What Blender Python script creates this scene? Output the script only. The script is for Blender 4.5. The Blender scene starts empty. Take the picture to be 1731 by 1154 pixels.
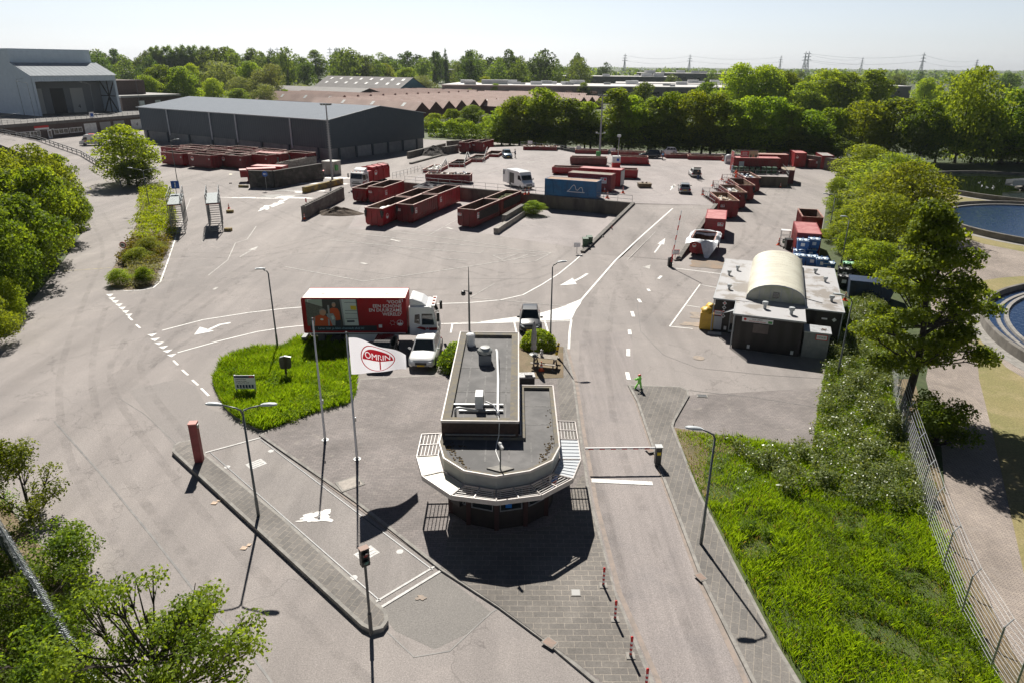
import bpy, bmesh, math, random
import numpy as np
from mathutils import Vector, Matrix, noise
R = math.radians
scn = bpy.context.scene
COL = scn.collection
random.seed(7)

# ------------------------------------------------------------------ camera, sky, sun
CAMH, FPX, PITCH, ROLL, PCX, PCY = 20.0, 1170.0, R(21.76), R(0.45), 865.5, 577.0
cd = bpy.data.cameras.new('camera'); cam = bpy.data.objects.new('camera', cd); COL.objects.link(cam)
cd.sensor_width = 36.0; cd.lens = FPX / 1731.0 * 36.0; cd.clip_start = 0.3; cd.clip_end = 20000
_F = Vector((0, math.cos(PITCH), -math.sin(PITCH)))
_r0 = Vector((1, 0, 0)); _u0 = Vector((0, math.sin(PITCH), math.cos(PITCH)))
_r = _r0 * math.cos(ROLL) + _u0 * math.sin(ROLL); _u = _u0 * math.cos(ROLL) - _r0 * math.sin(ROLL)
mw = Matrix(((_r.x, _u.x, -_F.x, 0), (_r.y, _u.y, -_F.y, 0), (_r.z, _u.z, -_F.z, CAMH), (0, 0, 0, 1)))
cam.matrix_world = mw; scn.camera = cam
SUN_EL, SUN_AZ = R(45), R(-12)          # azimuth from +Y, negative = towards -X
w = bpy.data.worlds.new('World'); scn.world = w; w.use_nodes = True
nt = w.node_tree; bg = nt.nodes['Background']
sky = nt.nodes.new('ShaderNodeTexSky'); sky.sky_type = 'NISHITA'; sky.sun_disc = False
sky.sun_elevation = SUN_EL; sky.sun_rotation = SUN_AZ; sky.air_density = 1.0; sky.dust_density = 0.6; sky.ozone_density = 1.5
tc = nt.nodes.new('ShaderNodeTexCoord'); sx = nt.nodes.new('ShaderNodeSeparateXYZ'); nt.links.new(tc.outputs['Generated'], sx.inputs[0])
cr = nt.nodes.new('ShaderNodeValToRGB'); e = cr.color_ramp.elements; e[0].position = 0.0; e[0].color = (.88, .935, 1.05, 1); e[1].position = 1.0; e[1].color = (.085, .115, .18, 1)
for p_, c_ in ((.09, (.88, .93, 1.03)), (.16, (.28, .34, .44)), (.3, (.16, .205, .29))):
    k_ = e.new(p_); k_.color = (*c_, 1)
hs = nt.nodes.new('ShaderNodeHueSaturation'); hs.inputs['Saturation'].default_value = .38; mu = nt.nodes.new('ShaderNodeMix'); mu.data_type = 'RGBA'; mu.blend_type = 'MULTIPLY'; mu.inputs[0].default_value = 1.0
nt.links.new(sx.outputs[2], cr.inputs[0]); nt.links.new(sky.outputs[0], hs.inputs['Color']); nt.links.new(hs.outputs[0], mu.inputs[6]); nt.links.new(cr.outputs[0], mu.inputs[7])
nt.links.new(mu.outputs[2], bg.inputs[0]); bg.inputs[1].default_value = 0.065
sd = bpy.data.lights.new('sun', 'SUN'); sd.energy = 4.6; sd.angle = R(0.5); sd.color = (1.0, 0.95, 0.87)
so = bpy.data.objects.new('sun', sd); COL.objects.link(so)
sdir = Vector((math.sin(SUN_AZ) * math.cos(SUN_EL), math.cos(SUN_AZ) * math.cos(SUN_EL), math.sin(SUN_EL)))
so.rotation_euler = sdir.to_track_quat('Z', 'Y').to_euler()
so.location = (0, 0, 60)
vs = scn.view_settings; vs.view_transform = 'Standard'; vs.look = 'None'; vs.exposure = 0.74; vs.gamma = 1.0
cy = scn.cycles; cy.max_bounces = 5; cy.diffuse_bounces = 2; cy.glossy_bounces = 2; cy.transmission_bounces = 4; cy.transparent_max_bounces = 6
cy.use_adaptive_sampling = True; cy.adaptive_threshold = 0.02; cy.caustics_reflective = False; cy.caustics_refractive = False
try: cy.use_denoising = True
except Exception: pass

# ------------------------------------------------------------------ survey helpers: photo pixel -> site coordinates
def at(px, py, z=0.0):
    d = _F * FPX + _r * (px - PCX) - _u * (py - PCY)
    t = (z - CAMH) / d.z
    return Vector((d.x * t, d.y * t, z))
PLAT = 1.8
PLATPOLY = [(17.1, 98.8), (-18.0, 115.6)] + [tuple(at(x, y, PLAT)[:2]) for x, y in
            [(714, 293.5), (743, 293.5), (754, 275.5), (757, 283.5), (785, 283.5), (790, 266), (794, 275), (817, 275), (823, 257), (828, 249.5), (880, 247.5), (948, 254), (973, 259), (1095, 263), (1125, 266.5), (1224, 271.5)]] + \
           [(46.5, 153.5), (55.0, 150.0), (49.0, 125.4), (39.3, 126.9), (39.3, 119.9), (35.8, 119.9), (35.8, 112.7), (32.3, 112.7), (32.3, 105.6), (28.8, 105.6), (28.7, 98.0)]
RAMP = [(8.0, 77.6), (17.1, 98.8), (28.7, 98.0), (18.3, 74.5)]
def inpoly(x, y, P):
    c = False; j = len(P) - 1
    for i in range(len(P)):
        xi, yi = P[i]; xj, yj = P[j]
        if (yi > y) != (yj > y) and x < (xj - xi) * (y - yi) / (yj - yi) + xi: c = not c
        j = i
    return c
def rampz(x, y): return PLAT * min(1, max(0, ((x - 8) * .401 + (y - 77.6) * .916 - 1) / 23.0))
def hz(x, y):
    if inpoly(x, y, PLATPOLY): return PLAT
    if inpoly(x, y, RAMP): return rampz(x, y)
    return 0.0
def on(px, py):
    z = 0.0
    for k in range(4): 
        p = at(px, py, z); z2 = hz(p.x, p.y)
        if abs(z2 - z) < 1e-3: break
        z = z2
    p = at(px, py, z); return p
def tall(px, py, ty, z=0.0):
    """height of an upright thing whose foot is at px,py and whose top is on row ty"""
    b = at(px, py, z); lo, hi = 0.0, 90.0
    for _ in range(40):
        m = (lo + hi) / 2; v = Vector((b.x, b.y, z + m - CAMH))
        row = PCY - FPX * v.dot(_u) / v.dot(_F)
        if row > ty: lo = m
        else: hi = m
    return m

# ------------------------------------------------------------------ mesh builder and tagging
class MB:
    def __init__(s): s.v = []; s.f = []; s.m = []
    def add(s, vs, fs, m=0):
        o = len(s.v); s.v += [tuple(p) for p in vs]; s.f += [tuple(i + o for i in f) for f in fs]; s.m += [m] * len(fs); return s
    def box(s, x0, x1, y0, y1, z0, z1, m=0):
        return s.add([(x0,y0,z0),(x1,y0,z0),(x1,y1,z0),(x0,y1,z0),(x0,y0,z1),(x1,y0,z1),(x1,y1,z1),(x0,y1,z1)],
                     [(3,2,1,0),(4,5,6,7),(0,1,5,4),(1,2,6,5),(2,3,7,6),(3,0,4,7)], m)
    def bar(s, a, b, w, h, m=0):
        """a rectangular bar between two points, w wide sideways and h high"""
        a, b = Vector(a), Vector(b); d = (b - a).normalized()
        up = Vector((0,0,1)) if abs(d.z) < .95 else Vector((0,1,0))
        x = d.cross(up).normalized() * (w/2); y = x.cross(d).normalized() * (h/2)
        return s.add([a-x-y, a+x-y, a+x+y, a-x+y, b-x-y, b+x-y, b+x+y, b-x+y], [(0,1,2,3),(7,6,5,4),(0,4,5,1),(1,5,6,2),(2,6,7,3),(3,7,4,0)], m)
    def prism(s, pts, z0, z1, m=0, cap=None):
        n = len(pts); a = sum(pts[i][0]*pts[(i+1)%n][1]-pts[(i+1)%n][0]*pts[i][1] for i in range(n))
        if a < 0: pts = pts[::-1]
        s.add([(p[0],p[1],z0) for p in pts]+[(p[0],p[1],z1) for p in pts], [tuple(range(n))[::-1]]+[(i,(i+1)%n,n+(i+1)%n,n+i) for i in range(n)], m)
        return s.add([(p[0],p[1],z1) for p in pts], [tuple(range(n))], m if cap is None else cap)
    def sheet(s, pts, z, m=0):
        n = len(pts); a = sum(pts[i][0]*pts[(i+1)%n][1]-pts[(i+1)%n][0]*pts[i][1] for i in range(n))
        if a < 0: pts = pts[::-1]
        return s.add([(p[0],p[1],z) for p in pts], [tuple(range(n))], m)
    def ext(s, prof, y0, y1, m=0):
        """profile in x,z extruded along y"""
        n = len(prof); a = sum(prof[i][0]*prof[(i+1)%n][1]-prof[(i+1)%n][0]*prof[i][1] for i in range(n))
        if a < 0: prof = prof[::-1]
        return s.add([(p[0],y0,p[1]) for p in prof]+[(p[0],y1,p[1]) for p in prof],
                     [tuple(range(n)), tuple(range(n,2*n))[::-1]]+[((i+1)%n,i,n+i,n+(i+1)%n) for i in range(n)], m)
    def tube(s, pts, r, n=8, m=0, cap=True):
        pts = [Vector(p) for p in pts]; rs = r if isinstance(r, (list, tuple)) else [r]*len(pts); rings = []
        for i, p in enumerate(pts):
            d = (pts[min(i+1,len(pts)-1)] - pts[max(i-1,0)]).normalized()
            up = Vector((0,0,1)) if abs(d.z) < .9 else Vector((1,0,0))
            x = d.cross(up).normalized(); y = x.cross(d)
            rings.append([p + x*rs[i]*math.cos(2*math.pi*k/n) + y*rs[i]*math.sin(2*math.pi*k/n) for k in range(n)])
        fs = [(i*n+k, i*n+(k+1)%n, (i+1)*n+(k+1)%n, (i+1)*n+k) for i in range(len(pts)-1) for k in range(n)]
        if cap: fs += [tuple(range(n))[::-1], tuple(range((len(pts)-1)*n, len(pts)*n))]
        return s.add([q for g in rings for q in g], fs, m)
    def lathe(s, prof, cx=0, cy=0, n=16, m=0):
        vs = [(cx+r*math.cos(2*math.pi*k/n), cy+r*math.sin(2*math.pi*k/n), z) for r, z in prof for k in range(n)]
        fs = [(i*n+k, i*n+(k+1)%n, (i+1)*n+(k+1)%n, (i+1)*n+k) for i in range(len(prof)-1) for k in range(n)]
        if prof[0][0] > 1e-4: fs.append(tuple(range(n))[::-1])
        if prof[-1][0] > 1e-4: fs.append(tuple(range((len(prof)-1)*n, len(prof)*n)))
        return s.add(vs, fs, m)
    def wheel(s, x, y, z, r, w, m=0, n=20):
        """disc with its axle along y"""
        prof = [(r*.6, -w/2), (r*.94, -w/2), (r, -w*.36), (r, w*.36), (r*.94, w/2), (r*.6, w/2)]
        vs = [(x+q*math.cos(2*math.pi*k/n), y+t, z+q*math.sin(2*math.pi*k/n)) for q, t in prof for k in range(n)]
        fs = [(i*n+(k+1)%n, i*n+k, (i+1)*n+k, (i+1)*n+(k+1)%n) for i in range(5) for k in range(n)] + [tuple(range(n)), tuple(range(5*n, 6*n))[::-1]]
        return s.add(vs, fs, m)
    def blob(s, c, r, m=0, seed=0, n=10, amp=.25):
        """lumpy heap or cushion shape"""
        c = Vector(c); vs = []; N2 = n//2
        for i in range(N2+1):
            for k in range(n):
                a, b = math.pi*i/N2, 2*math.pi*k/n
                d = Vector((math.sin(a)*math.cos(b), math.sin(a)*math.sin(b), math.cos(a)))
                q = 1 + amp*noise.noise(d*1.7 + Vector((seed*3.1, seed, 0)))*2
                vs.append((c.x+d.x*r[0]*q, c.y+d.y*r[1]*q, c.z+d.z*r[2]*q))
        fs = [(i*n+k, (i+1)*n+k, (i+1)*n+(k+1)%n, i*n+(k+1)%n) for i in range(N2) for k in range(n)]
        return s.add(vs, fs, m)
    def build(s, name, mats, parent=None, smooth=False, bevel=0, loc=None, rot=0):
        me = bpy.data.meshes.new(name); me.from_pydata([tuple(p) for p in s.v], [], s.f)
        mats = mats if isinstance(mats, (list, tuple)) else [mats]
        for k in mats: me.materials.append(k)
        me.polygons.foreach_set('material_index', [min(k, len(mats)-1) for k in s.m])
        if smooth: me.polygons.foreach_set('use_smooth', [True]*len(me.polygons))
        me.update()
        o = bpy.data.objects.new(name, me); COL.objects.link(o)
        if parent: o.parent = parent
        if loc is not None: o.location = loc
        if rot: o.rotation_euler.z = rot
        if bevel:
            b = o.modifiers.new('edge', 'BEVEL'); b.width = bevel; b.segments = 2; b.limit_method = 'ANGLE'; b.angle_limit = R(40)
        return o
def tag(o, label=None, cat=None, group=None, kind=None):
    if label: o['label'] = label
    if cat: o['category'] = cat
    if group: o['group'] = group
    if kind: o['kind'] = kind
    return o
def T(name, label, cat, loc=(0,0,0), rot=0, group=None):
    o = bpy.data.objects.new(name, None); COL.objects.link(o); o.empty_display_size = .3
    o.location = loc; o.rotation_euler.z = rot
    return tag(o, label, cat, group)
def struct(o, kind='structure'): o['kind'] = kind; return o
def copy_tree(o, parent=None, first=True):
    c = o.copy(); COL.objects.link(c)
    if parent: c.parent = parent
    for ch in list(o.children): copy_tree(ch, c)
    return c
def dup(o, loc, rot, label, scale=None, group=None):
    c = copy_tree(o); c.location = loc; c.rotation_euler.z = rot; c['label'] = label
    if scale: c.scale = scale
    if group: c['group'] = group
    return c
def text(s, size, mat, parent=None, name='lettering', extrude=.004, align='CENTER', font_w=1.0, bold=0.0):
    cu = bpy.data.curves.new(name, 'FONT'); cu.body = s; cu.size = size; cu.extrude = extrude; cu.align_x = align; cu.align_y = 'CENTER'; cu.resolution_u = 2; cu.offset = bold
    cu.space_line = .92
    t = bpy.data.objects.new('tmp', cu); COL.objects.link(t)
    bpy.context.view_layer.update()
    me = bpy.data.meshes.new_from_object(t.evaluated_get(bpy.context.evaluated_depsgraph_get()))
    bpy.data.objects.remove(t); me.materials.clear(); me.materials.append(mat)
    o = bpy.data.objects.new(name, me); COL.objects.link(o)
    if parent: o.parent = parent
    return o
def facing(o, loc, ax, up=(0,0,1)):
    """stand flat artwork (x right, y up) upright: ax = its right-hand direction"""
    x = Vector(ax).normalized(); y = Vector(up).normalized(); z = x.cross(y)
    m = Matrix(((x.x,y.x,z.x,loc[0]),(x.y,y.y,z.y,loc[1]),(x.z,y.z,z.z,loc[2]),(0,0,0,1)))
    o.matrix_local = m; return o

# ------------------------------------------------------------------ materials
def newmat(name):
    m = bpy.data.materials.new(name); m.use_nodes = True
    t = m.node_tree; b = t.nodes['Principled BSDF']; return m, t, b
def nd(t, typ, **kw):
    n = t.nodes.new(typ)
    for k, v in kw.items():
        if k[0] == 'i' and k[1:].isdigit(): n.inputs[int(k[1:])].default_value = v
        else: setattr(n, k, v)
    return n
def coords(t, space='Object', scale=None):
    c = nd(t, 'ShaderNodeTexCoord'); out = c.outputs[space]
    if scale:
        mp = nd(t, 'ShaderNodeMapping'); mp.inputs['Scale'].default_value = scale; t.links.new(out, mp.inputs[0]); out = mp.outputs[0]
    return out
def nz(t, vec, scale, detail=4, rough=.6, dist=0.0):
    n = nd(t, 'ShaderNodeTexNoise'); n.inputs['Scale'].default_value = scale; n.inputs['Detail'].default_value = detail
    n.inputs['Roughness'].default_value = rough; n.inputs['Distortion'].default_value = dist
    if vec is not None: t.links.new(vec, n.inputs['Vector'])
    return n.outputs['Fac']
def ramp(t, fac, stops):
    n = nd(t, 'ShaderNodeValToRGB'); e = n.color_ramp.elements
    while len(e) > 1: e.remove(e[-1])
    for i, (p, c) in enumerate(stops):
        k = e[0] if i == 0 else e.new(p)
        k.position = p; k.color = (c, c, c, 1) if isinstance(c, (int, float)) else (*c, 1)
    t.links.new(fac, n.inputs[0]); return n.outputs[0]
def mix(t, fac, a, b, mode='MIX'):
    n = nd(t, 'ShaderNodeMix', data_type='RGBA', blend_type=mode)
    for sock, v in ((n.inputs[0], fac), (n.inputs[6], a), (n.inputs[7], b)):
        if isinstance(v, bpy.types.NodeSocket): t.links.new(v, sock)
        elif isinstance(v, (int, float)): sock.default_value = v
        else: sock.default_value = (*v, 1)
    return n.outputs[2]
def bumpn(t, b, h, strength=.3, dist=.02):
    n = nd(t, 'ShaderNodeBump'); n.inputs['Strength'].default_value = strength; n.inputs['Distance'].default_value = dist
    t.links.new(h, n.inputs['Height']); t.links.new(n.outputs[0], b.inputs['Normal']); return n
_mc = {}
def M(name, col, rough=.7, col2=None, scale=3.0, metal=0.0, bump=0.0, spec=.5, lo=.4, hi=.62, stretch=None, bscale=None, rnd=0.0, coat=0.0):
    """paint / plain surface with a worn second colour in noise patches"""
    if name in _mc: return _mc[name]
    m, t, b = newmat(name); b.inputs['Roughness'].default_value = rough; b.inputs['Metallic'].default_value = metal
    b.inputs['Specular IOR Level'].default_value = spec; b.inputs['Base Color'].default_value = (*col, 1); b.inputs['Coat Weight'].default_value = coat
    out = None; v = coords(t, 'Object', stretch)
    if col2:
        f = ramp(t, nz(t, v, scale, 6, .65, .3), [(lo, 0), (hi, 1)]); out = mix(t, f, col, col2)
    if rnd:
        oi = nd(t, 'ShaderNodeObjectInfo'); h = nd(t, 'ShaderNodeHueSaturation')
        mr = nd(t, 'ShaderNodeMapRange'); mr.inputs[3].default_value = 1 - rnd; mr.inputs[4].default_value = 1 + rnd
        t.links.new(oi.outputs['Random'], mr.inputs[0]); t.links.new(mr.outputs[0], h.inputs['Value'])
        if out is not None: t.links.new(out, h.inputs['Color'])
        else: h.inputs['Color'].default_value = (*col, 1)
        out = h.outputs[0]
    if out is not None: t.links.new(out, b.inputs['Base Color'])
    if bump: bumpn(t, b, nz(t, v, bscale or scale*6, 5, .7), bump, .03)
    _mc[name] = m; return m
def ribbed(name, col, col2=None, period=.3, axis='X', strength=.8, rough=.5, metal=0.0, noise_scale=.6, spec=.5, rnd=0.0):
    """profiled sheet: ribs across the given axis"""
    m, t, b = newmat(name); v = coords(t)
    wv = nd(t, 'ShaderNodeTexWave', wave_type='BANDS', bands_direction=axis, wave_profile='SIN'); wv.inputs['Scale'].default_value = 2*math.pi/period/20; wv.inputs['Distortion'].default_value = 0
    t.links.new(v, wv.inputs['Vector'])
    c = mix(t, ramp(t, nz(t, v, noise_scale, 6, .65), [(.38, 0), (.65, 1)]), col, col2 or tuple(k*.85 for k in col))
    if rnd:
        oi = nd(t, 'ShaderNodeObjectInfo'); h = nd(t, 'ShaderNodeHueSaturation'); mr = nd(t, 'ShaderNodeMapRange'); mr.inputs[3].default_value = 1-rnd; mr.inputs[4].default_value = 1+rnd
        t.links.new(oi.outputs['Random'], mr.inputs[0]); t.links.new(mr.outputs[0], h.inputs['Value']); t.links.new(c, h.inputs['Color']); c = h.outputs[0]
    t.links.new(c, b.inputs['Base Color']); b.inputs['Roughness'].default_value = rough; b.inputs['Metallic'].default_value = metal; b.inputs['Specular IOR Level'].default_value = spec
    bumpn(t, b, wv.outputs['Fac'], strength, period*.12); return m
def ground_mat(name, c1, c2, c3, big=.05, crack=True, fine=18, rough=.85, stain=(.5, .72), streak=None):
    m, t, b = newmat(name); v = coords(t)
    a = nz(t, v, big, 6, .6, .6); f = nz(t, v, fine, 3, .8); mid = nz(t, v, .55, 5, .65, .4)
    c = mix(t, ramp(t, a, [(.36, 0), (.64, 1)]), c1, c2)
    c = mix(t, ramp(t, mid, [(stain[0], 0), (stain[1], .75)]), c, c3)
    sp = ramp(t, f, [(.25, .62), (.5, 1.0), (.75, 1.45)]); c = mix(t, 1.0, c, sp, 'MULTIPLY')
    if streak:
        s = nz(t, coords(t, 'Object', streak), 1.0, 5, .6, .2); c = mix(t, 1.0, c, ramp(t, s, [(.3, .78), (.55, 1.0), (.75, 1.12)]), 'MULTIPLY')
    if crack:
        vo = nd(t, 'ShaderNodeTexVoronoi', feature='DISTANCE_TO_EDGE'); vo.inputs['Scale'].default_value = .1
        dn = nd(t, 'ShaderNodeTexNoise'); dn.inputs['Scale'].default_value = .5; dn.inputs['Detail'].default_value = 5; t.links.new(v, dn.inputs['Vector'])
        ad = nd(t, 'ShaderNodeVectorMath', operation='MULTIPLY_ADD'); ad.inputs[1].default_value = (5, 5, 5); t.links.new(dn.outputs['Color'], ad.inputs[0]); t.links.new(v, ad.inputs[2]); t.links.new(ad.outputs[0], vo.inputs['Vector'])
        ck = ramp(t, vo.outputs['Distance'], [(0.0, .72), (.0055, 1.0)]); c = mix(t, 1.0, c, ck, 'MULTIPLY')
    t.links.new(c, b.inputs['Base Color']); b.inputs['Roughness'].default_value = rough; b.inputs['Specular IOR Level'].default_value = .3
    bumpn(t, b, f, .25, .01); return m
def pavers(name, c1, c2, mortar, bw=.3, bh=.15, rot=0.0, dirt=None, msize=.012, light=None):
    m, t, b = newmat(name); v = coords(t); mp = nd(t, 'ShaderNodeMapping'); mp.inputs['Rotation'].default_value = (0, 0, rot); t.links.new(v, mp.inputs[0])
    br = nd(t, 'ShaderNodeTexBrick'); br.inputs['Scale'].default_value = 1.0; br.inputs['Brick Width'].default_value = bw; br.inputs['Row Height'].default_value = bh
    br.inputs['Mortar Size'].default_value = msize; br.inputs['Mortar Smooth'].default_value = .3; br.inputs['Color1'].default_value = (*c1, 1); br.inputs['Color2'].default_value = (*c2, 1); br.inputs['Mortar'].default_value = (*mortar, 1)
    t.links.new(mp.outputs[0], br.inputs['Vector'])
    a = nz(t, v, .25, 6, .65, .5); c = mix(t, 1.0, br.outputs['Color'], ramp(t, a, [(.3, .72), (.5, 1.0), (.7, 1.25)]), 'MULTIPLY')
    c = mix(t, 1.0, c, ramp(t, nz(t, v, 14, 3, .8), [(.25, .75), (.75, 1.25)]), 'MULTIPLY')
    if light: c = mix(t, ramp(t, nz(t, v, .9, 5, .7, .3), [(.6, 0), (.7, .55)]), c, light)
    if dirt: c = mix(t, ramp(t, nz(t, v, .6, 5, .7), [(.55, 0), (.72, .7)]), c, dirt)
    t.links.new(c, b.inputs['Base Color']); b.inputs['Roughness'].default_value = .85; b.inputs['Specular IOR Level'].default_value = .3
    bumpn(t, b, br.outputs['Fac'], -.4, .015); return m
def leafmat(name, dark, light, trans=.45, rough=.5, spec=.35):
    m, t, b = newmat(name); at_ = nd(t, 'ShaderNodeAttribute'); at_.attribute_name = 'v'
    oi = nd(t, 'ShaderNodeObjectInfo'); h = nd(t, 'ShaderNodeHueSaturation')
    mr = nd(t, 'ShaderNodeMapRange'); mr.inputs[3].default_value = .78; mr.inputs[4].default_value = 1.22; t.links.new(oi.outputs['Random'], mr.inputs[0]); t.links.new(mr.outputs[0], h.inputs['Value'])
    m2 = nd(t, 'ShaderNodeMath', operation='MULTIPLY_ADD'); m2.inputs[1].default_value = .02; m2.inputs[2].default_value = .496; t.links.new(oi.outputs['Random'], m2.inputs[0]); t.links.new(m2.outputs[0], h.inputs['Hue'])
    t.links.new(mix(t, at_.outputs['Fac'], dark, light), h.inputs['Color']); c = h.outputs[0]
    t.links.new(c, b.inputs['Base Color']); b.inputs['Roughness'].default_value = .65; b.inputs['Specular IOR Level'].default_value = .18
    tr = nd(t, 'ShaderNodeBsdfTranslucent'); t.links.new(mix(t, 1.0, c, (1.6, 1.45, .5), 'MULTIPLY'), tr.inputs[0])
    ms = nd(t, 'ShaderNodeMixShader'); ms.inputs[0].default_value = trans
    t.links.new(b.outputs[0], ms.inputs[1]); t.links.new(tr.outputs[0], ms.inputs[2]); t.links.new(ms.outputs[0], t.nodes['Material Output'].inputs['Surface']); return m
def glassy(name, col, rough=.05, spec=.8):
    m, t, b = newmat(name); b.inputs['Base Color'].default_value = (*col, 1); b.inputs['Roughness'].default_value = rough; b.inputs['Specular IOR Level'].default_value = spec; return m

ASPH = ground_mat('asphalt', (0.294, 0.266, 0.251), (0.246, 0.225, 0.215), (0.320, 0.288, 0.271), streak=(.35, .04, 1))
ASPH2 = ground_mat('worn_lane_asphalt', (0.297, 0.266, 0.254), (0.256, 0.231, 0.223), (0.227, 0.208, 0.205), crack=False, streak=(1.6, .05, 1))
ASPHD = ground_mat('dark_asphalt_patch', (0.254, 0.232, 0.220), (0.227, 0.210, 0.201), (0.270, 0.246, 0.233), crack=False)
CONC_D = ground_mat('weighbridge_concrete', (0.275, 0.252, 0.238), (0.235, 0.217, 0.208), (0.301, 0.275, 0.257), crack=False, streak=(.6, .12, 1))
PLATM = ground_mat('platform_concrete', (0.335, 0.301, 0.292), (0.286, 0.262, 0.257), (0.356, 0.321, 0.309), streak=(.2, .08, 1))
PAVE = pavers('grey_pavers', (.19, .175, .158), (.155, .144, .133), (.31, .275, .235), .6, .3, R(0), light=(.26, .24, .215))
PAVE2 = pavers('small_grey_pavers', (0.239, 0.213, 0.202), (0.193, 0.175, 0.168), (0.139, 0.123, 0.120), .3, .15, R(0), light=(.33, .3, .265))
PAVE3 = pavers('sidewalk_pavers', (.19, .176, .162), (.15, .141, .132), (.27, .24, .205), .6, .3, R(-70), light=(.25, .23, .205))
BRICKROAD = pavers('clinker_road', (.33, .28, .24), (.265, .225, .2), (.15, .13, .115), .22, .11, R(60), light=(.32, .28, .25))
KERB = M('kerb_concrete', (.3, .285, .26), .85, (.2, .19, .175), 2.5, bump=.2)
KERBR = M('kerb_strip_rosy', (.3, .245, .21), .85, (.22, .19, .17), 2.5, bump=.2)
SOIL = ground_mat('dry_soil', (.16, .115, .07), (.21, .165, .1), (.09, .085, .04), big=.3, crack=False)
LAWN = ground_mat('dry_lawn', (.27, .22, .105), (.19, .18, .07), (.31, .255, .14), big=.12, crack=False, fine=9)
VERGE = ground_mat('verge_ground', (.05, .075, .018), (.075, .1, .022), (.09, .085, .035), big=.3, crack=False, fine=9)
FIELD = ground_mat('far_fields', (.05, .07, .025), (.07, .09, .03), (.09, .09, .05), big=.01, crack=False, fine=2)
WHITE = M('road_paint', (.78, .77, .74), .7, (.3, .285, .265), 5, lo=.52, hi=.75)
WHITEF = M('faded_road_paint', (.52, .5, .47), .75, (.23, .215, .2), 3, lo=.42, hi=.66)
YELP = M('faded_yellow_paint', (.5, .42, .2), .75, (.24, .22, .19), 3)
SALT = M('white_spill', (.82, .8, .77), .8, (.35, .32, .3), 2.5, lo=.5, hi=.7)
TAR = M('tar_joint', (.1, .096, .093), .6, (.17, .16, .15), 1.5)
REDC = M('container_red', (.235, .012, .016), .5, (.13, .02, .016), 1.1, lo=.42, hi=.7, bump=.12, rnd=.3, bscale=3)
REDB = M('container_bright_red', (.36, .014, .022), .45, (.24, .02, .02), 1.0, rnd=.1, bump=.1, bscale=3)
REDT = M('container_sunbleached_top', (.5, .2, .19), .6, (.38, .1, .1), .9, rnd=.15)
RUST = M('rusty_inner_wall', (.095, .05, .035), .85, (.17, .105, .07), 1.4, bump=.3)
RIM = M('worn_steel_rim', (.4, .26, .2), .55, (.25, .06, .05), 1.6)
DIRTFILL = M('dark_scrap', (.075, .06, .045), .95, (.15, .12, .09), 3, bump=.8)
GREENW = M('garden_waste', (.13, .115, .05), .95, (.06, .09, .025), 3, bump=.9)
STEEL = M('galvanised_steel', (.42, .43, .43), .45, (.33, .34, .34), 4, metal=.55)
DSTEEL = M('dark_steel', (.07, .075, .08), .5, (.1, .1, .1), 4, metal=.4)
LAMPM = M('lamp_pole_paint', (.11, .125, .13), .45, (.16, .17, .17), 3, metal=.3)
LAMPH = M('lamp_head_grey', (.5, .53, .55), .4)
BLACKP = M('black_plastic', (.018, .018, .02), .45)
RUBBER = M('rubber', (.022, .022, .022), .85)
WHITEP = M('white_paint', (.8, .8, .79), .3, coat=.4)
WHITEB = M('white_sheet', (.74, .745, .74), .5, (.6, .6, .58), 1.5)
SILVER = M('silver_paint', (.42, .44, .46), .3, metal=.5, coat=.5)
GREYP = M('grey_paint', (.05,.053,.06), .35, coat=.3)
BLUEP = M('slate_blue_paint', (.16, .22, .28), .3, metal=.4, coat=.5)
BLACKC = M('black_car_paint', (.015, .017, .02), .2, coat=.6)
GLASS = glassy('dark_glass', (.014, .02, .022), .04, .9)
RIMM = M('alloy_rim', (.35, .36, .37), .35, metal=.7)
PLATEY = M('yellow_plate', (.75, .5, .04), .5)
LAMPW = M('headlamp', (.7, .72, .74), .12)
LAMPR = M('tail_lamp', (.45, .01, .012), .2)
REDPAINT = M('signal_red', (.6, .02, .02), .45)
ORANGE = M('cone_orange', (.8, .1, .02), .5)
WHITES = M('reflective_white', (.82, .82, .82), .4)
BLUES = M('sign_blue', (.02, .1, .42), .4)
YELS = M('sign_yellow', (.75, .55, .03), .5)
GRNS = M('box_green', (.06, .3, .07), .5)
BLOCK = M('concrete_block', (.105, .098, .088), .9, (.2, .185, .165), .9, bump=.4, lo=.42, hi=.68)
BLOCKD = M('sooty_block', (.05,.047,.042), .9, (.12,.11,.098), .9, bump=.4, lo=.45, hi=.7)
BLOCKT = M('block_top', (.36, .34, .3), .9, (.22, .2, .18), 2, bump=.4)
BLOCKY = M('yellow_lichened_block', (.35, .25, .06), .9, (.13, .115, .08), 1.1, lo=.38, hi=.6, bump=.3)
WALLC = M('stained_retaining_wall', (.17, .145, .115), .9, (.08, .072, .062), .5, stretch=(1, 1, .35), bump=.3)
COPE = M('wall_coping', (.105, .1, .092), .9, (.2, .185, .165), 1.6, bump=.3)
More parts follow.
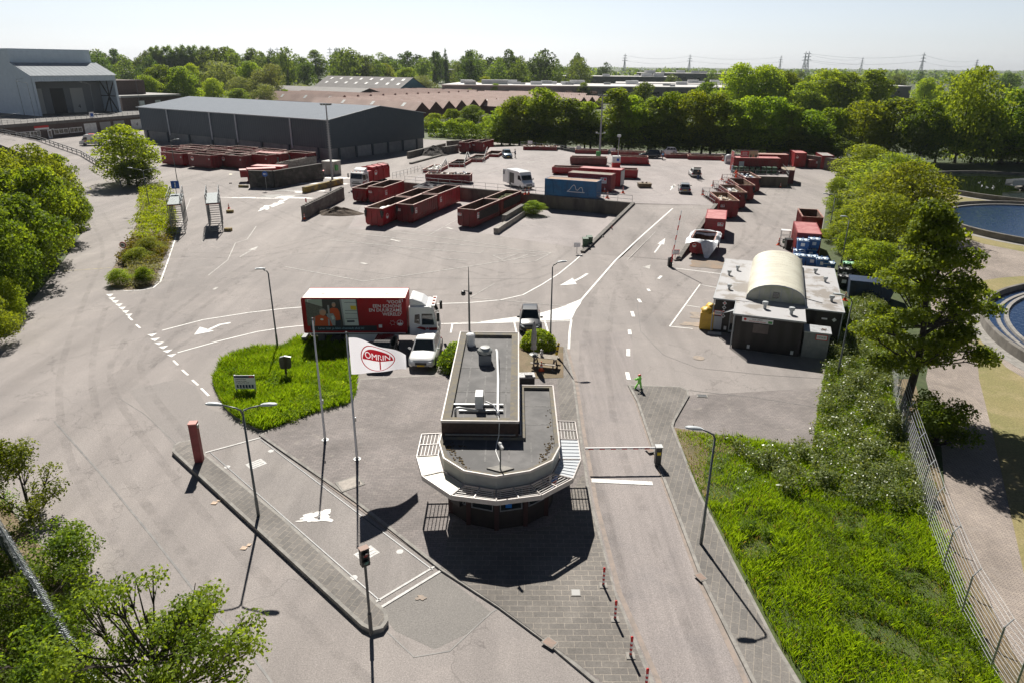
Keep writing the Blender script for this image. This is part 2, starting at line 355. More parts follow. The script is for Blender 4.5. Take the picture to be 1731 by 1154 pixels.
# ------------------------------------------------------------------ ground, roads, markings
def px(pts, z=0.0): return [tuple(at(x, y, z)[:2]) for x, y in pts]
def smooth(pts, n=4):
    """closed outline rounded by Catmull-Rom"""
    out = []; N = len(pts)
    for i in range(N):
        p0, p1, p2, p3 = (Vector(pts[(i+k) % N]) for k in (-1, 0, 1, 2))
        for k in range(n):
            t = k/n; out.append(tuple(.5*((2*p1)+(p2-p0)*t+(2*p0-5*p1+4*p2-p3)*t*t+(3*p1-p0-3*p2+p3)*t**3)))
    return out
def area(name, pts, z, mat, kind='structure'):
    return tag(MB().sheet(pts, z).build(name, mat), kind=kind)
def kerbed(name, pts, h, mat, inset=.14):
    """raised area with a kerb ring round it"""
    n = len(pts); a = sum(pts[i][0]*pts[(i+1)%n][1]-pts[(i+1)%n][0]*pts[i][1] for i in range(n))
    if a < 0: pts = pts[::-1]
    P = [Vector(p) for p in pts]; inn = []
    for i in range(n):
        d1 = (P[i]-P[i-1]).normalized(); d2 = (P[(i+1)%n]-P[i]).normalized(); nn = Vector((-(d1+d2).y, (d1+d2).x))
        if nn.length < 1e-4: nn = Vector((-d1.y, d1.x))
        nn.normalize(); k = max(.45, nn.dot(Vector((-d1.y, d1.x)))); inn.append(P[i]+nn*(inset/k))
    b = MB(); v = [(p.x,p.y,0) for p in P]+[(p.x,p.y,h-.015) for p in P]+[(p.x,p.y,h) for p in inn]
    b.add(v, [(i,(i+1)%n,n+(i+1)%n,n+i) for i in range(n)]+[(n+i,n+(i+1)%n,2*n+(i+1)%n,2*n+i) for i in range(n)], 0)
    b.add([(p.x,p.y,h) for p in inn], [tuple(range(n))], 1)
    return tag(b.build(name, [KERB, mat]), kind='structure')
gr = MB(); N = 48
gr.add([(0,0,0)]+[(9000*math.cos(2*math.pi*k/N), 9000*math.sin(2*math.pi*k/N)+500, 0) for k in range(N)], [(0,k+1,(k+1)%N+1) for k in range(N)])
tag(gr.build('ground', FIELD), kind='structure')
area('yard_asphalt', px([(170,1185),(88,947),(20,860),(-80,740),(-80,640),(0,572),(45,520),(105,445),(138,395),(150,360),(140,325),(112,290),(60,262),(-90,238),(-90,214),(240,214),(560,230),(716,236),(830,240),(1100,257),(1420,264),(1412,300),(1398,340),(1385,420),(1392,500),(1398,640),(1372,757),(1420,1185)]), .006, ASPH)
area('near_asphalt', [(-17.5,2),(10.5,2),(9.5,18.6),(-13.6,18.6)], .0048, ASPH); area('near_verge', [(10.2,2),(20.5,2),(19.0,18.6),(8.6,18.6)], .0052, VERGE); area('near_works_road', [(20.5,2),(52,2),(52,18.6),(18.6,18.6)], .0056, BRICKROAD)
area('old_asphalt_patch', px([(217,660),(300,640),(330,652),(352,690),(405,705),(455,728),(400,760),(300,762),(250,700)]), .01, ASPHD)
area('end_asphalt_patch', px([(640,1030),(745,966),(832,1036),(790,1070),(735,1097),(668,1066)]), .0085, ground_mat('grey_patch', (.215, .203, .19), (.19, .18, .17), (.23, .216, .202), crack=False))
area('bay_slab', [(-21.5,89.0),(-4.6,87.5),(9.0,79.2),(16.6,98.2),(-17.6,114.6),(-24,116)], .010, PLATM)
area('exit_lane', px([(980,560),(1068,560),(1075,680),(1115,800),(1185,985),(1275,1190),(1120,1190),(1038,1000),(990,790),(977,660)]), .010, ASPH2)
area('paved_court', px([(1165,668),(1390,655),(1385,700),(1375,757),(1143,724),(1138,718)]), .010, PAVE2)
# the platform and its ramp
pf = MB(); pf.prism(PLATPOLY, -.2, PLAT, 1, cap=0); tag(pf.build('upper_yard', [PLATM, WALLC]), kind='structure')
rp = MB(); A, B, Cc, D = (Vector(p) for p in RAMP); K = 10
for i in range(K+1):
    l = A.lerp(B, i/K); r = D.lerp(Cc, i/K)
    for q in (l, r): rp.v += [(q.x, q.y, rampz(q.x, q.y) + .008), (q.x, q.y, -.2)]
for i in range(K):
    o = i*4; rp.f += [(o, o+2, o+6, o+4), (o, o+4, o+5, o+1), (o+2, o+3, o+7, o+6)]; rp.m += [0, 1, 1]
tag(rp.build('access_ramp', [ASPH, WALLC]), kind='structure')

# island, strips and sidewalks with kerbs
kerbed('booth_island', px([(438,737),(520,695),(596,678),(607,642),(758,634),(765,600),(800,590),(935,592),(956,586),(972,650),(984,745),(1000,850),(1040,1000),(1120,1190),(1045,1190),(928,1092),(842,1028),(745,965),(600,850)]), .11, PAVE2)
area('large_slab_paving', px([(745,958),(765,880),(850,905),(928,888),(986,800),(1002,870),(1038,1000),(1100,1160),(1030,1160),(926,1084),(842,1022)], .11), .115, PAVE)
area('slab_path', px([(940,600),(955,592),(968,650),(982,760),(960,770),(945,690)], .11), .116, PAVE3)
kerbed('weighbridge_strip', px([(292,768),(294,758),(304,752),(332,747),(352,775),(480,880),(655,1040),(657,1055),(648,1068),(630,1073),(612,1064),(440,905)]), .24, PAVE3)
kerbed('exit_sidewalk', px([(1061,652),(1150,655),(1163,661),(1165,670),(1141,712),(1138,722),(1180,830),(1240,950),(1310,1085),(1370,1190),(1288,1190),(1186,985),(1116,800),(1076,680)]), .12, PAVE3)
GI = smooth(px([(361,652),(366,630),(382,608),(415,594),(470,588),(530,572),(600,576),(604,640),(596,680),(560,692),(500,712),(462,726),(438,728),(408,712),(382,692)]), 3)
kerbed('island_bed', GI, .1, VERGE, .1)
# weighbridge deck, its rails and plates
wb = px([(344,766),(447,738),(748,963),(640,1029)]); wbm = MB(); wbm.sheet(wb, .012, 0)
c4 = [Vector((*p, 0)) for p in wb]
def rib(a, b, w_, z, m, mb=wbm): mb.bar((a.x,a.y,z), (b.x,b.y,z), w_, .03, m)
rib(c4[0], c4[3], .16, .022, 1); rib(c4[1], c4[2], .16, .022, 1); rib(c4[3], c4[2], .12, .022, 2); rib(c4[0]+Vector((0,-.0,0)), c4[1], .12, .022, 2)
u_ = (c4[2]-c4[3]).normalized(); v_ = (c4[3]-c4[0]).normalized()
rib(c4[3]-v_*.4, c4[2]-v_*.4, .1, .02, 2); rib(c4[0]+v_*.18+u_*.3, c4[3]-v_*.3+u_*.3, .05, .02, 3); rib(c4[1]+v_*.18-u_*.3, c4[2]-v_*.3-u_*.3, .05, .02, 3)
for (x, y) in ((433,784),(620,935)):
    p = at(x, y); 
    wbm.add([tuple(p+u_*a+v_*b_+Vector((0,0,.018))) for a, b_ in ((-.45,-.35),(.45,-.35),(.45,.35),(-.45,.35))], [(0,1,2,3)], 2)
    for q in (-.2, 0, .2): wbm.bar(p-u_*.35+v_*q+Vector((0,0,.022)), p+u_*.35+v_*q+Vector((0,0,.022)), .02, .01, 3)
for (x, y) in ((458,762),(384,789),(598,976),(676,932)): wbm.lathe([(.16,.013),(.16,.02),(.1,.022),(0,.022)], *at(x,y)[:2], n=14, m=2)
tag(wbm.build('weighbridge', [CONC_D, KERBR, M('pale_steel_plate', (.5,.49,.47), .6, (.34,.33,.32), 6), DSTEEL]), 'concrete truck weighbridge deck with steel edge rails and two cover plates', 'weighbridge')
# kerb strips along the exit lane
ks = MB()
for L in ([(957,590),(972,650),(986,745),(1004,850),(1042,1000),(1124,1190)], [(1066,650),(1080,682),(1120,800),(1189,985),(1284,1190)]):
    for a, b in zip(L[:-1], L[1:]): ks.bar(on(*a)+Vector((.12 if L[0][0]<1000 else -.12,0,.012)), on(*b)+Vector((.12 if L[0][0]<1000 else -.12,0,.012)), .2, .012, 0)
tag(ks.build('gutter_strip', KERBR), kind='structure')

# painted markings
mk = MB(); ZC = [0]
def zn():
    ZC[0] += 1; return (ZC[0] % 60) * .00025
def line(pts, w_=.12, m=0, dash=None):
    P = [on(*p) for p in pts]
    Q = []
    for a, b in zip(P[:-1], P[1:]):
        n = max(1, int((b-a).length/2.5)); Q += [a.lerp(b, k/n) for k in range(n)]
    Q.append(P[-1])
    L = []; zq = zn()
    for i, p in enumerate(Q):
        d = (Q[min(i+1,len(Q)-1)]-Q[max(i-1,0)]); d.z = 0; d.normalize(); s = Vector((-d.y, d.x, 0))*w_/2
        z = Vector((0,0,(hz(p.x,p.y)-p.z if p.z == 0 else 0)+.018+zq)); L += [p+s+z, p-s+z]
    mk.add(L, [(2*i, 2*i+1, 2*i+3, 2*i+2) for i in range(len(Q)-1)], m)
def patch(pts, m=0, z=.018): 
    zq = zn(); P = [on(*p)+Vector((0,0,z+zq)) for p in pts]; n = len(P)
    a = sum(P[i].x*P[(i+1)%n].y-P[(i+1)%n].x*P[i].y for i in range(n))
    if a < 0: P = P[::-1]
    mk.add(P, [tuple(range(n))], m)
for x, y in [(179,498),(183,504),(188.5,509),(194.5,514.5),(200,520),(206,526),(211.5,531.5)]: patch([(x,y),(x+13,y-.8),(x+7,y+4.2)])
for a, b in [((217,536),(224,542)),((230,549),(237,555))]: line([a,b],.16)
for x, y in [(249,566),(254,573.5),(261,580),(268,586.5),(275,593),(282,600)]: patch([(x,y),(x+17,y-2.5),(x+8,y+3.5)])
for a, b in [((293,609),(301,617)),((308,625),(318,634)),((325,642),(335,651)),((340,656),(353,669))]: line([a,b],.15)
line([(274,559),(343,541),(420,529),(480,522),(520,519)],.15); line([(300,596),(365,578),(435,561),(480,554),(520,550)],.15); line([(734,514),(791,512.4),(846,507.7),(884,499),(917,481),(945,463),(972,441),(983,431)],.15)
line([(700,549),(760,547),(829,543),(870,541)],.14,1); line([(740,548),(860,545)],.12)
patch([(800,547),(829,542),(869,536.5),(910,530.5),(945,521),(985,505),(981,515),(974,524),(966,541),(921,542.5)], 2)
line([(966,541),(963,560),(961.5,590)],.18); line([(982,508),(1040,441),(1085,399),(1137,353)],.2); line([(1060,440),(1100,400),(1128,372)],.07,1)
for a, b in [((869,543),(873,562)),((921,543),(932,580)),((765,547),(762,563)),((735,546),(733,562))]: line([a,b],.14)
line([(763,548),(966,543)],.13)
line([(480,451),(615,476),(660,470),(780,453),(880,437),(932,428)],.12,1); line([(595,394.5),(740,411),(860,421),(932,428)],.12,1); line([(558,406),(700,420),(810,429),(817,424.6)],.11,1); line([(646,389),(760,404),(860,418)],.11,1)
line([(932,428),(905,442),(868,446)],.1,1); line([(833,432),(868,428),(905,428)],.1,1); line([(848,439),(876,429)],.1,1); line([(868,440),(893,430)],.1,1); line([(833,432),(850,440)],.1,1)
line([(795,503),(836,480)],.08,1); line([(796,504),(880,511),(955,518)],.08,1); line([(700,390),(770,352)],.1,1); line([(725,398),(790,362)],.1,1)
line([(660,405),(676,409)],.4,1); line([(745,437),(790,441)],.12,1); line([(755,385),(765,388)],.5,1); line([(610,445),(620,447)],.45,1)
for a, b in [((1062,590),(1062,602)),((1060,629),(1063,642)),((1064,558),(1065,566)),((1068,527),(1071,536)),((1079,506),(1083,512)),((1095,489),(1098,493)),((1113,472),(1118,467)),((1130,452),(1136,446))]: line([a,b],.28)
line([(1000,812),(1103,817)],.34); line([(1132,552),(1183,481.5),(1213,487)],.13); line([(1132,552),(1171,556)],.12); line([(1160,516.5),(1183,520)],.1); line([(1143,454),(1224,464)],.15)
line([(209,492),(238,491),(259,487),(271,477),(282,447),(297,402)],.14); line([(100,459),(190,453)],.12,3); line([(297,400),(322,336)],.1,1)
line([(433,383),(418,405),(398,411),(385,440),(352,466)],.1,1); line([(367,486),(361,490)],.3,1); line([(342,410),(350,382)],.1,1)
def arrow(x, y, ang, L=3.4, m=0):
    p = on(x, y); d = Vector((math.cos(R(ang)), math.sin(R(ang)), 0)); s = Vector((-d.y, d.x, 0)); 
    f = lambda a, b: p+d*a+s*b
    Q = [f(-L*.5,-.09), f(L*.1,-.09), f(L*.1,-.4), f(L*.5,0), f(L*.1,.4), f(L*.1,.09), f(-L*.5,.09)]
    mk.add([Vector((q.x,q.y,hz(q.x,q.y)+.02)) for q in Q], [(0,1,5,6),(2,3,4)], m)
def turnarrow(pts, tip, m=0):
    line(pts, .3, m); patch(tip, m, .02)
turnarrow([(390,546),(372,549),(354,557)], [(328,566.5),(338,553),(362,560)]); turnarrow([(993,463),(982,470),(968,477)], [(946,483),(968,470.5),(975,481)])
arrow(1115,416,67,6.2); arrow(422,425,86,5,1); arrow(1139,316,75,6,1); arrow(885,275,18,7,1); arrow(843,289,20,7,1); arrow(1136,318,72,5)
patch([(1086,452),(1100,448),(1098,455)],1)
tag(mk.build('road_markings', [WHITE, WHITEF, M('worn_white_gore', (.76,.75,.72), .75, (.36,.34,.32), 1.6, lo=.5, hi=.7), YELP]), kind='structure')

# stains, joints, litter on the tarmac
st = MB()
def stain(cx, cy, rx, ry, m, seed, n=26, z=.024, amp=.5):
    p = on(cx, cy); Q = []; z += zn()
    for k in range(n):
        a = 2*math.pi*k/n; q = 1+amp*2*noise.noise(Vector((math.cos(a)*1.3+seed*5.7, math.sin(a)*1.3, seed)))
        Q.append((p.x+rx*q*math.cos(a), p.y+ry*q*math.sin(a), p.z+z))
    st.add(Q, [tuple(range(n))], m)
stain(538,872,.62,.26,0,1,amp=.9); stain(524,879,.4,.15,0,3,amp=.9); stain(550,867,.25,.28,0,4,amp=.9)
for k, (x, y, a, b) in enumerate([(480,334,5,1.6),(512,324,6,1.3),(545,311,7,1.2),(578,302,7,1.0),(425,335,6,.5),(452,350,1.2,3),(470,344,1.2,3)]): stain(x, y, a*.55, b*.8, 0, k+7, amp=.8, z=.02+.001*k)
for k, (x, y, a, b) in enumerate([(474,331,3.5,.5),(460,332,1.2,1.4),(497,323,3.4,.5),(520,318,3,.4)]): stain(x, y, a, b, 1, k+17, amp=.7, z=.034)
stain(1181,605,.42,.42,2,30,amp=.05); stain(843,985,.2,.15,2,31); stain(712,1010,.2,.15,2,32)
stain(1205,448,2.6,1.7,3,33,amp=.3); stain(1170,548,1.0,.5,2,34); stain(1185,535,1.2,.7,2,37)
tag(st.build('ground_stains', [SALT, M('damp_grime', (.1,.095,.085), .6), M('pale_sandy_stain', (.36,.29,.235), .9, (.26,.23,.2), 3), M('rusty_soil_stain', (.26,.19,.135), .9, (.2,.17,.14), .8)]), kind='structure')
jt = MB()
def joint(pts, w_=.035, z=.014):
    P = [on(*p)+Vector((0,0,z)) for p in pts]
    for a, b in zip(P[:-1], P[1:]): jt.bar(a, b, w_, .004, 0)
joint([(92,712),(170,800),(260,910),(330,1000),(400,1075),(450,1140),(480,1185)],.09)
joint([(345,766),(300,752),(245,700),(200,672)]); joint([(1100,578),(1122,600),(1180,622),(1300,634),(1395,640)]); joint([(1160,659),(1280,672),(1390,690)],.06); joint([(655,1068),(700,1110),(760,1100),(830,1035),(842,1028)],.05)
joint([(640,1029),(655,1046)],.05); joint([(1075,500),(1083,560),(1100,578)])
joint([(620,345),(560,420),(500,520)],.03); joint([(540,450),(700,470),(900,472)],.03); joint([(860,260),(1000,300),(1090,290)],.05); joint([(1120,330),(1010,275)],.05); joint([(1290,330),(1330,290),(1380,270)],.06)
tag(jt.build('tar_joints', TAR), kind='structure')
for (x, y, lab) in [(362,850,'small scrap of pale cardboard on the road below the red post'),(412,926,'torn cardboard lying on the road beside the lamp shadow')]:
    b = MB(); p = at(x, y)
    b.add([(p.x-.14,p.y-.1,.03),(p.x+.13,p.y-.13,.05),(p.x+.16,p.y+.1,.02),(p.x-.1,p.y+.13,.04)], [(0,1,2,3)]); b.add([(p.x+.05,p.y+.15,.02),(p.x+.24,p.y+.12,.05),(p.x+.26,p.y+.3,.03),(p.x+.09,p.y+.32,.02)], [(0,1,2,3)])
    tag(b.build('cardboard_scrap', M('cardboard', (.55,.42,.32), .9)), lab, 'litter', 'cardboard scraps on the road')
# covers and drains
for nm, x, y, a, b_, rot, mat, lab, g in [('drain_cover',1425*0+1181,672,.3,.2,0,DSTEEL,'small iron drain grate beside the paved court','')]:
    pass
def lid(x, y, a, b, rot, mat, lab, z=.02, name='manhole_cover', g='covers and lids set in the paving'):
    m = MB(); m.box(-a,a,-b,b,0,.02); m.box(-a*.82,a*.82,-b*.82,b*.82,.02,.026,1)
    o = m.build(name, [KERB, mat]); p = at(x, y); o.location = (p.x,p.y,z); o.rotation_euler.z = R(rot); tag(o, lab, 'cover', g)
lid(1187,669,.34,.22,-8,DSTEEL,'dark iron drain grate at the edge of the paved court')
lid(592,820,.62,.5,35,M('pale_cover',(.4,.36,.32),.8,(.3,.27,.24),5),'large pale concrete cover in the paving beside the weighbridge',.115)
RUSTL = M('rusty_lid', (.26,.17,.13), .7, (.2,.15,.12), 9)
lid(929,1089,.26,.2,-40,RUSTL,'rusty square drain lid on the kerb below the booth',.1); lid(1184,978,.24,.18,-65,RUSTL,'rusty square drain lid on the sidewalk below the tall lamp',.108); lid(1098,763,.26,.2,-70,RUSTL,'rosy lid in the sidewalk beside the closed barrier',.108)
lid(973,1005,.2,.2,0,M('pale_tile',(.42,.42,.41),.8),'single pale tile in the paving right of the booth shadow',.118)

# right hand works site: clinker road, dry lawns, round settling tanks
area('works_road', px([(1480,1190),(1720,1190),(1900,1190),(1900,500),(1731,380),(1590,330),(1560,300),(1540,300),(1560,420),(1580,560),(1565,640),(1590,740),(1600,860),(1650,1000),(1705,1090),(1731,1130)]), .007, BRICKROAD)
area('dry_verge', px([(1505,640),(1545,640),(1580,760),(1612,900),(1700,1075),(1760,1190),(1690,1190),(1585,930),(1530,760)]), .0095, SOIL)
area('tank_lawn', px([(1740,1010),(1680,740),(1655,640),(1648,560),(1660,575),(1700,620),(1800,680),(1900,760),(1900,1010)]), .0105, LAWN)
area('upper_lawn', px([(1622,490),(1640,478),(1690,470),(1800,462),(1800,520),(1731,487),(1690,497),(1655,520),(1640,545),(1628,510)]), .0105, LAWN)
area('middle_lawn', px([(1560,312),(1600,345),(1580,372),(1600,392),(1660,412),(1760,432),(1760,415),(1660,402),(1603,385),(1590,371),(1606,352),(1650,347),(1760,352),(1760,338),(1600,322)]), .0105, LAWN)
WATB = glassy('dark_water', (.014,.036,.09), .12, .9); 
tn = WATB.node_tree; bumpn(tn, tn.nodes['Principled BSDF'], nz(tn, coords(tn), 2.5, 3, .5), .35, .12)
WATG = glassy('green_water', (.01,.016,.006), .04, .7)
tn = WATG.node_tree; bumpn(tn, tn.nodes['Principled BSDF'], nz(tn, coords(tn), 3, 3, .5), .06, .04)
TANKC = M('tank_concrete', (.2,.185,.165), .9, (.12,.112,.1), .8, bump=.3)
def tank(c, r, water, lab, ring=None, bridge=False):
    o = T('settling_tank', lab, 'tank', (c[0], c[1], 0), 0, 'round settling tanks behind the fence')
    ap = MB(); ap.lathe([(r+1.3,.012),(r+1.3,.02),(r+.28,.02)], n=96); ap.build('apron', KERB, o)
    wl = MB(); wl.lathe([(r+.28,0),(r+.28,.75),(r+.24,.8),(r-.02,.8),(r-.06,.75),(r-.06,-1.2)], n=120); wl.build('rim_wall', TANKC, o, smooth=False)
    if ring:
        for q, h in ((r-ring, .5), (r-ring*.62, .38)):
            x = MB(); x.lathe([(q+.14,-1),(q+.14,h),(q-.14,h),(q-.14,-1)], n=110); x.build('weir_ring', KERB, o)
    wt = MB(); wt.sheet([((r-.06)*math.cos(2*math.pi*k/64),(r-.06)*math.sin(2*math.pi*k/64)) for k in range(64)], .3); wt.build('water', water, o)
    if bridge:
        b = MB(); b.box(-5.5,8,-.7,.7,.95,1.1); b.box(-5.5,8,-.72,-.66,1.1,1.9,0); b.box(-5.5,8,.66,.72,1.1,1.9,0); b.build('scraper_bridge', STEEL, o, rot=R(20))
        b = MB(); b.lathe([(2.2,.0),(2.2,.5),(1.5,.55),(1.4,.9),(0,.9)], n=30); b.build('centre_drum', TANKC, o)
    return o
tank((57.4,46.2),19.6,WATB,'nearest round tank with dark blue water and a curved double weir ring',1.6)
tank((75.5,93.1),15.8,WATB,'middle round tank with open blue water behind the alder tree',1.0)
t1 = tank((92.2,125.2),17.6,WATG,'farthest round tank with green tree reflections and white birds floating',None,True)
for k, (x, y) in enumerate([(1655,310.5),(1660,316),(1669,318.5),(1679,316.5),(1678,319.5)]):
    p = at(x, y, .2); b = MB(); b.blob((0,0,.06),(.3,.16,.14),0,k); b.tube([(.22,0,.1),(.3,0,.3)],.05,6); b.blob((.34,0,.34),(.1,.06,.06),0,2); b.box(.4,.5,-.02,.02,.32,.35,1)
    o = b.build('gull', [WHITES, M('bill_orange',(.7,.35,.05),.6)], smooth=True); o.location = (p.x,p.y,.28); o.scale = (.65,.65,.65); o.rotation_euler.z = k*1.3; tag(o,'white gull floating on the green water of the far tank','bird','white gulls on the far tank')
g = MB(); g.blob((0,0,0),(.24,.09,.08)); g.blob((.24,0,.05),(.07,.05,.05)); g.add([(.05,.05,.03),(-.1,.05,.02),(-.12,.62,.2),(.06,.35,.12)],[(0,1,2,3)]); g.add([(.05,-.05,.03),(.06,-.35,.14),(-.12,-.62,.24),(-.1,-.05,.02)],[(0,1,2,3)])
o = g.build('gull', WHITES, smooth=True); p = at(1619,427); o.location = (p.x*.93,p.y*.93,1.4); o.rotation_euler.z = R(160); tag(o,'white gull flying low over the clinker road','bird')

TM_, tt, tb = newmat('tyre_wear'); tb.inputs['Base Color'].default_value = (.1,.092,.085,1); tb.inputs['Roughness'].default_value = .8
tx = nd(tt,'ShaderNodeBsdfTransparent'); tmx = nd(tt,'ShaderNodeMixShader'); tt.links.new(ramp(tt, nz(tt, coords(tt), .7, 6, .75), [(.42,0),(.8,.26)]), tmx.inputs[0]); tt.links.new(tx.outputs[0], tmx.inputs[1]); tt.links.new(tb.outputs[0], tmx.inputs[2]); tt.links.new(tmx.outputs[0], tt.nodes['Material Output'].inputs['Surface'])
mk = MB()
for k, L in enumerate([[(160,360),(190,420),(165,500),(130,620),(150,760),(250,920),(420,1150)],[(300,420),(240,560),(215,640),(330,800),(520,1000),(680,1140)],[(640,420),(480,430),(380,480),(280,560),(220,640)],[(1000,400),(940,450),(800,490),(600,500),(400,545),(250,640)],[(1120,360),(1040,460),(1010,560),(1010,700),(1060,880),(1150,1150)],[(330,300),(420,340),(520,380),(700,430),(860,470)],[(1250,330),(1270,400),(1180,470),(1090,560)],[(1330,300),(1300,380),(1230,440)],[(900,280),(1000,310),(1090,330),(1150,320)],[(560,400),(430,430),(300,430)],[(800,300),(900,270),(1000,270),(1150,290)]]):
    pts = [on(*q) for q in L]; sm = []
    for i in range(len(pts)-1):
        p0, p1, p2, p3 = pts[max(i-1,0)], pts[i], pts[i+1], pts[min(i+2,len(pts)-1)]
        for q in range(6): t = q/6; sm.append(.5*((2*p1)+(p2-p0)*t+(2*p0-5*p1+4*p2-p3)*t*t+(3*p1-p0-3*p2+p3)*t**3))
    for off in (-.95,.95):
        V = []
        for i, p in enumerate(sm):
            d = sm[min(i+1,len(sm)-1)]-sm[max(i-1,0)]; d.z = 0; d.normalize(); s_ = Vector((-d.y,d.x,0))
            for e in (-.22,.22): q = p+s_*(off+e); V.append((q.x,q.y,hz(q.x,q.y)+.0125+k*.0004))
        mk.add(V, [(2*i,2*i+1,2*i+3,2*i+2) for i in range(len(sm)-1)])
tag(mk.build('tyre_marks', TM_), kind='structure')
# ------------------------------------------------------------------ weighbridge booth
FELT = M('roof_felt', (.12, .118, .117), .9, (.175, .17, .168), .8, bump=.25, bscale=30)
FELTL = M('parapet_felt', (.14, .132, .122), .9, (.19, .165, .115), 3, bump=.4, bscale=40)
ALU = M('pale_trim', (.58, .53, .5), .4, (.48, .43, .4), 3)
FASC = M('fascia_panel', (.34, .34, .33), .5, (.28, .28, .275), 1)
DARKW = M('dark_brown_wall', (.018, .013, .012), .7, (.028, .021, .018), 2)
CREAM = M('cream_panel', (.6, .57, .46), .5, (.54, .5, .39), 1.5)
POLY = ribbed('ribbed_clear_sheet', (.5, .53, .56), (.42, .45, .48), .28, 'X', .9, .3)
LOUV = M('louvre_blade', (.52, .5, .48), .4)
bo = T('weighbridge_booth', 'dark booth with flat felt roofs, rounded faceted front and louvred sun canopy', 'building')
Wl = [(-3.1,29.6),(-3.1,28.9),(-2.85,27.75),(-1.95,26.85),(-.65,26.45),(.68,26.78),(1.66,27.6),(2.05,28.7),(2.08,34.9),(.3,34.9),(.3,40.9),(-3.1,40.9)]
b = MB(); b.prism(Wl, .1, 2.62); b.build('wall', DARKW, bo)
RF = [(-3.41,29.6),(-3.44,28.85),(-3.08,27.42),(-2.07,26.36),(-.64,25.95),(.83,26.4),(1.88,27.3),(2.29,28.55),(2.32,35.2),(.46,35.24),(.46,29.6)]
def inset(P, d):
    n = len(P); a = sum(P[i][0]*P[(i+1)%n][1]-P[(i+1)%n][0]*P[i][1] for i in range(n)); s = 1 if a > 0 else -1; out = []
    for i in range(n):
        p = Vector(P[i]); d1 = (p-Vector(P[i-1])).normalized(); d2 = (Vector(P[(i+1)%n])-p).normalized()
        n1 = Vector((-d1.y, d1.x))*s; n2 = Vector((-d2.y, d2.x))*s; m = (n1+n2).normalized(); out.append(tuple(p+m*(d/max(.3, m.dot(n1)))))
    return out
def parapet(P, z0, z1, wdt, drop, parent, name, side, top, floor):
    n = len(P); I = inset(P, wdt); E = inset(P, .035)
    b = MB(); b.add([(p[0],p[1],z0) for p in P]+[(p[0],p[1],z1) for p in P], [(i,(i+1)%n,n+(i+1)%n,n+i) for i in range(n)], 0)
    b.add([(p[0],p[1],z1) for p in E]+[(p[0],p[1],z1-.02) for p in I]+[(p[0],p[1],z1-drop) for p in I], [(i,(i+1)%n,n+(i+1)%n,n+i) for i in range(n)]+[(n+i,n+(i+1)%n,2*n+(i+1)%n,2*n+i) for i in range(n)], 1)
    b.add([(p[0],p[1],z1-drop) for p in I], [tuple(range(n))], 2); b.add([(p[0],p[1],z0) for p in P], [tuple(range(n))[::-1]], 0)
    b.build(name, [side, top, floor], parent)
    t = MB(); O = inset(P, -.03)
    t.add([(p[0],p[1],z1-.1) for p in O]+[(p[0],p[1],z1+.025) for p in O]+[(p[0],p[1],z1+.025) for p in E]+[(p[0],p[1],z1-.1) for p in E], [(k*n+i,k*n+(i+1)%n,((k+1)%4)*n+(i+1)%n,((k+1)%4)*n+i) for k in range(4) for i in range(n)], 0)
    t.build('roof_trim', ALU, parent)
parapet(RF, 2.62, 3.3, .22, .17, bo, 'lower_roof', FASC, FELTL, FELT)
UP = [(-3.37,29.48),(.35,29.46),(.41,41.3),(-3.3,41.35)]
parapet(UP, 3.0, 4.12, .42, .2, bo, 'upper_roof', M('dark_brick', (.05,.03,.025), .8, (.075,.045,.035), 6), FELTL, FELT)
b = MB(); b.bar((-3.2,29.4,3.42),(.2,29.4,3.42),.06,.05); b.build('gutter_pipe', STEEL, bo)
b = MB()
for x in (-2.35,-1.45,-.3): b.box(x-.04,x+.04,29.95,40.85,3.925,3.929)
for y in (33.1,36.2): b.box(-2.9,-.1,y-.04,y+.04,3.926,3.931)
for x in (-2.3,-1.2,-.1,.95): b.box(x-.04,x+.04,27.4 if x > -2 else 28.3,29.4,3.135,3.139)
for y in (31,33): b.box(.5,2.05,y-.04,y+.04,3.135,3.139)
b.build('felt_seam', M('felt_seam', (.21,.205,.2), .9, (.12,.118,.115), 3), bo)
# moss along the roof edge
ms = MB(); rr = random.Random(3)
for (x0, y0, x1, y1, k) in [(-3.0,28.9,-2.2,26.95,55),(1.95,29.2,1.35,27.3,45),(-2.2,26.9,-1.6,26.55,8),(1.98,33,1.98,29.4,14),(-3.0,29,-2.2,28.7,10)]:
    for i in range(k):
        t = rr.random(); ms.blob((x0+(x1-x0)*t+rr.gauss(0,.11), y0+(y1-y0)*t+rr.gauss(0,.11), 3.14), (rr.uniform(.02,.08), rr.uniform(.02,.07), .03), 0, i, 7)
ms.build('moss', M('roof_moss', (.06,.04,.02), .95, (.14,.1,.04), 8), bo)
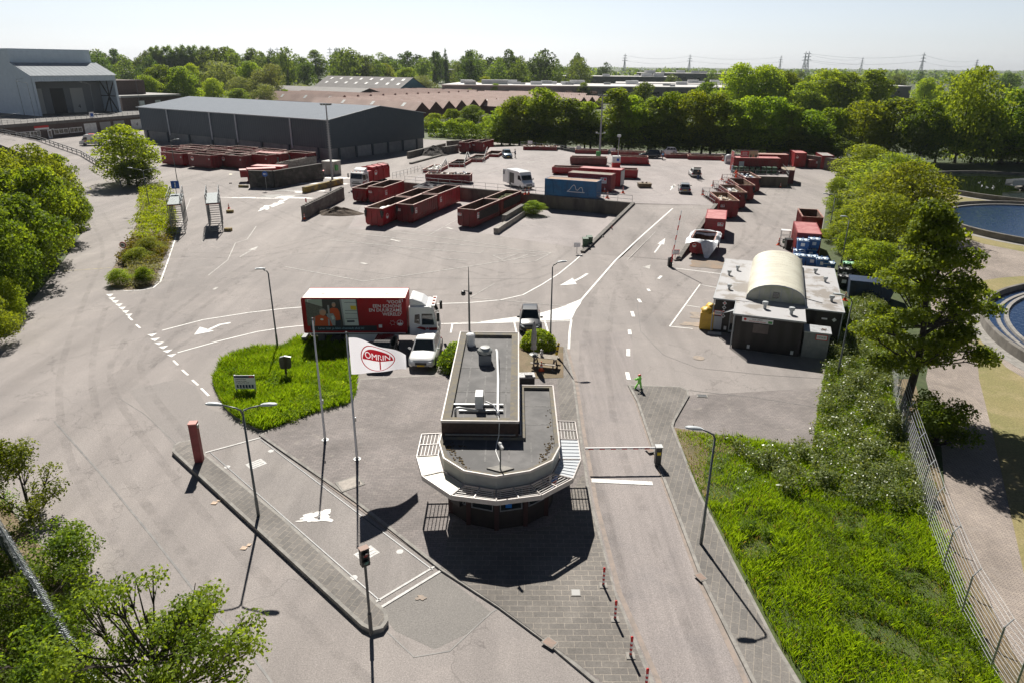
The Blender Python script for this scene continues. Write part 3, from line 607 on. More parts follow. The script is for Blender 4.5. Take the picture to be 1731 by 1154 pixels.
# canopy
CI = [(-3.47,30.9),(-3.5,28.8),(-3.14,27.36),(-2.1,26.28),(-.64,25.86),(.86,26.32),(1.95,27.25),(2.37,28.5),(2.38,30.4),(2.39,32.3)]
CO = [(-4.54,30.83),(-4.51,28.69),(-4.03,27.0),(-2.59,25.5),(-.62,25.11),(1.33,25.56),(2.8,26.88),(3.31,28.53),(3.34,30.4),(3.35,32.3)]
kinds = 'LCCLLLPPL'
fr = MB(); pn = MB(); cp = MB()
V3 = lambda p, z: Vector((p[0], p[1], z))
for i in range(9):
    a, c = V3(CO[i], 2.5), V3(CO[i+1], 2.5); ai, ci = V3(CI[i], 2.62), V3(CI[i+1], 2.62)
    fr.bar(a, c, .05, .24, 0); fr.bar(ai, ci, .05, .07, 0); fr.bar(a+Vector((0,0,.1)), ai, .055, .07, 0); fr.bar(c+Vector((0,0,.1)), ci, .05, .07, 0)
    if kinds[i] == 'L':
        k = 6; bl = MB()
        for j in range(1, k):
            t = j/k; p, q = (a+Vector((0,0,.07))).lerp(ai, t), (c+Vector((0,0,.07))).lerp(ci, t); bl.bar(p, q, .03, .035, 0)
        bl.build('louvre', LOUV, bo); fr.bar(((a+c)/2+Vector((0,0,.1))), (ai+ci)/2, .05, .06)
    else:
        tgt = cp if kinds[i] == 'C' else pn; z = Vector((0,0,.1)); tgt.add([a+z, c+z, ci, ai], [(0,1,2,3)], 0); tgt.add([a+z-Vector((0,0,.03)), c+z-Vector((0,0,.03)), ci-Vector((0,0,.03)), ai-Vector((0,0,.03))], [(3,2,1,0)], 0)
        if kinds[i] == 'P':
            for j in range(1, 6): t = j/6; pn.bar((a+z).lerp(c+z, t)+Vector((0,0,.012)), ai.lerp(ci, t)+Vector((0,0,.012)), .04, .03, 0)
fr.build('canopy_frame', ALU, bo); cp.build('solid_panel', CREAM, bo); pn.build('ribbed_panel', M('clear_sheet', (.5,.53,.56), .3), bo)
for i in range(2, 7):            # facade windows between dark posts
    a, c = Vector(Wl[i]), Vector(Wl[i+1]); d = (c-a).normalized(); n = Vector((d.y, -d.x)); L = (c-a).length
    P = lambda s, o, z: (a.x+d.x*s+n.x*o, a.y+d.y*s+n.y*o, z)
    f = MB(); f.bar(P(.16,.03,1.12), P(L-.16,.03,1.12), .06, .05); f.bar(P(.16,.03,2.2), P(L-.16,.03,2.2), .06, .05); f.bar(P(.18,.03,1.1), P(.18,.03,2.2), .05, .05); f.bar(P(L-.18,.03,1.1), P(L-.18,.03,2.2), .05, .05)
    wf = f.build('window', M('window_frame_grey', (.2,.21,.22), .5), bo)
    g = MB(); g.add([P(.2,.022,1.14), P(L-.2,.022,1.14), P(L-.2,.022,2.18), P(.2,.022,2.18)], [(0,1,2,3)]); g.build('pane', GLASS, wf)
    q = MB(); q.bar(P(0,.02,.1), P(0,.02,2.6), .2, .14); q.build('post', M('post_brown', (.05,.02,.018), .6), bo)
b = MB(); b.box(-.55,.05,26.53,26.56,1.25,1.55); b.build('counter_screen', M('screen_blue', (.02,.16,.5), .3), bo)
a, c = Vector(Wl[2]), Vector(Wl[3]); d = (c-a).normalized(); n = Vector((d.y,-d.x)); p = (a+c)/2+n*.14
b = MB(); b.bar((p.x-d.x*.3,p.y-d.y*.3,1.15),(p.x+d.x*.3,p.y+d.y*.3,1.15),.24,.3); b.bar((p.x-d.x*.36-n.x*.08,p.y-d.y*.36-n.y*.08,1.35),(p.x+d.x*.36-n.x*.08,p.y+d.y*.36-n.y*.08,1.35),.03,.5,1); b.build('ticket_hatch', [BLACKP, STEEL], bo)
def sign_plate(parent, loc, ax, w_, h_, back, name='panel', th=.03):
    x = Vector(ax).normalized(); n = Vector((x.y,-x.x,0)); l = Vector(loc)
    b = MB(); b.bar(l-x*w_/2-n*th/2, l+x*w_/2-n*th/2, th, h_); return b.build(name, back, parent)
sg = T('parking_sign', 'blue notice sign with a crossed red ring mounted on the booth corner', 'sign', (1.86,27.62,0))
sign_plate(sg, (.16,-.06,1.85), (.62,.78,0), .5, .75, BLUES)
b = MB(); b.lathe([(.15,0),(.15,.012),(.11,.012),(.11,0)], n=24, m=0); b.bar((-.09,-.09,.006),(.09,.09,.006),.035,.012,0); o = b.build('ring_symbol', M('sign_red', (.6,.03,.03), .5), sg); facing(o, (.185,-.08,1.95), (.62,.78,0))
b = MB(); b.box(-.12,.12,-.12,.12,-.004,.003); facing(b.build('white_field', WHITES, sg), (.182,-.078,1.95), (.62,.78,0)); facing(text('i', .18, WHITES, sg), (.185,-.08,1.65), (.62,.78,0))
# roof equipment
o = T('vent_cylinder', 'short white vent cylinder standing at the rear of the upper booth roof', 'vent', (-2.55,39.6,3.92)); b = MB(); b.lathe([(.26,0),(.26,.55),(.28,.56),(.28,.72),(.2,.78),(0,.8)], n=20); b.build('cylinder', WHITEP, o, smooth=False)
o = T('roof_fan', 'grey mushroom roof fan on a tall square plinth on the upper roof', 'roof fan', (-1.55,36.9,3.92)); b = MB(); b.box(-.36,.36,-.36,.36,0,.6); b.build('plinth', M('plinth_grey',(.2,.21,.22),.6), o); b = MB(); b.lathe([(.3,.6),(.42,.68),(.42,.85),(.3,.95),(.28,1.0),(0,1.02)], n=20); b.build('fan_head', M('fan_grey',(.3,.31,.3),.5), o)
o = T('air_conditioner', 'white outdoor air conditioner unit on two rails on the upper roof', 'air conditioner', (-1.62,31.2,3.92)); b = MB(); b.box(-.2,.2,-.4,.4,.14,.85); b.build('case', WHITEB, o, bevel=.03); b = MB(); b.lathe([(.26,0),(.26,.02),(0,.02)], n=20); facing(b.build('fan_grille', DSTEEL, o), (.2,0,.5), (0,1,0)); b = MB(); b.box(-1.35,1.2,.16,.26,.03,.13); b.box(-1.0,1.2,-.5,-.4,.03,.13); b.build('rail', STEEL, o)
o = T('roof_duct', 'long white pipe duct running along the upper roof to the air conditioner', 'pipe', (0,0,0)); b = MB(); b.tube([(-.92,37.9,4.02),(-.92,38.0,4.3),(-.88,37.7,4.3),(-.74,34.4,4.06),(-.68,30.7,4.06),(-.66,30.3,4.0)], .075, 10); b.build('pipe', WHITEP, o, smooth=True); b = MB(); b.tube([(-.68,30.5,4.05),(-.9,30.9,4.25),(-1.3,31.0,4.4)], .045, 8); b.build('hose', WHITEB, o, smooth=True)
o = T('vent_pipe', 'short bent vent pipe near the front left of the upper roof', 'vent', (-2.75,30.3,3.92)); b = MB(); b.tube([(0,0,0),(0,0,.4),(.05,0,.47),(.2,0,.48),(1.1,.02,.3)], .06, 8); b.build('pipe', STEEL, o, smooth=True)
o = T('roof_camera', 'white surveillance camera on a short pole at the front of the lower roof', 'camera', (-.48,26.75,3.14)); b = MB(); 
b.prism([(-.62,.05),(.02,-.25),(.62,.05),(0,.32)], 0, .05); b.build('base_slab', KERB, o); b = MB(); b.tube([(0,0,.05),(0,0,1.25)], .035, 8); b.build('pole', LAMPM, o); b = MB(); b.tube([(-.06,.1,1.32),(.1,-.2,1.2)], .07, 10); b.tube([(0,0,1.2),(0,.03,1.36)], .06, 8); b.build('camera_head', WHITEP, o)
o = T('roof_cable', 'white cable trailing over the booth roof edge to the camera', 'cable'); b = MB(); b.tube([(-.66,30.2,4.0),(-.6,29.6,4.14),(-.58,29.4,4.0),(-.6,29.35,3.4),(-.7,29.0,3.16),(-.72,28.3,3.15),(-.5,27.3,3.15),(-.48,26.8,3.2)], .022, 6); b.build('line', WHITEP, o)
o = T('camera_mast', 'thin dark mast with camera dome rising behind the upper booth roof', 'mast', (-2.75,41.75,0)); h = 8.3; b = MB(); b.tube([(0,0,0),(0,0,5.6),(0,0,h)], [.075,.06,.018], 8); b.build('pole', LAMPM, o); b = MB(); b.tube([(0,0,6.7),(-.35,0,6.75)], .03, 6); b.lathe([(0,6.4),(.13,6.45),(.15,6.6),(.1,6.72),(0,6.74)], -.35, 0, 12); b.lathe([(0,6.45),(.09,6.5),(.09,6.65),(0,6.7)], .12, 0, 10); b.build('camera_dome', BLACKP, o)

# ------------------------------------------------------------------ chemical waste depot
DEP = T('waste_depot', 'black panelled depot with grey flat roofs and a cream barrel vault', 'building', (16.8,49.12,0), R(-20))
DPAN = ribbed('depot_panel', (.02,.0165,.0155), (.027,.022,.02), .9, 'X', .5, .55)
DROOF = M('depot_roof', (.4,.395,.4), .6, (.24,.215,.19), .5, lo=.5, hi=.58, bump=.05)
DTRIM = M('depot_trim', (.4,.42,.43), .5)
b = MB(); b.box(-1.75,7.55,3.25,16.0,0,2.72); b.box(0,4.78,.0,3.25,0,2.68); b.build('wall', DPAN, DEP)
b = MB(); b.box(-1.87,7.67,3.1,16.12,2.72,2.84); b.box(-.14,4.92,-.14,3.1,2.68,2.81); b.build('roof', DROOF, DEP)
b = MB(); b.bar((-1.88,3.07,2.8),(-.16,3.07,2.8),.06,.09); b.bar((4.94,3.07,2.8),(7.68,3.07,2.8),.06,.09); b.bar((-.16,-.17,2.78),(4.94,-.17,2.78),.06,.1); b.bar((-1.9,3.06,2.8),(-1.9,16.1,2.8),.06,.09); b.bar((7.7,3.06,2.8),(7.7,16.1,2.8),.06,.09); b.bar((-.17,-.15,2.78),(-.17,3.05,2.78),.06,.1)
b.tube([(-1.82,3.15,0),(-1.82,3.15,2.75)],.05,6); b.tube([(-.08,-.08,0),(-.08,-.08,2.7)],.05,6); b.tube([(7.6,3.15,0),(7.6,3.15,2.75)],.05,6); b.build('trim', DTRIM, DEP)
K = 14; u0, u1, v0, v1, zr, rise = .55, 4.95, 3.75, 15.6, 2.84, 1.35
arc = [(u0+(u1-u0)*(1-math.cos(math.pi*k/K))/2, zr+rise*math.sin(math.pi*k/K)**.85) for k in range(K+1)]
b = MB(); nn = 14
for j in range(nn):
    ya, yb = v0+(v1-v0)*j/nn, v0+(v1-v0)*(j+1)/nn-.02
    b.add([(p[0],ya,p[1]) for p in arc]+[(p[0],yb,p[1]) for p in arc], [(i,i+1,K+1+i+1,K+1+i) for i in range(K)])
    b.add([(p[0],yb,p[1]-.02) for p in arc]+[(p[0],yb+.02,p[1]-.02) for p in arc], [(i,i+1,K+1+i+1,K+1+i) for i in range(K)])
vt = b.build('vault', M('vault_cream', (.64,.62,.51), .45, (.55,.52,.42), .7), DEP, smooth=True)
for yy in (v0+.12, v1-.1): b = MB(); b.add([(p[0],yy,p[1]-.03) for p in arc], [tuple(range(K+1))]); b.build('vault_end', M('vault_end_panel', (.5,.49,.42), .5, (.36,.38,.22), .9), vt)
b = MB(); 
for u in (1.5,2.3,3.1,3.9): b.bar((u,v0+.1,zr),(u,v0+.1,zr+rise*.85),.05,.05)
b.tube([(p[0],v0+.02,p[1]) for p in arc],.05,6); b.box(2.5,2.95,v0+.06,v0+.1,zr+.3,zr+.75,1); b.build('vault_frame', [DTRIM, GLASS], vt)
for (u, v, s) in [(-.6,12.2,1),(-1.2,10.3,1),(-.9,5.9,1),(6.0,13.8,1),(6.7,11.2,1),(2.0,1.9,1.2),(3.9,1.2,1.2),(6.9,5.6,1.1)]:
    b = MB(); b.lathe([(.1,0),(.1,.22),(.17,.24),(.19,.4),(.17,.44),(0,.46)], n=12); o = b.build('roof_vent', DTRIM, DEP); o.location = (u,v,2.84); o.scale = (s,s,s)
b = MB(); b.bar((4.95,5.6,2.86),(6.2,4.7,2.9),.04,.04); b.bar((4.95,5.6,2.86),(4.95,5.6,3.15),.03,.03); b.build('roof_bracket', DSTEEL, DEP)
b = MB(); b.box(1.35,2.45,-.03,.0,1.45,2.15); b.build('blank_window', M('taupe_panel', (.14,.11,.1), .5, (.1,.08,.075), 2), DEP)
def flat(parent, name, cx, z, w_, h_, y, mat, th=.02):
    b = MB(); b.box(cx-w_/2,cx+w_/2,y-th,y,z-h_/2,z+h_/2); return b.build(name, mat, parent)
s = flat(DEP, 'name_board', 1.6, 2.42, 2.2, .34, -.01, WHITES)
facing(text('KCA - DEPOT', .12, BLACKP, s), (1.6,-.036,2.48), (1,0,0)); facing(text('Chemisch afval inleveren', .12, REDPAINT, s), (1.6,-.036,2.34), (1,0,0))
b = MB(); b.lathe([(.1,0),(.1,.01),(0,.01)], n=16); facing(b.build('logo_disc', REDPAINT, s), (.72,-.036,2.44), (1,0,0)); b = MB(); b.box(-.14,.14,-.09,.09,0,.008); facing(b.build('logo_green', GRNS, s), (2.5,-.036,2.38), (1,0,0))
for k in range(4):
    b = MB(); b.add([(0,-.17,0),(.17,0,0),(0,.17,0),(-.17,0,0)], [(0,1,2,3)], 0); b.add([(0,-.09,.004),(.09,0,.004),(0,.09,.004),(-.09,0,.004)], [(0,1,2,3)], 1); facing(b.build('hazard_diamond', [WHITES, [REDPAINT, BLACKP, ORANGE, BLACKP][k]], DEP), (-1.0,3.225,2.45-k*.36), (1,0,0))
for (cx, z, w_, h_, mt, tx) in [(-1.42,1.6,.62,.42,WHITES,'VERBODEN\nTOEGANG'),]:
    s = flat(DEP, 'notice_board', cx, z, w_, h_, 3.23, REDPAINT); flat(s, 'notice_field', cx, z, w_-.08, h_-.08, 3.205, WHITES, .006); facing(text(tx, .1, BLACKP, s), (cx,3.19,z), (1,0,0))
flat(DEP, 'white_door_sheet', -1.4, .75, .7, 1.1, 3.22, M('door_sheet', (.42,.44,.46), .5)); 
for (u, z, y) in [(1.2,.32,-.01),(4.3,.28,-.01),(-.75,.4,3.235)]: flat(DEP, 'socket_box', u, z, .2, .28, y, WHITEB, .06)
b = MB(); b.add([(-.25,3.2,2.15),(-1.25,2.45,1.75),(-1.25,2.45,1.8),(-.25,3.2,2.2),(-.2,2.0,2.3),(-.2,2.0,2.35)], [(0,1,4),(3,5,2),(0,4,5,3),(1,2,5,4)]); b.build('door_hood', DTRIM, DEP)
b = MB(); b.box(-.5,-.03,3.17,3.22,.1,2.0); b.box(-.42,-.1,3.15,3.17,.3,1.7,1); b.build('side_door', [M('door_grey', (.3,.32,.33), .5), GLASS], DEP)
c = T('storage_cabinet', 'grey steel cabinet with light top standing beside the black depot', 'cabinet', (16.8+.94*4.95+.342*.1, 49.12-.342*4.95+.94*.1, 0), R(-20))
b = MB(); b.box(0,1.75,0,1.5,.02,1.95); b.build('body', M('cabinet_grey', (.2,.21,.21), .6, (.26,.27,.26), 2), c); b = MB(); b.box(-.06,1.82,-.08,1.56,1.95,2.06); b.build('lid', M('cabinet_top', (.42,.44,.46), .5, (.3,.3,.3), 4), c); b = MB(); b.bar((1.1,.5,2.12),(1.5,.7,2.12),.05,.05); b.bar((1.2,.75,2.12),(1.4,.45,2.12),.05,.05); b.build('top_clamp', RUSTL, c)
s = flat(c, 'notice_board', 1.2, 1.68, .8, .42, -.002, REDPAINT); flat(s, 'notice_field', 1.2, 1.68, .7, .32, -.024, WHITES, .006); facing(text('ROKEN EN OPEN\nVUUR VERBODEN', .075, BLACKP, s), (1.2,-.034,1.68), (1,0,0))
b = MB(); b.add([(0,-.17,0),(.17,0,0),(0,.17,0),(-.17,0,0)], [(0,1,2,3)]); facing(b.build('hazard_diamond', WHITES, DEP), (7.1,3.225,2.1), (1,0,0)); flat(DEP, 'small_plate', 6.4, 2.12, .4, .12, 3.23, WHITES)

# ------------------------------------------------------------------ slate blue warehouse
SLATE = ribbed('slate_cladding', (.042,.064,.085), (.05,.072,.094), .8, 'X', .4, .5)
SLATE2 = ribbed('slate_cladding_side', (.042,.064,.085), (.05,.072,.094), .8, 'Y', .4, .5)
BROOF = ribbed('warehouse_roof', (.2,.225,.26), (.215,.24,.275), 1.2, 'X', .25, .85, spec=.1)
PANELC = M('concrete_panel', (.26,.27,.27), .85, (.2,.205,.205), .5)
# local frame: origin near corner, x along the long side away to the left, y along the short side
wo = Vector((-40.3,157.0,0)); wdir = Vector((-60.6,40.7,0)).normalized(); WL, WD = 75.0, 31.5
wh = T('warehouse', 'long slate blue warehouse with grey pitched roof and concrete panel base', 'building', wo, math.atan2(wdir.y, wdir.x))
# y local must point away: (-wdir.y, wdir.x) rotated -> left of wdir points towards camera, so y is negative
b = MB(); b.box(0,WL,-WD,0,2.5,8.6,0); b.build('cladding', SLATE, wh)
b = MB(); b.box(.25,WL-.25,-WD+.25,-.25,0,2.5,0); b.build('base_panel', PANELC, wh)
b = MB(); b.ext([(-.3,0)]*0 or [(0,8.6),(WL,8.6)], 0, 1) if False else None
rz = 10.9
b.add([(-.35,.35,8.58),(WL+.35,.35,8.58),(WL+.35,-WD/2,rz),(-.35,-WD/2,rz),(-.35,-WD-.35,8.58),(WL+.35,-WD-.35,8.58)], [(1,0,3,2),(2,3,4,5)], 0)
b.add([(0,0,8.6),(0,-WD,8.6),(0,-WD/2,rz-.06)], [(0,1,2)], 1); b.add([(WL,0,8.6),(WL,-WD,8.6),(WL,-WD/2,rz-.06)], [(2,1,0)], 1); b.build('roof', [BROOF, SLATE2], wh)
b = MB(); b.bar((-.4,.4,8.55),(WL+.4,.4,8.55),.12,.2); b.bar((-.4,.4,8.6),(-.4,-WD/2,rz),.12,.14); b.bar((-.4,-WD/2,rz),(-.4,-WD-.4,8.6),.12,.14); b.build('eave_trim', M('eave_grey', (.46,.49,.51), .4), wh)
for u in (12.5,32.5,42.8,61.5):
    b = MB(); b.bar((u,.12,8.5),(u,.12,1.9),.28,.2); b.build('downpipe', M('downpipe_white', (.55,.58,.62), .4), wh)
PS_ = M('post_slate', (.05,.07,.09), .6)
for k in range(6): b = MB(); b.bar((-.02,-2.5-k*5.2,0),(-.02,-2.5-k*5.2,2.6),.3,.4); b.build('base_post', PS_, wh)
for k in range(8): b = MB(); b.bar((4+k*9.8,.02,0),(4+k*9.8,.02,2.6),.4,.3); b.build('base_post', PS_, wh)
for k in (1,4): b = MB(); b.box(-.03,.0,-2.2-k*5.2-5,-3-k*5.2,.1,2.4); b.build('base_door', M('door_pale_grey', (.3,.31,.31), .7, (.24,.25,.25), 1), wh)

# ------------------------------------------------------------------ pale grey hall on the raised deck
BRK = M('dark_red_brick', (.075,.05,.045), .85, (.1,.07,.06), 2)
deck_f0, deck_f1 = at(0,212,4.5), at(242,193.5,4.5); dd = (deck_f1-deck_f0).normalized(); dn = Vector((dd.y,-dd.x,0))
dk = T('deck_building', 'low brick building with garage doors carrying the raised truck deck', 'building', (deck_f0.x,deck_f0.y,0), math.atan2(dd.y,dd.x))
DL = (deck_f1-deck_f0).length
b = MB(); b.box(-45,DL,.5,70,0,3.7); b.build('wall', BRK, dk)
b = MB(); b.box(-45,DL+14,0,110,3.7,4.5); b.build('deck', M('deck_concrete', (.17,.16,.15), .9, (.12,.115,.11), 1), dk)
b = MB()
for z in (5.0,5.5): b.bar((-45,.15,z),(DL,.15,z),.06,.06)
for k in range(50): b.bar((-44+k*1.85,.15,4.5),(-44+k*1.85,.15,5.5),.06,.06)
b.build('railing', STEEL, dk)
DW = WHITEB
for u, w_, m_, tx in [(27.2,4.2,DW,''),(32.5,3.8,M('door_grey_dirty',(.3,.3,.3),.7),''),(37.5,4,M('door_grey_dirty',(.3,.3,.3),.7),''),(44.3,4.4,DW,'4')]:
    b = MB(); b.box(u-w_/2,u+w_/2,.44,.5,.05,3.1); o = b.build('garage_door', m_, dk); 
    if tx: facing(text(tx, 1.5, BLACKP, o), (u,.42,1.6), (1,0,0))
for u, w_ in [(6,4),(9.5,3),(17.4,4.6),(22.2,4.2),(1,3),(-4,3)]:
    b = MB(); b.box(u-w_/2,u+w_/2,.42,.5,.9,2.3); o = b.build('window', WHITEP, dk); b = MB()
    n = 3
    for k in range(n): b.box(u-w_/2+.15+k*(w_-.15)/n,u-w_/2+(k+1)*(w_-.15)/n,.40,.43,1.05,2.15)
    b.build('pane', GLASS, o)
b = MB(); b.box(13.2,14.4,.42,.5,.05,2.3); b.box(13.45,14.15,.4,.43,.4,2.0,1); b.build('door', [WHITEP, GLASS], dk)
b = MB(); b.box(9.5,13.8,.38,.5,2.5,3.5,0); b.box(9.5,13.8,.36,.38,2.5,2.95,1); b.build('fascia_sign', [REDPAINT, WHITES], dk)
sg = T('deck_sign', 'small square white sign with blue mark on the deck railing', 'sign', deck_f0+dd*28+Vector((0,0,.1)), math.atan2(dd.y,dd.x)); b = MB(); b.box(-.8,.8,-.06,0,0,1.6); b.build('panel', WHITES, sg); b = MB(); b.box(-.5,.5,-.08,-.06,.35,1.25); b.build('symbol', BLUES, sg)
hc = [at(68,197,4.5), at(206,190,4.5)]; hd = (hc[1]-hc[0]).normalized(); HL = (hc[1]-hc[0]).length
hall = T('tipping_hall', 'large pale blue grey metal hall with deep open loading bays on the deck', 'building', hc[0], math.atan2(hd.y,hd.x))
HG = ribbed('hall_cladding', (.6,.68,.76), (.54,.62,.7), .8, 'X', .3, .55); HG2 = ribbed('hall_cladding_side', (.6,.68,.76), (.54,.62,.7), .8, 'Y', .3, .55)
HROOF = ribbed('hall_canopy_roof', (.36,.385,.41), (.31,.335,.36), 1.4, 'X', .3, .9, spec=.1)
HD = 10.0
b = MB()
b.add([(0,0,0),(0,HD,0),(0,HD,15.2),(0,0,11.5)], [(0,3,2,1)], 1); b.add([(.3,.3,0),(.3,HD,0),(.3,HD,14.8),(.3,.3,11.2)], [(0,1,2,3)], 1)
b.box(0,HL,0,.4,9.8,11.5,0); b.box(0,.7,0,.7,0,9.8,0); b.box(HL-.7,HL,0,.7,0,9.8,0); b.build('portico', [HG, HG2], hall)
b = MB(); b.add([(-.4,-.5,11.45),(HL+.4,-.5,11.45),(HL+.4,HD+.5,15.2),(-.4,HD+.5,15.2)], [(0,1,2,3)]); b.build('canopy_roof', HROOF, hall)
b = MB(); b.box(0,HL,HD+.05,60,0,15.2,0); b.box(.02,HL-1,HD+.6,60,15.2,19.0,0); b.build('main_wall', [HG], hall)
b = MB(); b.box(.4,HL-.4,HD-.4,HD,0,9.5); b.build('bay_back', M('bay_dark', (.24,.25,.26), .9), hall)
for u, m_, tx in [(4.5,M('bay_door',(.5,.5,.48),.7),'2'),(11.0,BLACKP,''),(17.0,M('bay_door',(.5,.5,.48),.7),'4')]:
    b = MB(); b.box(u-2,u+2,HD-.5,HD-.4,0,7.5); o = b.build('bay_door', m_, hall)
    if tx: facing(text(tx, 1.8, BLACKP, o), (u,HD-.53,1.8), (1,0,0))
b = MB()
for (a, c) in [((HL-.4,1,0),(HL-.4,HD-1,9.5)),((HL-.4,HD-1,0),(HL-.4,1,9.5)),((HL-.4,1,5),(HL-.4,HD,5)),((HL-.4,HD/2,0),(HL-.4,HD/2,10))]: b.bar(a,c,.25,.25)
b.build('side_brace', DSTEEL, hall)
b = MB(); b.box(HL-.25,HL-.1,.7,HD,0,11); b.build('side_wall', HG2, hall)
ab = T('annex_block', 'low dark brick blocks with flat roofs beside the pale hall', 'building', hc[1]+hd*4, math.atan2(hd.y,hd.x))
b = MB(); b.box(0,22,6,40,-4.4,4.2,0); b.box(3,14,14,40,4.2,9.5,0); b.box(-.2,22.2,5.8,40.2,4.2,4.8,1); b.box(6,8,5.92,6,-1,3,2); b.box(12,14,5.92,6,-1,3,2); b.build('wall', [BRK, M('flat_roof_grey', (.3,.29,.28), .8), WHITEB], ab)
# ramp up to the deck
rm = MB(); CL = [(168,345,0,8),(150,300,.3,8),(100,266,1.6,8),(30,240,3.1,8),(-40,226,4.4,8)]
P = [at(x,y,z) for x,y,z,_ in CL]
for i, p in enumerate(P):
    d = (P[min(i+1,4)]-P[max(i-1,0)]); d.z = 0; d.normalize(); s = Vector((-d.y,d.x,0))*4.2
    rm.v += [tuple(p+s), tuple(p-s), (p.x+s.x,p.y+s.y,-.1), (p.x-s.x,p.y-s.y,-.1)]
for i in range(4):
    o = i*4; rm.f += [(o,o+4,o+5,o+1),(o+1,o+5,o+7,o+3),(o,o+2,o+6,o+4)]; rm.m += [0,1,1]
tag(rm.build('deck_ramp', [ASPH, WALLC]), kind='structure')
rl = T('ramp_railing', 'dark metal crash railing along the edge of the truck ramp', 'railing'); b = MB(); q = MB()
E_ = [Vector(rm.v[i*4+1]) for i in range(5)]
E_[0] = E_[0].lerp(E_[1],.5)
for i in range(4):
    for z in (.45,.9): b.bar(E_[i]+Vector((0,0,z)), E_[i+1]+Vector((0,0,z)), .1, .16)
    n = max(2, int((E_[i+1]-E_[i]).length/2.2))
    for k in range(n): c = E_[i].lerp(E_[i+1], k/n); q = MB(); q.bar(c, c+Vector((0,0,.95)), .1, .1); q.build('post', DSTEEL, rl)
b.build('rail', DSTEEL, rl)

# ------------------------------------------------------------------ factories beyond the trees
PINK = ribbed('faded_tile_roof', (.5,.36,.31), (.4,.28,.24), 1.2, 'Y', .4, .8, noise_scale=.15); PINKD = M('shed_gable_red', (.1,.035,.03), .8, (.13,.05,.045), .5)
gx = Vector((.57,.82,0)); gy = Vector((-.82,.57,0))
def shed(px_, py_, n, pitch, ridge, L, lab, roof=PINK, gable=PINKD, eave=3.2):
    o = T('gabled_shed', lab, 'factory', at(px_,py_), math.atan2(gx.y,gx.x), 'rows of gabled factory sheds'); r = MB(); g = MB()
    for k in range(n):
        x0, x1 = k*pitch, (k+1)*pitch; xm = (x0+x1)/2
        r.add([(x0,-.3,eave),(xm,-.3,ridge),(xm,L,ridge),(x0,L,eave)], [(0,1,2,3)]); r.add([(xm,-.3,ridge),(x1,-.3,eave),(x1,L,eave),(xm,L,ridge)], [(0,1,2,3)])
        for q in range(3): y0 = L*(.12+.28*q); r.add([(x0+.3*pitch*.5+.4,y0,eave+(ridge-eave)*.4+.08),(xm-.5,y0,eave+(ridge-eave)*.85+.08),(xm-.5,y0+1.6,eave+(ridge-eave)*.85+.08),(x0+.3*pitch*.5+.4,y0+1.6,eave+(ridge-eave)*.4+.08)], [(0,1,2,3)], 1)
        g.add([(x0,0,0),(x1,0,0),(x1,0,eave),(xm,0,ridge-.05),(x0,0,eave)], [(0,1,2,3,4)])
    g.box(0,n*pitch,.2,L-.2,0,eave-.1); r.build('roof', [roof, WHITEB], o); g.build('gable', gable, o); return o
shed(572,188,13,8.2,6.8,60,'farther row of pink roofed sheds with dark gables behind the warehouse')
shed(702,202,17,8.2,6.2,62,'nearer row of pink roofed sheds seen over the hedge trees')
shed(880,196,9,8.2,6.0,50,'short pink roofed shed row half hidden by the poplar trees at right')
o = T('barn', 'dark corrugated roofed barn with rows of skylights and blue gable end', 'barn', at(676,170), math.atan2(gx.y,gx.x)); b = MB(); L = 75
b.add([(-1,-.5,6),(12,-.5,12.5),(12,L,12.5),(-1,L,6)], [(0,1,2,3)]); b.add([(12,-.5,12.5),(25,-.5,6),(25,L,6),(12,L,12.5)], [(0,1,2,3)])
for q in range(8):
    for f in (.35,.7): b.add([(-1+13*f,4+q*9,6+6.5*f+.1),(-1+13*(f+.16),4+q*9,6+6.5*(f+.16)+.1),(-1+13*(f+.16),6+q*9,6+6.5*(f+.16)+.1),(-1+13*f,6+q*9,6+6.5*f+.1)], [(0,1,2,3)], 1)
b.build('roof', [M('dark_corrugated', (.11,.1,.1), .8, (.15,.14,.135), .3), WHITEB], o); b = MB(); b.add([(0,0,0),(24,0,0),(24,0,6.2),(12,0,12.3),(0,0,6.2)], [(0,1,2,3,4)]); b.box(0,24,.2,L-.3,0,6); b.build('wall', M('petrol_blue_wall', (.02,.1,.15), .6), o)
o = T('long_shed', 'long shed with a low dark grey roof behind the warehouse', 'shed', at(590,182), math.atan2(gx.y,gx.x)); b = MB(); L = 95
b.add([(-1,-.5,4.5),(14,-.5,8.5),(14,L,8.5),(-1,L,4.5)], [(0,1,2,3)]); b.add([(14,-.5,8.5),(29,-.5,4.5),(29,L,4.5),(14,L,8.5)], [(0,1,2,3)]); b.build('roof', M('grey_corrugated', (.16,.15,.145), .8, (.12,.115,.11), .2), o); b = MB(); b.box(0,28,.1,L-.5,0,4.6); b.build('wall', BRK, o)
FW = M('factory_grey_wall', (.17,.165,.16), .8, (.14,.135,.13), .2); FR = M('factory_pale_roof', (.55,.53,.52), .7, (.44,.42,.41), .08)
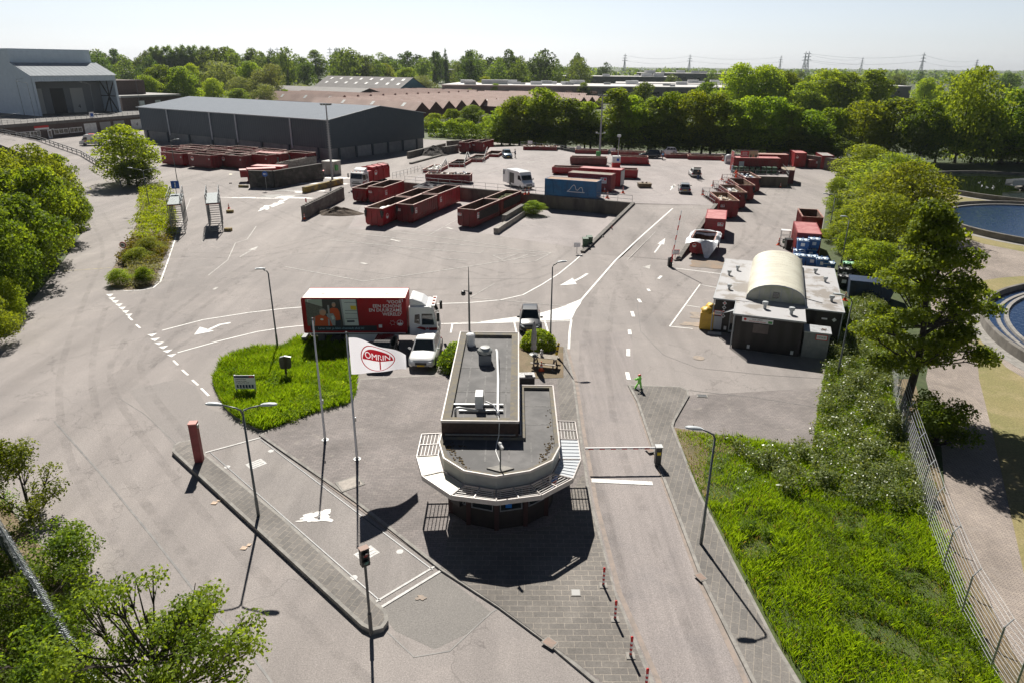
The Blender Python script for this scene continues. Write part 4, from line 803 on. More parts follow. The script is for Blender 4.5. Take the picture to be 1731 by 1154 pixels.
def factory(px_, py_, L, D_, h, lab, clutter, ang=-12):
    o = T('factory_hall', lab, 'factory', at(px_,py_), R(ang)); b = MB(); b.box(0,L,0,D_,0,h); b.build('wall', FW, o); b = MB(); b.box(-.4,L+.4,-.4,D_+.4,h,h+.6); b.build('roof', FR, o)
    rr = random.Random(px_)
    for k in range(clutter):
        b = MB(); x, y, s = rr.uniform(3,L-10), rr.uniform(3,D_-8), rr.uniform(1,4); b.box(x,x+s*2.4,y,y+s,h+.6,h+.8+s*.6); b.build('roof_unit', [WHITEB, STEEL, WHITEP][k%3], o)
    for k in range(int(L/7)): b = MB(); b.box(2+k*7,6+k*7,-.12,0,h*.55,h*.75); b.build('window', GLASS, o)
    return o
factory(748,171,190,60,8.5,'long grey factory hall with skylights and low white roof units',26,-6); factory(845,152,150,40,11,'farther grey factory hall with reddish edged flat roof',14,-5); factory(1040,167,180,40,9,'wide grey factory hall with dark windows behind the poplar row',20,-8); factory(1075,148,130,50,13,'tall pale factory hall with rooftop plant on the right',12,-10)
factory(752,148,45,30,15,'small white upper storey block among trees',1,0); factory(205,140,90,40,12,'distant white roofed hall between trees beside the pale hall',4,20)
# ------------------------------------------------------------------ containers
def Dm(a): return Vector((math.cos(R(a)), math.sin(R(a)), 0))
LOGOW = M('logo_white', (.75,.74,.73), .5)
def sticker(parent, loc, ax, w_=.62, h_=.72):
    b = MB(); b.box(-w_/2,w_/2,-h_/2,h_/2,0,.006,0); b.box(-w_*.4,-w_*.05,h_*.05,h_*.42,.006,.01,1); b.box(w_*.05,w_*.42,h_*.02,h_*.4,.006,.01,2); b.box(-w_*.4,w_*.1,-h_*.35,-h_*.1,.006,.01,3); b.box(w_*.15,w_*.38,-h_*.4,-h_*.12,.006,.01,1)
    return facing(b.build('pictogram_sticker', [LOGOW, M('sticker_grey', (.35,.33,.33), .6), REDPAINT, M('sticker_pink', (.55,.4,.4), .6)], parent), loc, ax)
def roundlogo(parent, loc, ax, r=.34):
    b = MB(); b.lathe([(r,0),(r,.006),(0,.006)], n=20, m=0); b.add([(r*.8*math.cos(math.pi*k/8), r*.8*math.sin(math.pi*k/8), .012) for k in range(9)], [tuple(range(9))], 1)
    return facing(b.build('round_emblem', [LOGOW, REDPAINT], parent), loc, ax)
def bin_open(L=7.0, W=2.5, H=2.4, paint=REDC, fill=None, fillz=.5, ribs=True, net=False, logo='s', chamfer=.18, label='', group='open roll-off containers', hooked=True, lining=RUST):
    t = T('rolloff_container', label, 'container', group=group); hw = W/2; z0 = .22; th = .07
    b = MB(); c = chamfer
    prof = [(-hw,z0+c*2.2),(-hw,H),(-hw+th,H),(-hw+th,z0+.1),(hw-th,z0+.1),(hw-th,H),(hw,H),(hw,z0+c*2.2),(hw-c,z0),(-hw+c,z0)]
    b.ext(prof, .08, L-.08)
    b.box(-hw,hw,0,.08,z0+c*1.4,H); b.box(-hw+c,hw-c,.002,.078,z0,z0+c*1.4); b.box(-hw,hw,L-.08,L,z0,H)
    if ribs:
        n = int((L-.4)/.62)
        for k in range(n+1):
            y = .2+k*(L-.4)/n
            for s in (-1,1): b.box(min(s*hw,s*(hw+.05)),max(s*hw,s*(hw+.05)),y-.05,y+.05,z0+c*2.3,H-.12)
    b.box(-.55,-.4,.1,L-.1,.08,z0); b.box(.4,.55,.1,L-.1,.08,z0)
    b.build('body', paint, t)
    r = MB(); r.box(-hw-.06,-hw+.1,-.04,L+.04,H,H+.09); r.box(hw-.1,hw+.06,-.04,L+.04,H,H+.09); r.box(-hw+.1,hw-.1,-.04,.1,H,H+.09); r.box(-hw+.1,hw-.1,L-.1,L+.04,H,H+.09); r.build('rim', RIM, t)
    i = MB(); q = th+.006
    i.add([(-hw+q,.1,z0+.12),(hw-q,.1,z0+.12),(hw-q,L-.1,z0+.12),(-hw+q,L-.1,z0+.12),(-hw+q,.1,H-.01),(hw-q,.1,H-.01),(hw-q,L-.1,H-.01),(-hw+q,L-.1,H-.01)], [(0,1,2,3),(0,4,5,1),(1,5,6,2),(2,6,7,3),(3,7,4,0)]); i.build('lining', lining, t)
    d = MB(); d.box(-hw+.04,hw-.04,-.06,-.005,H-.32,H-.06); 
    for x in (-.42,.42): d.box(x-.05,x+.05,-.07,-.005,z0+.1,H-.3)
    for x in (-hw+.1,hw-.1): d.box(x-.07,x+.07,-.06,-.005,z0+.5,H-.1)
    d.build('door', paint, t)
    w_ = MB()
    for x in (-.75,.75): w_.wheel(0,0,0,.17,.2); 
    w_ = MB(); w_.tube([(-.85,.5,.17),(-.62,.5,.17)],.165,12); w_.tube([(.62,.5,.17),(.85,.5,.17)],.165,12); w_.build('roller', DSTEEL, t)
    if hooked:
        h = MB(); h.bar((-.5,L+.02,z0),(-.12,L+.05,min(H,1.6)),.1,.1); h.bar((.5,L+.02,z0),(.12,L+.05,min(H,1.6)),.1,.1); h.bar((-.16,L+.05,min(H,1.6)),(.16,L+.05,min(H,1.6)),.1,.1); h.build('hook_frame', paint, t)
    if 's' in logo: sticker(t, (hw+.06,.75,H*.68), (0,1,0)); sticker(t, (-hw+.35,-.075,H*.72), (1,0,0), .55, .34)
    if 'r' in logo: roundlogo(t, (hw+.06,1.1,H*.55), (0,1,0)) 
    if 'l' in logo: roundlogo(t, (-hw-.06,L-1.2,H*.7), (0,-1,0), .42); sticker(t, (-hw-.06,.4,H*.75),(0,-1,0),.35,.3)
    if net:
        k = MB()
        for s in (-1,1): k.add([(s*hw*.98,-.1,H-.1),(s*hw*.7,-.12,H-.15),(s*hw*.78,-.14,H-.8),(s*hw*.88,-.12,H-1.25),(s*(hw+.08),-.05,H-.95),(s*(hw+.09),.12,H-.2)], [(0,1,2,3,4,5)]); k.blob((s*hw*.93,-.1,H-.5),(.17,.09,.42),0,s*3+4)
        k.build('black_net', BLACKP, t)
    if fill:
        f = MB(); nx, ny = 7, 16; rr = random.Random(int(L*100+W*10+H*7)); vs = []
        for a in range(nx):
            for bb in range(ny):
                x = -hw+.09+(W-.18)*a/(nx-1); y = .12+(L-.24)*bb/(ny-1); vs.append((x,y,fillz*H+rr.uniform(-.16,.16)+.25*noise.noise(Vector((x,y*.7,H)))))
        f.add(vs, [(a*ny+q,(a+1)*ny+q,(a+1)*ny+q+1,a*ny+q+1) for a in range(nx-1) for q in range(ny-1)]); f.build('load', fill, t)
    return t
def put(t, pxy, a, z=0.0, right=True, W=2.5):
    """stand a container with its near right foot on a surveyed point, its length running towards heading a"""
    p = at(pxy[0], pxy[1], z) if not isinstance(pxy, Vector) else pxy
    x = Vector((math.sin(R(a)), -math.cos(R(a)), 0))
    t.location = p - x*(W/2 if right else -W/2); t.rotation_euler.z = R(a-90); return t
def clutter(parent, W, L, z, n, mats, seed, s=(.15,.5), name='rubbish'):
    """loose rubbish heaped in a container: part of its load"""
    rr = random.Random(seed); m = MB()
    for k in range(n):
        a, b_, c_ = (rr.uniform(*s) for _ in range(3)); x, y = rr.uniform(-W/2+.35,W/2-.35), rr.uniform(.4,L-.5); an = rr.uniform(0,3.1); h = z+rr.uniform(-.1,.3)
        mi = rr.randrange(len(mats))
        if rr.random() < .35: m.blob((x,y,h),(a*.7,b_*.7,c_*.55),mi,k,8)
        else:
            d = Vector((math.cos(an),math.sin(an),rr.uniform(-.5,.5))); m.bar(Vector((x,y,h))-d*a, Vector((x,y,h))+d*a, b_, c_*.4, mi)
    return m.build(name, mats, parent)
WOODM = M('scrap_wood', (.42,.3,.18), .8, (.25,.17,.1), 4); TRASH = [WHITEB, WOODM, DSTEEL, M('scrap_blue', (.1,.2,.4), .6), M('scrap_brown', (.16,.09,.06), .8), STEEL, M('cream_scrap', (.6,.55,.45), .7)]
c1 = put(bin_open(8.6,2.6,2.4,REDB,net=True,logo='r',label='bright red open container with black nets on its end and white foam inside'), (648.7,385), 73, W=2.6)
f = MB(); f.blob((-.3,3.0,1.75),(.6,.9,.35),0,5); f.blob((.1,3.9,1.8),(.5,.6,.3),0,8); f.build('load', WHITEB, c1)
c2 = put(bin_open(8.0,2.5,2.5,REDC,net=True,label='brownish red open container with black nets, front one of two end to end'), (699.7,379), 72)
c3 = put(bin_open(7.9,2.5,2.6,REDB,logo='s',label='clean ribbed red container end to end behind the brownish one with nets'), at(699.7,379)+Dm(72)*8.3, 71)
c4 = put(bin_open(7.2,2.6,2.4,REDB,logo='',label='bright red open container tucked behind the one holding white foam'), at(648.7,385)+Dm(73)*9.2, 72, W=2.6)
c0 = put(bin_open(7.2,2.6,2.5,REDB,logo='s',label='red ribbed open container standing against the concrete block wall end'), (649.8,346), 73, W=2.6)
c0b = put(bin_open(6.6,2.4,2.1,REDC,logo='',label='low red open container between the block wall and refuse truck'), at(649.8,346)+Vector((-2.9,1.2,0)), 73, W=2.4)
c5 = put(bin_open(8.0,2.6,2.4,REDC,logo='s',fill=DIRTFILL,fillz=.35,label='dark red open container with blackened sides beside the low block wall'), (803.7,387), 67.5, W=2.6)
c6 = put(bin_open(7.8,2.5,2.4,REDC,logo='',fill=GREENW,fillz=.8,label='dark red open container heaped with garden waste below the upper yard'), at(803.7,387)+Dm(67.5)*8.3, 67.5)
for c in (c5, c6):
    b = MB(); b.box(1.306 if c is c5 else 1.256,1.36 if c is c5 else 1.31,.9,7.4,.95,2.1); b.build('blackened_side', M('tarry_black', (.025,.02,.018), .9, (.05,.035,.03), 3), c)
# yard of empty containers along the warehouse
kA, kB = at(312.8,282.5), at(358.5,287); ka = math.degrees(math.atan2((kB-kA).y,(kB-kA).x)); ax_ = Dm(ka); ay_ = Dm(ka+90)
KL, KW = 6.4, 2.6
k0 = bin_open(KL,KW,2.65,REDC,ribs=False,logo='l',label='weathered red open container with round white emblem, front of the storage rows',group='stored open containers beside the warehouse')
def kput(o, col, row, dx=0, L=KL): 
    p = kB + ax_*(col*(KL+.9)+dx) + ay_*(row*(KW+.35)); o.location = p+ay_*KW/2; o.rotation_euler.z = math.atan2(-ax_.y,-ax_.x)-math.pi/2
kput(k0,0,0)
spots = [(-1.12,.0,'dull red open container half behind the roadside tree in the front row'),(-1.05,1.15,'red open container with bright inner wall, second row behind the tree'),(-.15,1,'open container directly behind the one with the round emblem'),
 (-.4,2,'third row open container with pale rim edge near the lamp post'),(.75,1.0,'open container just left of the mossy block wall, second row'),(.55,2,'third row open container right of the emblem one'),(-1.4,2.1,'third row open container behind the roadside tree'),
 (-.9,3,'fourth row open container with bright red inside'),(.2,3,'fourth row open container nearer the middle of the warehouse'),(1.2,2.2,'third row open container beside the closed red box'),(1.25,3.2,'fourth row open container at the right end of the rows'),(-1.9,3.2,'fourth row open container behind the left of the tree'),
 (-1.5,4.3,'dark container shaded by the warehouse, back row left'),(-.4,4.4,'dark container shaded by the warehouse, back row middle'),(.7,4.5,'dark container shaded by the warehouse, back row right of middle'),(1.8,4.5,'dark container shaded by the warehouse, back row right end'),(-2.1,1.9,'open container at the far left of the rows beyond the tree')]
for i, (c, r_, lab) in enumerate(spots):
    o = copy_tree(k0); o['label'] = lab; kput(o, c, r_); o.scale = (1, 1, (.95,1.02,.9,1.0,.97)[i%5])
def box_closed(L=6.5,W=2.45,H=2.55,paint=REDC,top=REDT,label='',group='closed steel containers',doors=True,ribm=True,logo='s',name='closed_container'):
    t = T(name, label, 'container', group=group); hw = W/2
    b = MB(); b.box(-hw+.05,hw-.05,.05,L-.05,.15,H-.06); 
    if ribm:
        n = int(L/.3)
        for k in range(n):
            y = .2+k*(L-.4)/(n-1)
            for s in (-1,1): b.box(min(s*(hw-.05),s*hw),max(s*(hw-.05),s*hw),y-.07,y+.07,.25,H-.16)
    for x in (-1,1):
        for y in (0,L-.12): b.box(min(x*hw,x*(hw-.12)),max(x*hw,x*(hw-.12)),y,y+.12,.12,H)
    b.box(-hw,hw,0,L,.1,.24); b.build('body', paint, t)
    r = MB(); r.box(-hw+.02,hw-.02,.03,L-.03,H-.06,H+.01); r.build('roof', top, t)
    e = MB(); e.box(-hw,-hw+.09,0,L,H-.1,H+.04); e.box(hw-.09,hw,0,L,H-.1,H+.04); e.box(-hw+.09,hw-.09,0,.09,H-.1,H+.04); e.box(-hw+.09,hw-.09,L-.09,L,H-.1,H+.04); e.build('top_frame', paint, t)
    if doors:
        for s in (-1,1):
            d = MB(); d.box(min(s*.02,s*(hw-.14)),max(s*.02,s*(hw-.14)),-.01,.045,.28,H-.2); 
            for q in (.25,.75): x = s*(hw-.14)*q; d.tube([(x,-.035,.3),(x,-.035,H-.15)],.025,6)
            for z in (.7,1.3,1.9): d.box(min(s*.05,s*(hw-.2)),max(s*.05,s*(hw-.2)),-.02,.0,z-.03,z+.03)
            d.build('door', paint, t)
    if 's' in logo: sticker(t, (hw*.5,-.05,H*.75), (1,0,0), .7,.42)
    if 'S' in logo: sticker(t, (hw+.012,.8,H*.7), (0,1,0), .8, .8)
    if 'r' in logo: roundlogo(t, (-hw*.55,-.05,H*.72), (1,0,0), .25)
    return t
put(box_closed(6.2,2.5,2.5,REDB,label='closed ribbed red container with sunbleached roof beside the ramp wall'), (1223.5,405.5), 73)
put(box_closed(7.0,2.45,2.5,REDC,label='closed red box container standing behind the mossy block wall',logo='s'), (476,281), 160, right=False)
put(box_closed(6.2,2.5,2.1,REDB,label='bright red closed container inside the block wall enclosure',ribm=False,logo=''), (437,297), 352, right=False)
put(box_closed(5.4,2.5,2.5,M('maroon_box',(.17,.03,.04),.5,(.12,.02,.03),1),M('mossy_roof',(.33,.27,.19),.8,(.22,.18,.13),1.5),label='maroon closed container with dirty tan roof right of the green deck',logo='r'), (1340,312.5), 68)
cb = put(box_closed(6.6,2.6,2.7,REDC,label='dark red closed container with pale pink roof behind the blue lidded bins',logo='s'), (1383,437), 73, W=2.6)
put(bin_open(5.5,2.5,2.2,REDC,logo='',label='open red container with slanted hexagonal end behind the pink roofed box'), (1387,398), 75)
put(box_closed(6.2,2.4,3.0,REDB,label='tall bright red container with pink roof in front of the far wall',logo='r',ribm=False), (1361,284), 80)
put(box_closed(4.8,2.4,1.7,REDC,M('rubble_top',(.3,.2,.17),.9,(.16,.1,.08),2),label='low dark red container between two tall ones at the far wall',ribm=False), (1386,285.5), 80)
put(box_closed(6.0,2.4,2.8,REDC,M('grey_roof',(.36,.34,.33),.8,(.2,.19,.18),2),label='dark red container with grey curved looking roof near the willow',ribm=False), (1407,287.5), 80)
# sawtooth row on the right
for i, (q, L, lab, kind) in enumerate([((1246,370),7.0,'nearest container of the right hand row, filled with boxes and scrap wood',0),((1259,354),7.0,'second container of the right hand row with white scrap and net',1),((1273,340.5),7.2,'third container of the right hand row, mostly empty inside',2),((1283,326.5),7.0,'fourth container of the right hand row with metal scrap under the deck',3)]):
    t = put(bin_open(L,2.6,2.45,REDC if i != 2 else REDB,ribs=True,net=i>0,logo='s' if i == 0 else '',label=lab,group='containers set below the right platform edge',lining=M('tan_inner_wall',(.3,.19,.11),.85,(.15,.08,.055),1.2)), q, 87, W=2.6)
    if kind == 0: clutter(t,2.5,7,1.7,60,[WOODM,TRASH[6],WHITEB,M('carton',(.42,.28,.17),.85)],1,(.2,.5))
    if kind == 1: clutter(t,2.5,7,1.75,55,[WHITEB,WHITEP,TRASH[6],STEEL],2,(.2,.55))
    if kind == 2: clutter(t,2.5,6,.6,20,[DSTEEL,TRASH[4]],3)
    if kind == 3: clutter(t,2.5,7,1.95,55,[STEEL,DSTEEL,WHITEB,TRASH[3]],4)
# wrapped bin
t = put(bin_open(5.0,2.6,1.7,REDB,ribs=False,logo='',label='red open container draped with loose white plastic sheeting'), (1204,434.5), 70, W=2.6)
roundlogo(t, (-.8,-.075,1.15), (1,0,0), .22)
b = MB(); nu, nv = 40, 10; rr = random.Random(5); vs = []
ringp = [(-1.33,-.05),(0,-.1),(1.33,-.05),(1.38,1.5),(1.36,3.4),(1.33,5.05),(0,5.1),(-1.33,5.05),(-1.38,3.4),(-1.36,1.5)]
def rp_(t_):
    t_ = (t_ % 1)*len(ringp); i = int(t_); f_ = t_-i; a, c = ringp[i], ringp[(i+1)%len(ringp)]; return a[0]+(c[0]-a[0])*f_, a[1]+(c[1]-a[1])*f_
for i in range(nu):
    x, y = rp_(i/nu); 
    for j in range(nv):
        s = j/(nv-1); drape = (s-.35)
        sc = 1.0-.12*(.35-s)*2 if s < .35 else 1+.1*(s-.35)*2.2
        nx_ = noise.noise(Vector((x*1.6,y*1.3,s*3)))*.2
        hang = (.55+.45*noise.noise(Vector((x,y,0)))*2)*(2.3 if x > .2 and y < 2.2 else 1.35 if x > .9 else .7)
        z = 1.86-(.35-s)*1.6 if s < .35 else 1.86-(s-.35)*max(.15,hang)*1.4
        out = 1+ (.12 if s > .35 else -.05)*(abs(s-.35)*2)
        vs.append((x*sc*out+nx_*.5,(y-2.5)*sc*out+2.5+nx_*.4,z+nx_*.6+.06))
b.add(vs, [(i*nv+j,((i+1)%nu)*nv+j,((i+1)%nu)*nv+j+1,i*nv+j+1) for i in range(nu) for j in range(nv-1)])
pl = b.build('plastic_sheet', M('white_plastic', (.82,.82,.85), .35, (.62,.64,.68), 2), t, smooth=True)
# green container deck with the banner
dk2 = T('bin_deck', 'raised steel deck with green wheelie bins under the red container', 'deck', at(1283,319), R(4))
# platform boxes
bc = put(box_closed(8.0,2.5,2.55,M('container_blue',(.015,.135,.32),.5,(.02,.09,.2),.8),M('rust_tan_roof',(.36,.24,.16),.8,(.25,.15,.1),1),label='blue closed container with white wave emblem behind the railing',logo='',name='blue_container',ribm=False), (1004,340.3), 157.5, PLAT, right=False)
bc.location += Vector((.4,.85,0))
b = MB()
for k in range(1,6): b.box(-1.25,-1.2,k*8/6-.04,k*8/6+.04,.2,2.45); b.box(1.2,1.25,k*8/6-.04,k*8/6+.04,.2,2.45)
for z in (1.1,1.75): b.box(-1.235,-1.2,.05,7.95,z-.03,z+.03); b.box(1.2,1.235,.05,7.95,z-.03,z+.03)
b.build('side_rib', M('container_blue',(0,0,0)), bc)
for s in (1,-1):
    b = MB(); W_ = [(-1.4,.0),(-1.1,.2),(-.7,.75),(-.45,.95),(-.25,.75),(-.1,.25),(.15,.2),(.5,.6),(.75,.65),(.9,.3),(.95,.0)]
    for p, q in zip(W_[:-1], W_[1:]): b.bar((p[0],p[1],.005),(q[0],q[1],.005),.07,.01)
    b.box(-1.5,1.2,-.12,-.04,0,.008); facing(b.build('wave_emblem', WHITES, bc), (s*1.262,3.0,1.0), (0,s,0))
rc = put(box_closed(7.0,2.5,2.6,REDC,M('dusty_roof',(.27,.25,.2),.85,(.2,.18,.15),1.5),label='dark red closed container with sticker behind the blue one',logo='S'), (1032,326), 157.5, PLAT, right=False)
sticker(rc, (-1.262,1.2,1.75), (0,-1,0), .95, .85)
rc2 = put(box_closed(7.0,2.5,2.65,REDB,REDT,label='red closed container with pink roof and grey open door leaf'), (1048,317), 157.5, PLAT, right=False)
b = MB(); b.box(-1.3,1.0,-.08,-.02,.2,2.5); b.build('door_leaf', M('door_leaf_grey',(.36,.38,.4),.5), rc2)
def low(q, a, L, lab, paint=REDB, H=1.25, z=PLAT, W=2.4, fill=None, right=True, logo='', fz=.7):
    return put(bin_open(L,W,H,paint,ribs=True,logo=logo,label=lab,group='low open containers on the upper yard',chamfer=.1,fill=fill,fillz=fz), q, a, z, right, W)
low((937,292),347,7.2,'low bright red open container left behind the blue one',right=False,logo='')
low((966,277),349,7.0,'low maroon open container beside the tall grey floodlight mast',M('maroon_low',(.17,.035,.03),.55,(.1,.025,.02),1),1.5,right=False)
low((1046,276),352,5.6,'low red open container right of the red and white kiosk',REDB,1.5,right=False)
low((1049,299),349,2.9,'short low red open container with grey lid behind the pink roof',REDB,1.5,right=False,fill=M('grey_fill',(.3,.3,.3),.9))
t = low((725,306),354,7.4,'low red container piled with rubble beside the railing',REDC,1.4,right=False,fill=DIRTFILL,fz=.85); clutter(t,2.2,7,1.3,50,TRASH,9,(.12,.35))
for q, lab, fl in [((741,288),'sunken container full of white debris at the left platform edge',WHITEB),((783,278),'sunken dark empty container, middle of the left platform edge',None),((815,269.5),'sunken container with dark rubble beside the blue parked car',DIRTFILL),((842,262),'sunken container farthest along the left platform edge',None)]:
    p = at(q[0],q[1],2.3); p.z = 0; t = put(bin_open(6.6,2.9,2.3,REDB,fill=fl,fillz=.85,logo='s',label=lab,group='containers set below the left platform edge'), p, 80, W=2.9)
    if fl is WHITEB: clutter(t,2.6,6.5,2.0,60,[WHITEB,TRASH[6],WHITEP],8,(.15,.45))
put(bin_open(7,2.5,2.5,REDC,logo='s',label='maroon open container with tarp hoop, left of two at the back'), (792,260), 70); put(bin_open(7,2.6,2.5,REDC,logo='s',label='maroon open container, right of two at the back'), (815,259), 68)
for i, (q, a, L, lab, fl) in enumerate([((884,254.5),352,7.6,'container behind the rear railing heaped with white scrap',WHITEB),((972,260.5),353,7.2,'container behind the rear railing with black tarp on its side',None),((1034,264),354,7.2,'container behind the rear railing near the dark offroad car',DIRTFILL),((1126,268.5),354,5.2,'container behind the rear railing left of the white car roof',None),((1164,271),354,7.2,'long dark container behind the rear railing on the right',DIRTFILL)]):
    p = at(q[0],q[1],PLAT); p.z = 0; d = Dm(a); n = Dm(a+90)
    t = bin_open(L,2.5,2.55,REDC,fill=fl,fillz=.9,logo='',label=lab,group='containers behind the rear railing'); t.location = p+n*1.9; t.rotation_euler.z = R(a-90)
    if fl is WHITEB: clutter(t,2.3,L,2.35,40,[WHITEB,WHITEP,TRASH[1]],5,(.15,.4))
# compactor
cp_ = put(box_closed(5.0,2.4,2.3,REDB,label='red waste press container with lettering left of the block enclosure',ribm=False,logo='',name='press_container',doors=False), (420,309), 22, right=True, W=2.4)
b = MB(); b.box(-1.0,1.0,-1.2,0,.9,2.0); b.box(-.9,.9,-1.25,-.1,2.0,2.2,1); b.build('press_head', [REDB, M('pink_head',(.5,.22,.2),.5)], cp_)
b = MB(); b.box(-.6,.5,-.02,-.0,1.25,1.75); facing(b.build('label_field', M('cream_label',(.6,.55,.4),.6), cp_), (-.3,-1.27,1.4),(1,0,0))
for z in (1.8,1.45,1.1,.75): facing(text('AFVAL', .3, LOGOW, cp_), (.0,-.02,z-.3), (1,0,0)) if z < .9 else facing(text('AFVALPERS', .24, LOGOW, cp_), (1.22,1.2,z), (0,1,0))

# ------------------------------------------------------------------ concrete block walls
def blockwall(P, n_rows, lab, mat=BLOCK, h=.6, L=1.55, D_=.62, stepl=0, studs=True, z=0.0, name='block_wall', grp='walls of stacked concrete blocks'):
    o = T(name, lab, 'wall', (0,0,0), 0, grp); b = MB(); s = MB()
    for seg in range(len(P)-1):
        a, c = P[seg], P[seg+1]; d = (c-a); ln = d.length; d.normalize(); n = max(1, round(ln/L)); l = ln/n; sd = Vector((-d.y,d.x,0))
        for r in range(n_rows):
            off = 0 if r % 2 == 0 else .5
            k = -off
            while k < n-.01:
                k0, k1 = max(0,k), min(n,k+1)
                if not (stepl and r >= n_rows-stepl+int(k0*.8)):
                    j = random.uniform(-.015,.015); p, q = a+d*(l*k0+.01)+sd*j, a+d*(l*k1-.01)+sd*j; b.bar(Vector((p.x,p.y,z+r*h+h/2)), Vector((q.x,q.y,z+r*h+h/2)), D_, h-.02)
                    if r == n_rows-1 and studs:
                        for f in (.25,.75): m_ = p.lerp(q,f); s.box(m_.x-.16,m_.x+.16,m_.y-.16,m_.y+.16,z+(r+1)*h-.01,z+(r+1)*h+.13)
                k += 1
    b.build('blocks', mat, o); 
    if s.v: s.build('studs', BLOCKT, o)
    return o
blockwall([at(514,371), at(586,336)+Vector((-.6,0,0))], 3, 'long grey block wall running beside the refuse truck lane')
t = blockwall([at(424,317), at(464,318), at(545,303)], 4, 'tall dark block wall of the open enclosure with a step down at its corner', BLOCKD, studs=False, h=.72)
blockwall([at(384,284), at(424,279)], 4, 'mossy grey block wall left of the closed red box', h=.62, studs=False)
for i, (a, c, lab) in enumerate([((468,283),(522,272.5),'back block wall of the enclosure with knobbed top'),((480,290),(534,279),'second row of knobbed blocks inside the enclosure'),((470,292),(490,288),'short stub of blocks in the enclosure')]): blockwall([at(*a), at(*c)], 3, lab, BLOCKT if i else BLOCK)
blockwall([at(514,327), at(578,311.5)], 1, 'low yellow lichened barrier blocks along the white spill', BLOCKY, h=1.0, L=3.2, D_=.7, studs=False)
blockwall([at(404,317), at(420,317.5)], 1, 'two yellow wooden beams lying before the enclosure', BLOCKY, h=.4, studs=False, D_=.4)
blockwall([at(838,396), at(884,365)], 1, 'low row of grey blocks beside the blackened container', BLOCKT, h=.75, L=1.4, studs=False); blockwall([at(852,382), at(884,362)], 2, 'two block high stub wall against the retaining wall', BLOCK, h=.72, L=1.4, studs=False)
blockwall([at(749,262), at(774,258)], 3, 'stub block wall holding back the dark soil heap', BLOCK, studs=False); blockwall([at(756,251), at(780,249)], 3, 'distant block wall before the hedge at the yard corner', BLOCK, studs=False)
blockwall([at(1322,276), at(1420,291)], 4, 'long brown wall along the back of the container lane', M('brown_wall',(.13,.1,.085),.9,(.2,.16,.135),.8), h=.62, studs=False)
bl = blockwall([at(694,278), at(765,259)], 1, 'low edge wall of the sunken soil bay beside the warehouse', BLOCK, h=.35, studs=False); blockwall([at(690,268), at(752,252)], 2, 'rear wall of the sunken soil bay beside the warehouse', BLOCK, h=.7, studs=False)
def heap(name, lab, q, r, mat, seed=1, z=0.0):
    b = MB(); p = at(q[0],q[1],z); n = 26; m_ = 8; vs = [(0,0,r[2])]
    for j in range(1,m_+1):
        for k in range(n):
            a = 2*math.pi*k/n; f = j/m_; w_ = 1+.5*noise.noise(Vector((math.cos(a)*1.2+seed,math.sin(a)*1.2,seed))); zz = r[2]*(1-f)**1.15+.18*r[2]*noise.noise(Vector((f*4*math.cos(a),f*4*math.sin(a),seed)))*(1-f)*2
            vs.append((r[0]*f*w_*math.cos(a), r[1]*f*w_*math.sin(a), max(.0,zz) if j < m_ else -.05))
    fs = [(0,1+k,1+(k+1)%n) for k in range(n)]+[(1+j*n+k,1+(j+1)*n+k,1+(j+1)*n+(k+1)%n,1+j*n+(k+1)%n) for j in range(m_-1) for k in range(n)]
    b.add(vs, fs); o = b.build(name, mat); o.location = p; return tag(o, lab, 'heap', None)
heap('soil_heap','dark soil heap spilling from the foot of the long block wall',(572,362),(3.6,1.7,1.1),M('dark_soil',(.07,.05,.035),.95,(.12,.09,.065),3,bump=.8),2)
heap('soil_heap','black soil heap in the bay beside the warehouse',(732,262),(4.8,3.0,2.2),M('black_soil',(.02,.017,.015),.95,(.045,.035,.03),3,bump=.8),4)
heap('gravel_heap','grey gravel heap behind the ribbed red container',(722,316.5),(2.0,1.2,.85),M('grey_gravel',(.2,.2,.21),.95,(.13,.13,.14),6,bump=.8),6,PLAT)
heap('rubble_heap','brown rubble heap beside the grey gravel on the upper yard',(752,318),(2.4,.8,.6),M('brown_rubble',(.15,.1,.08),.95,(.09,.07,.06),5,bump=.9),9,PLAT)

# ------------------------------------------------------------------ retaining walls and railings
def wallrun(name, P, h0, lab, th=.35, cope=True):
    o = T(name, lab, 'wall'); b = MB(); c = MB()
    for a, d in zip(P[:-1], P[1:]):
        dr = (d-a); dr.z = 0; dr.normalize(); s = Vector((-dr.y,dr.x,0))*th/2
        v = [a+s,a-s,d-s,d+s]; b.add([(q.x,q.y,-.1) for q in v]+[(q.x,q.y,q.z) for q in v], [(0,3,2,1),(4,5,6,7),(0,1,5,4),(1,2,6,5),(2,3,7,6),(3,0,4,7)])
        c.bar(a+Vector((0,0,.06)), d+Vector((0,0,.06)), th+.12, .14)
    b.build('wall', WALLC, o); c.build('coping', COPE, o); return o
A3 = [Vector((p[0],p[1],0)) for p in RAMP]
wallrun('retaining_wall', [Vector((-18.2,115.5,1.82)), Vector((16.9,98.7,1.82))], 0, 'long stained retaining wall at the back of the empty bay')
def rz3(a, b_, k): p = a.lerp(b_, k); return Vector((p.x,p.y,rampz(p.x,p.y)+.12))
wallrun('ramp_wall', [rz3(A3[0],A3[1],k/6) for k in range(7)], 0, 'sloping dark wall between the empty bay and the ramp')
wallrun('ramp_wall', [rz3(A3[3],A3[2],k/6) for k in range(7)], 0, 'sloping dark wall along the right side of the ramp')
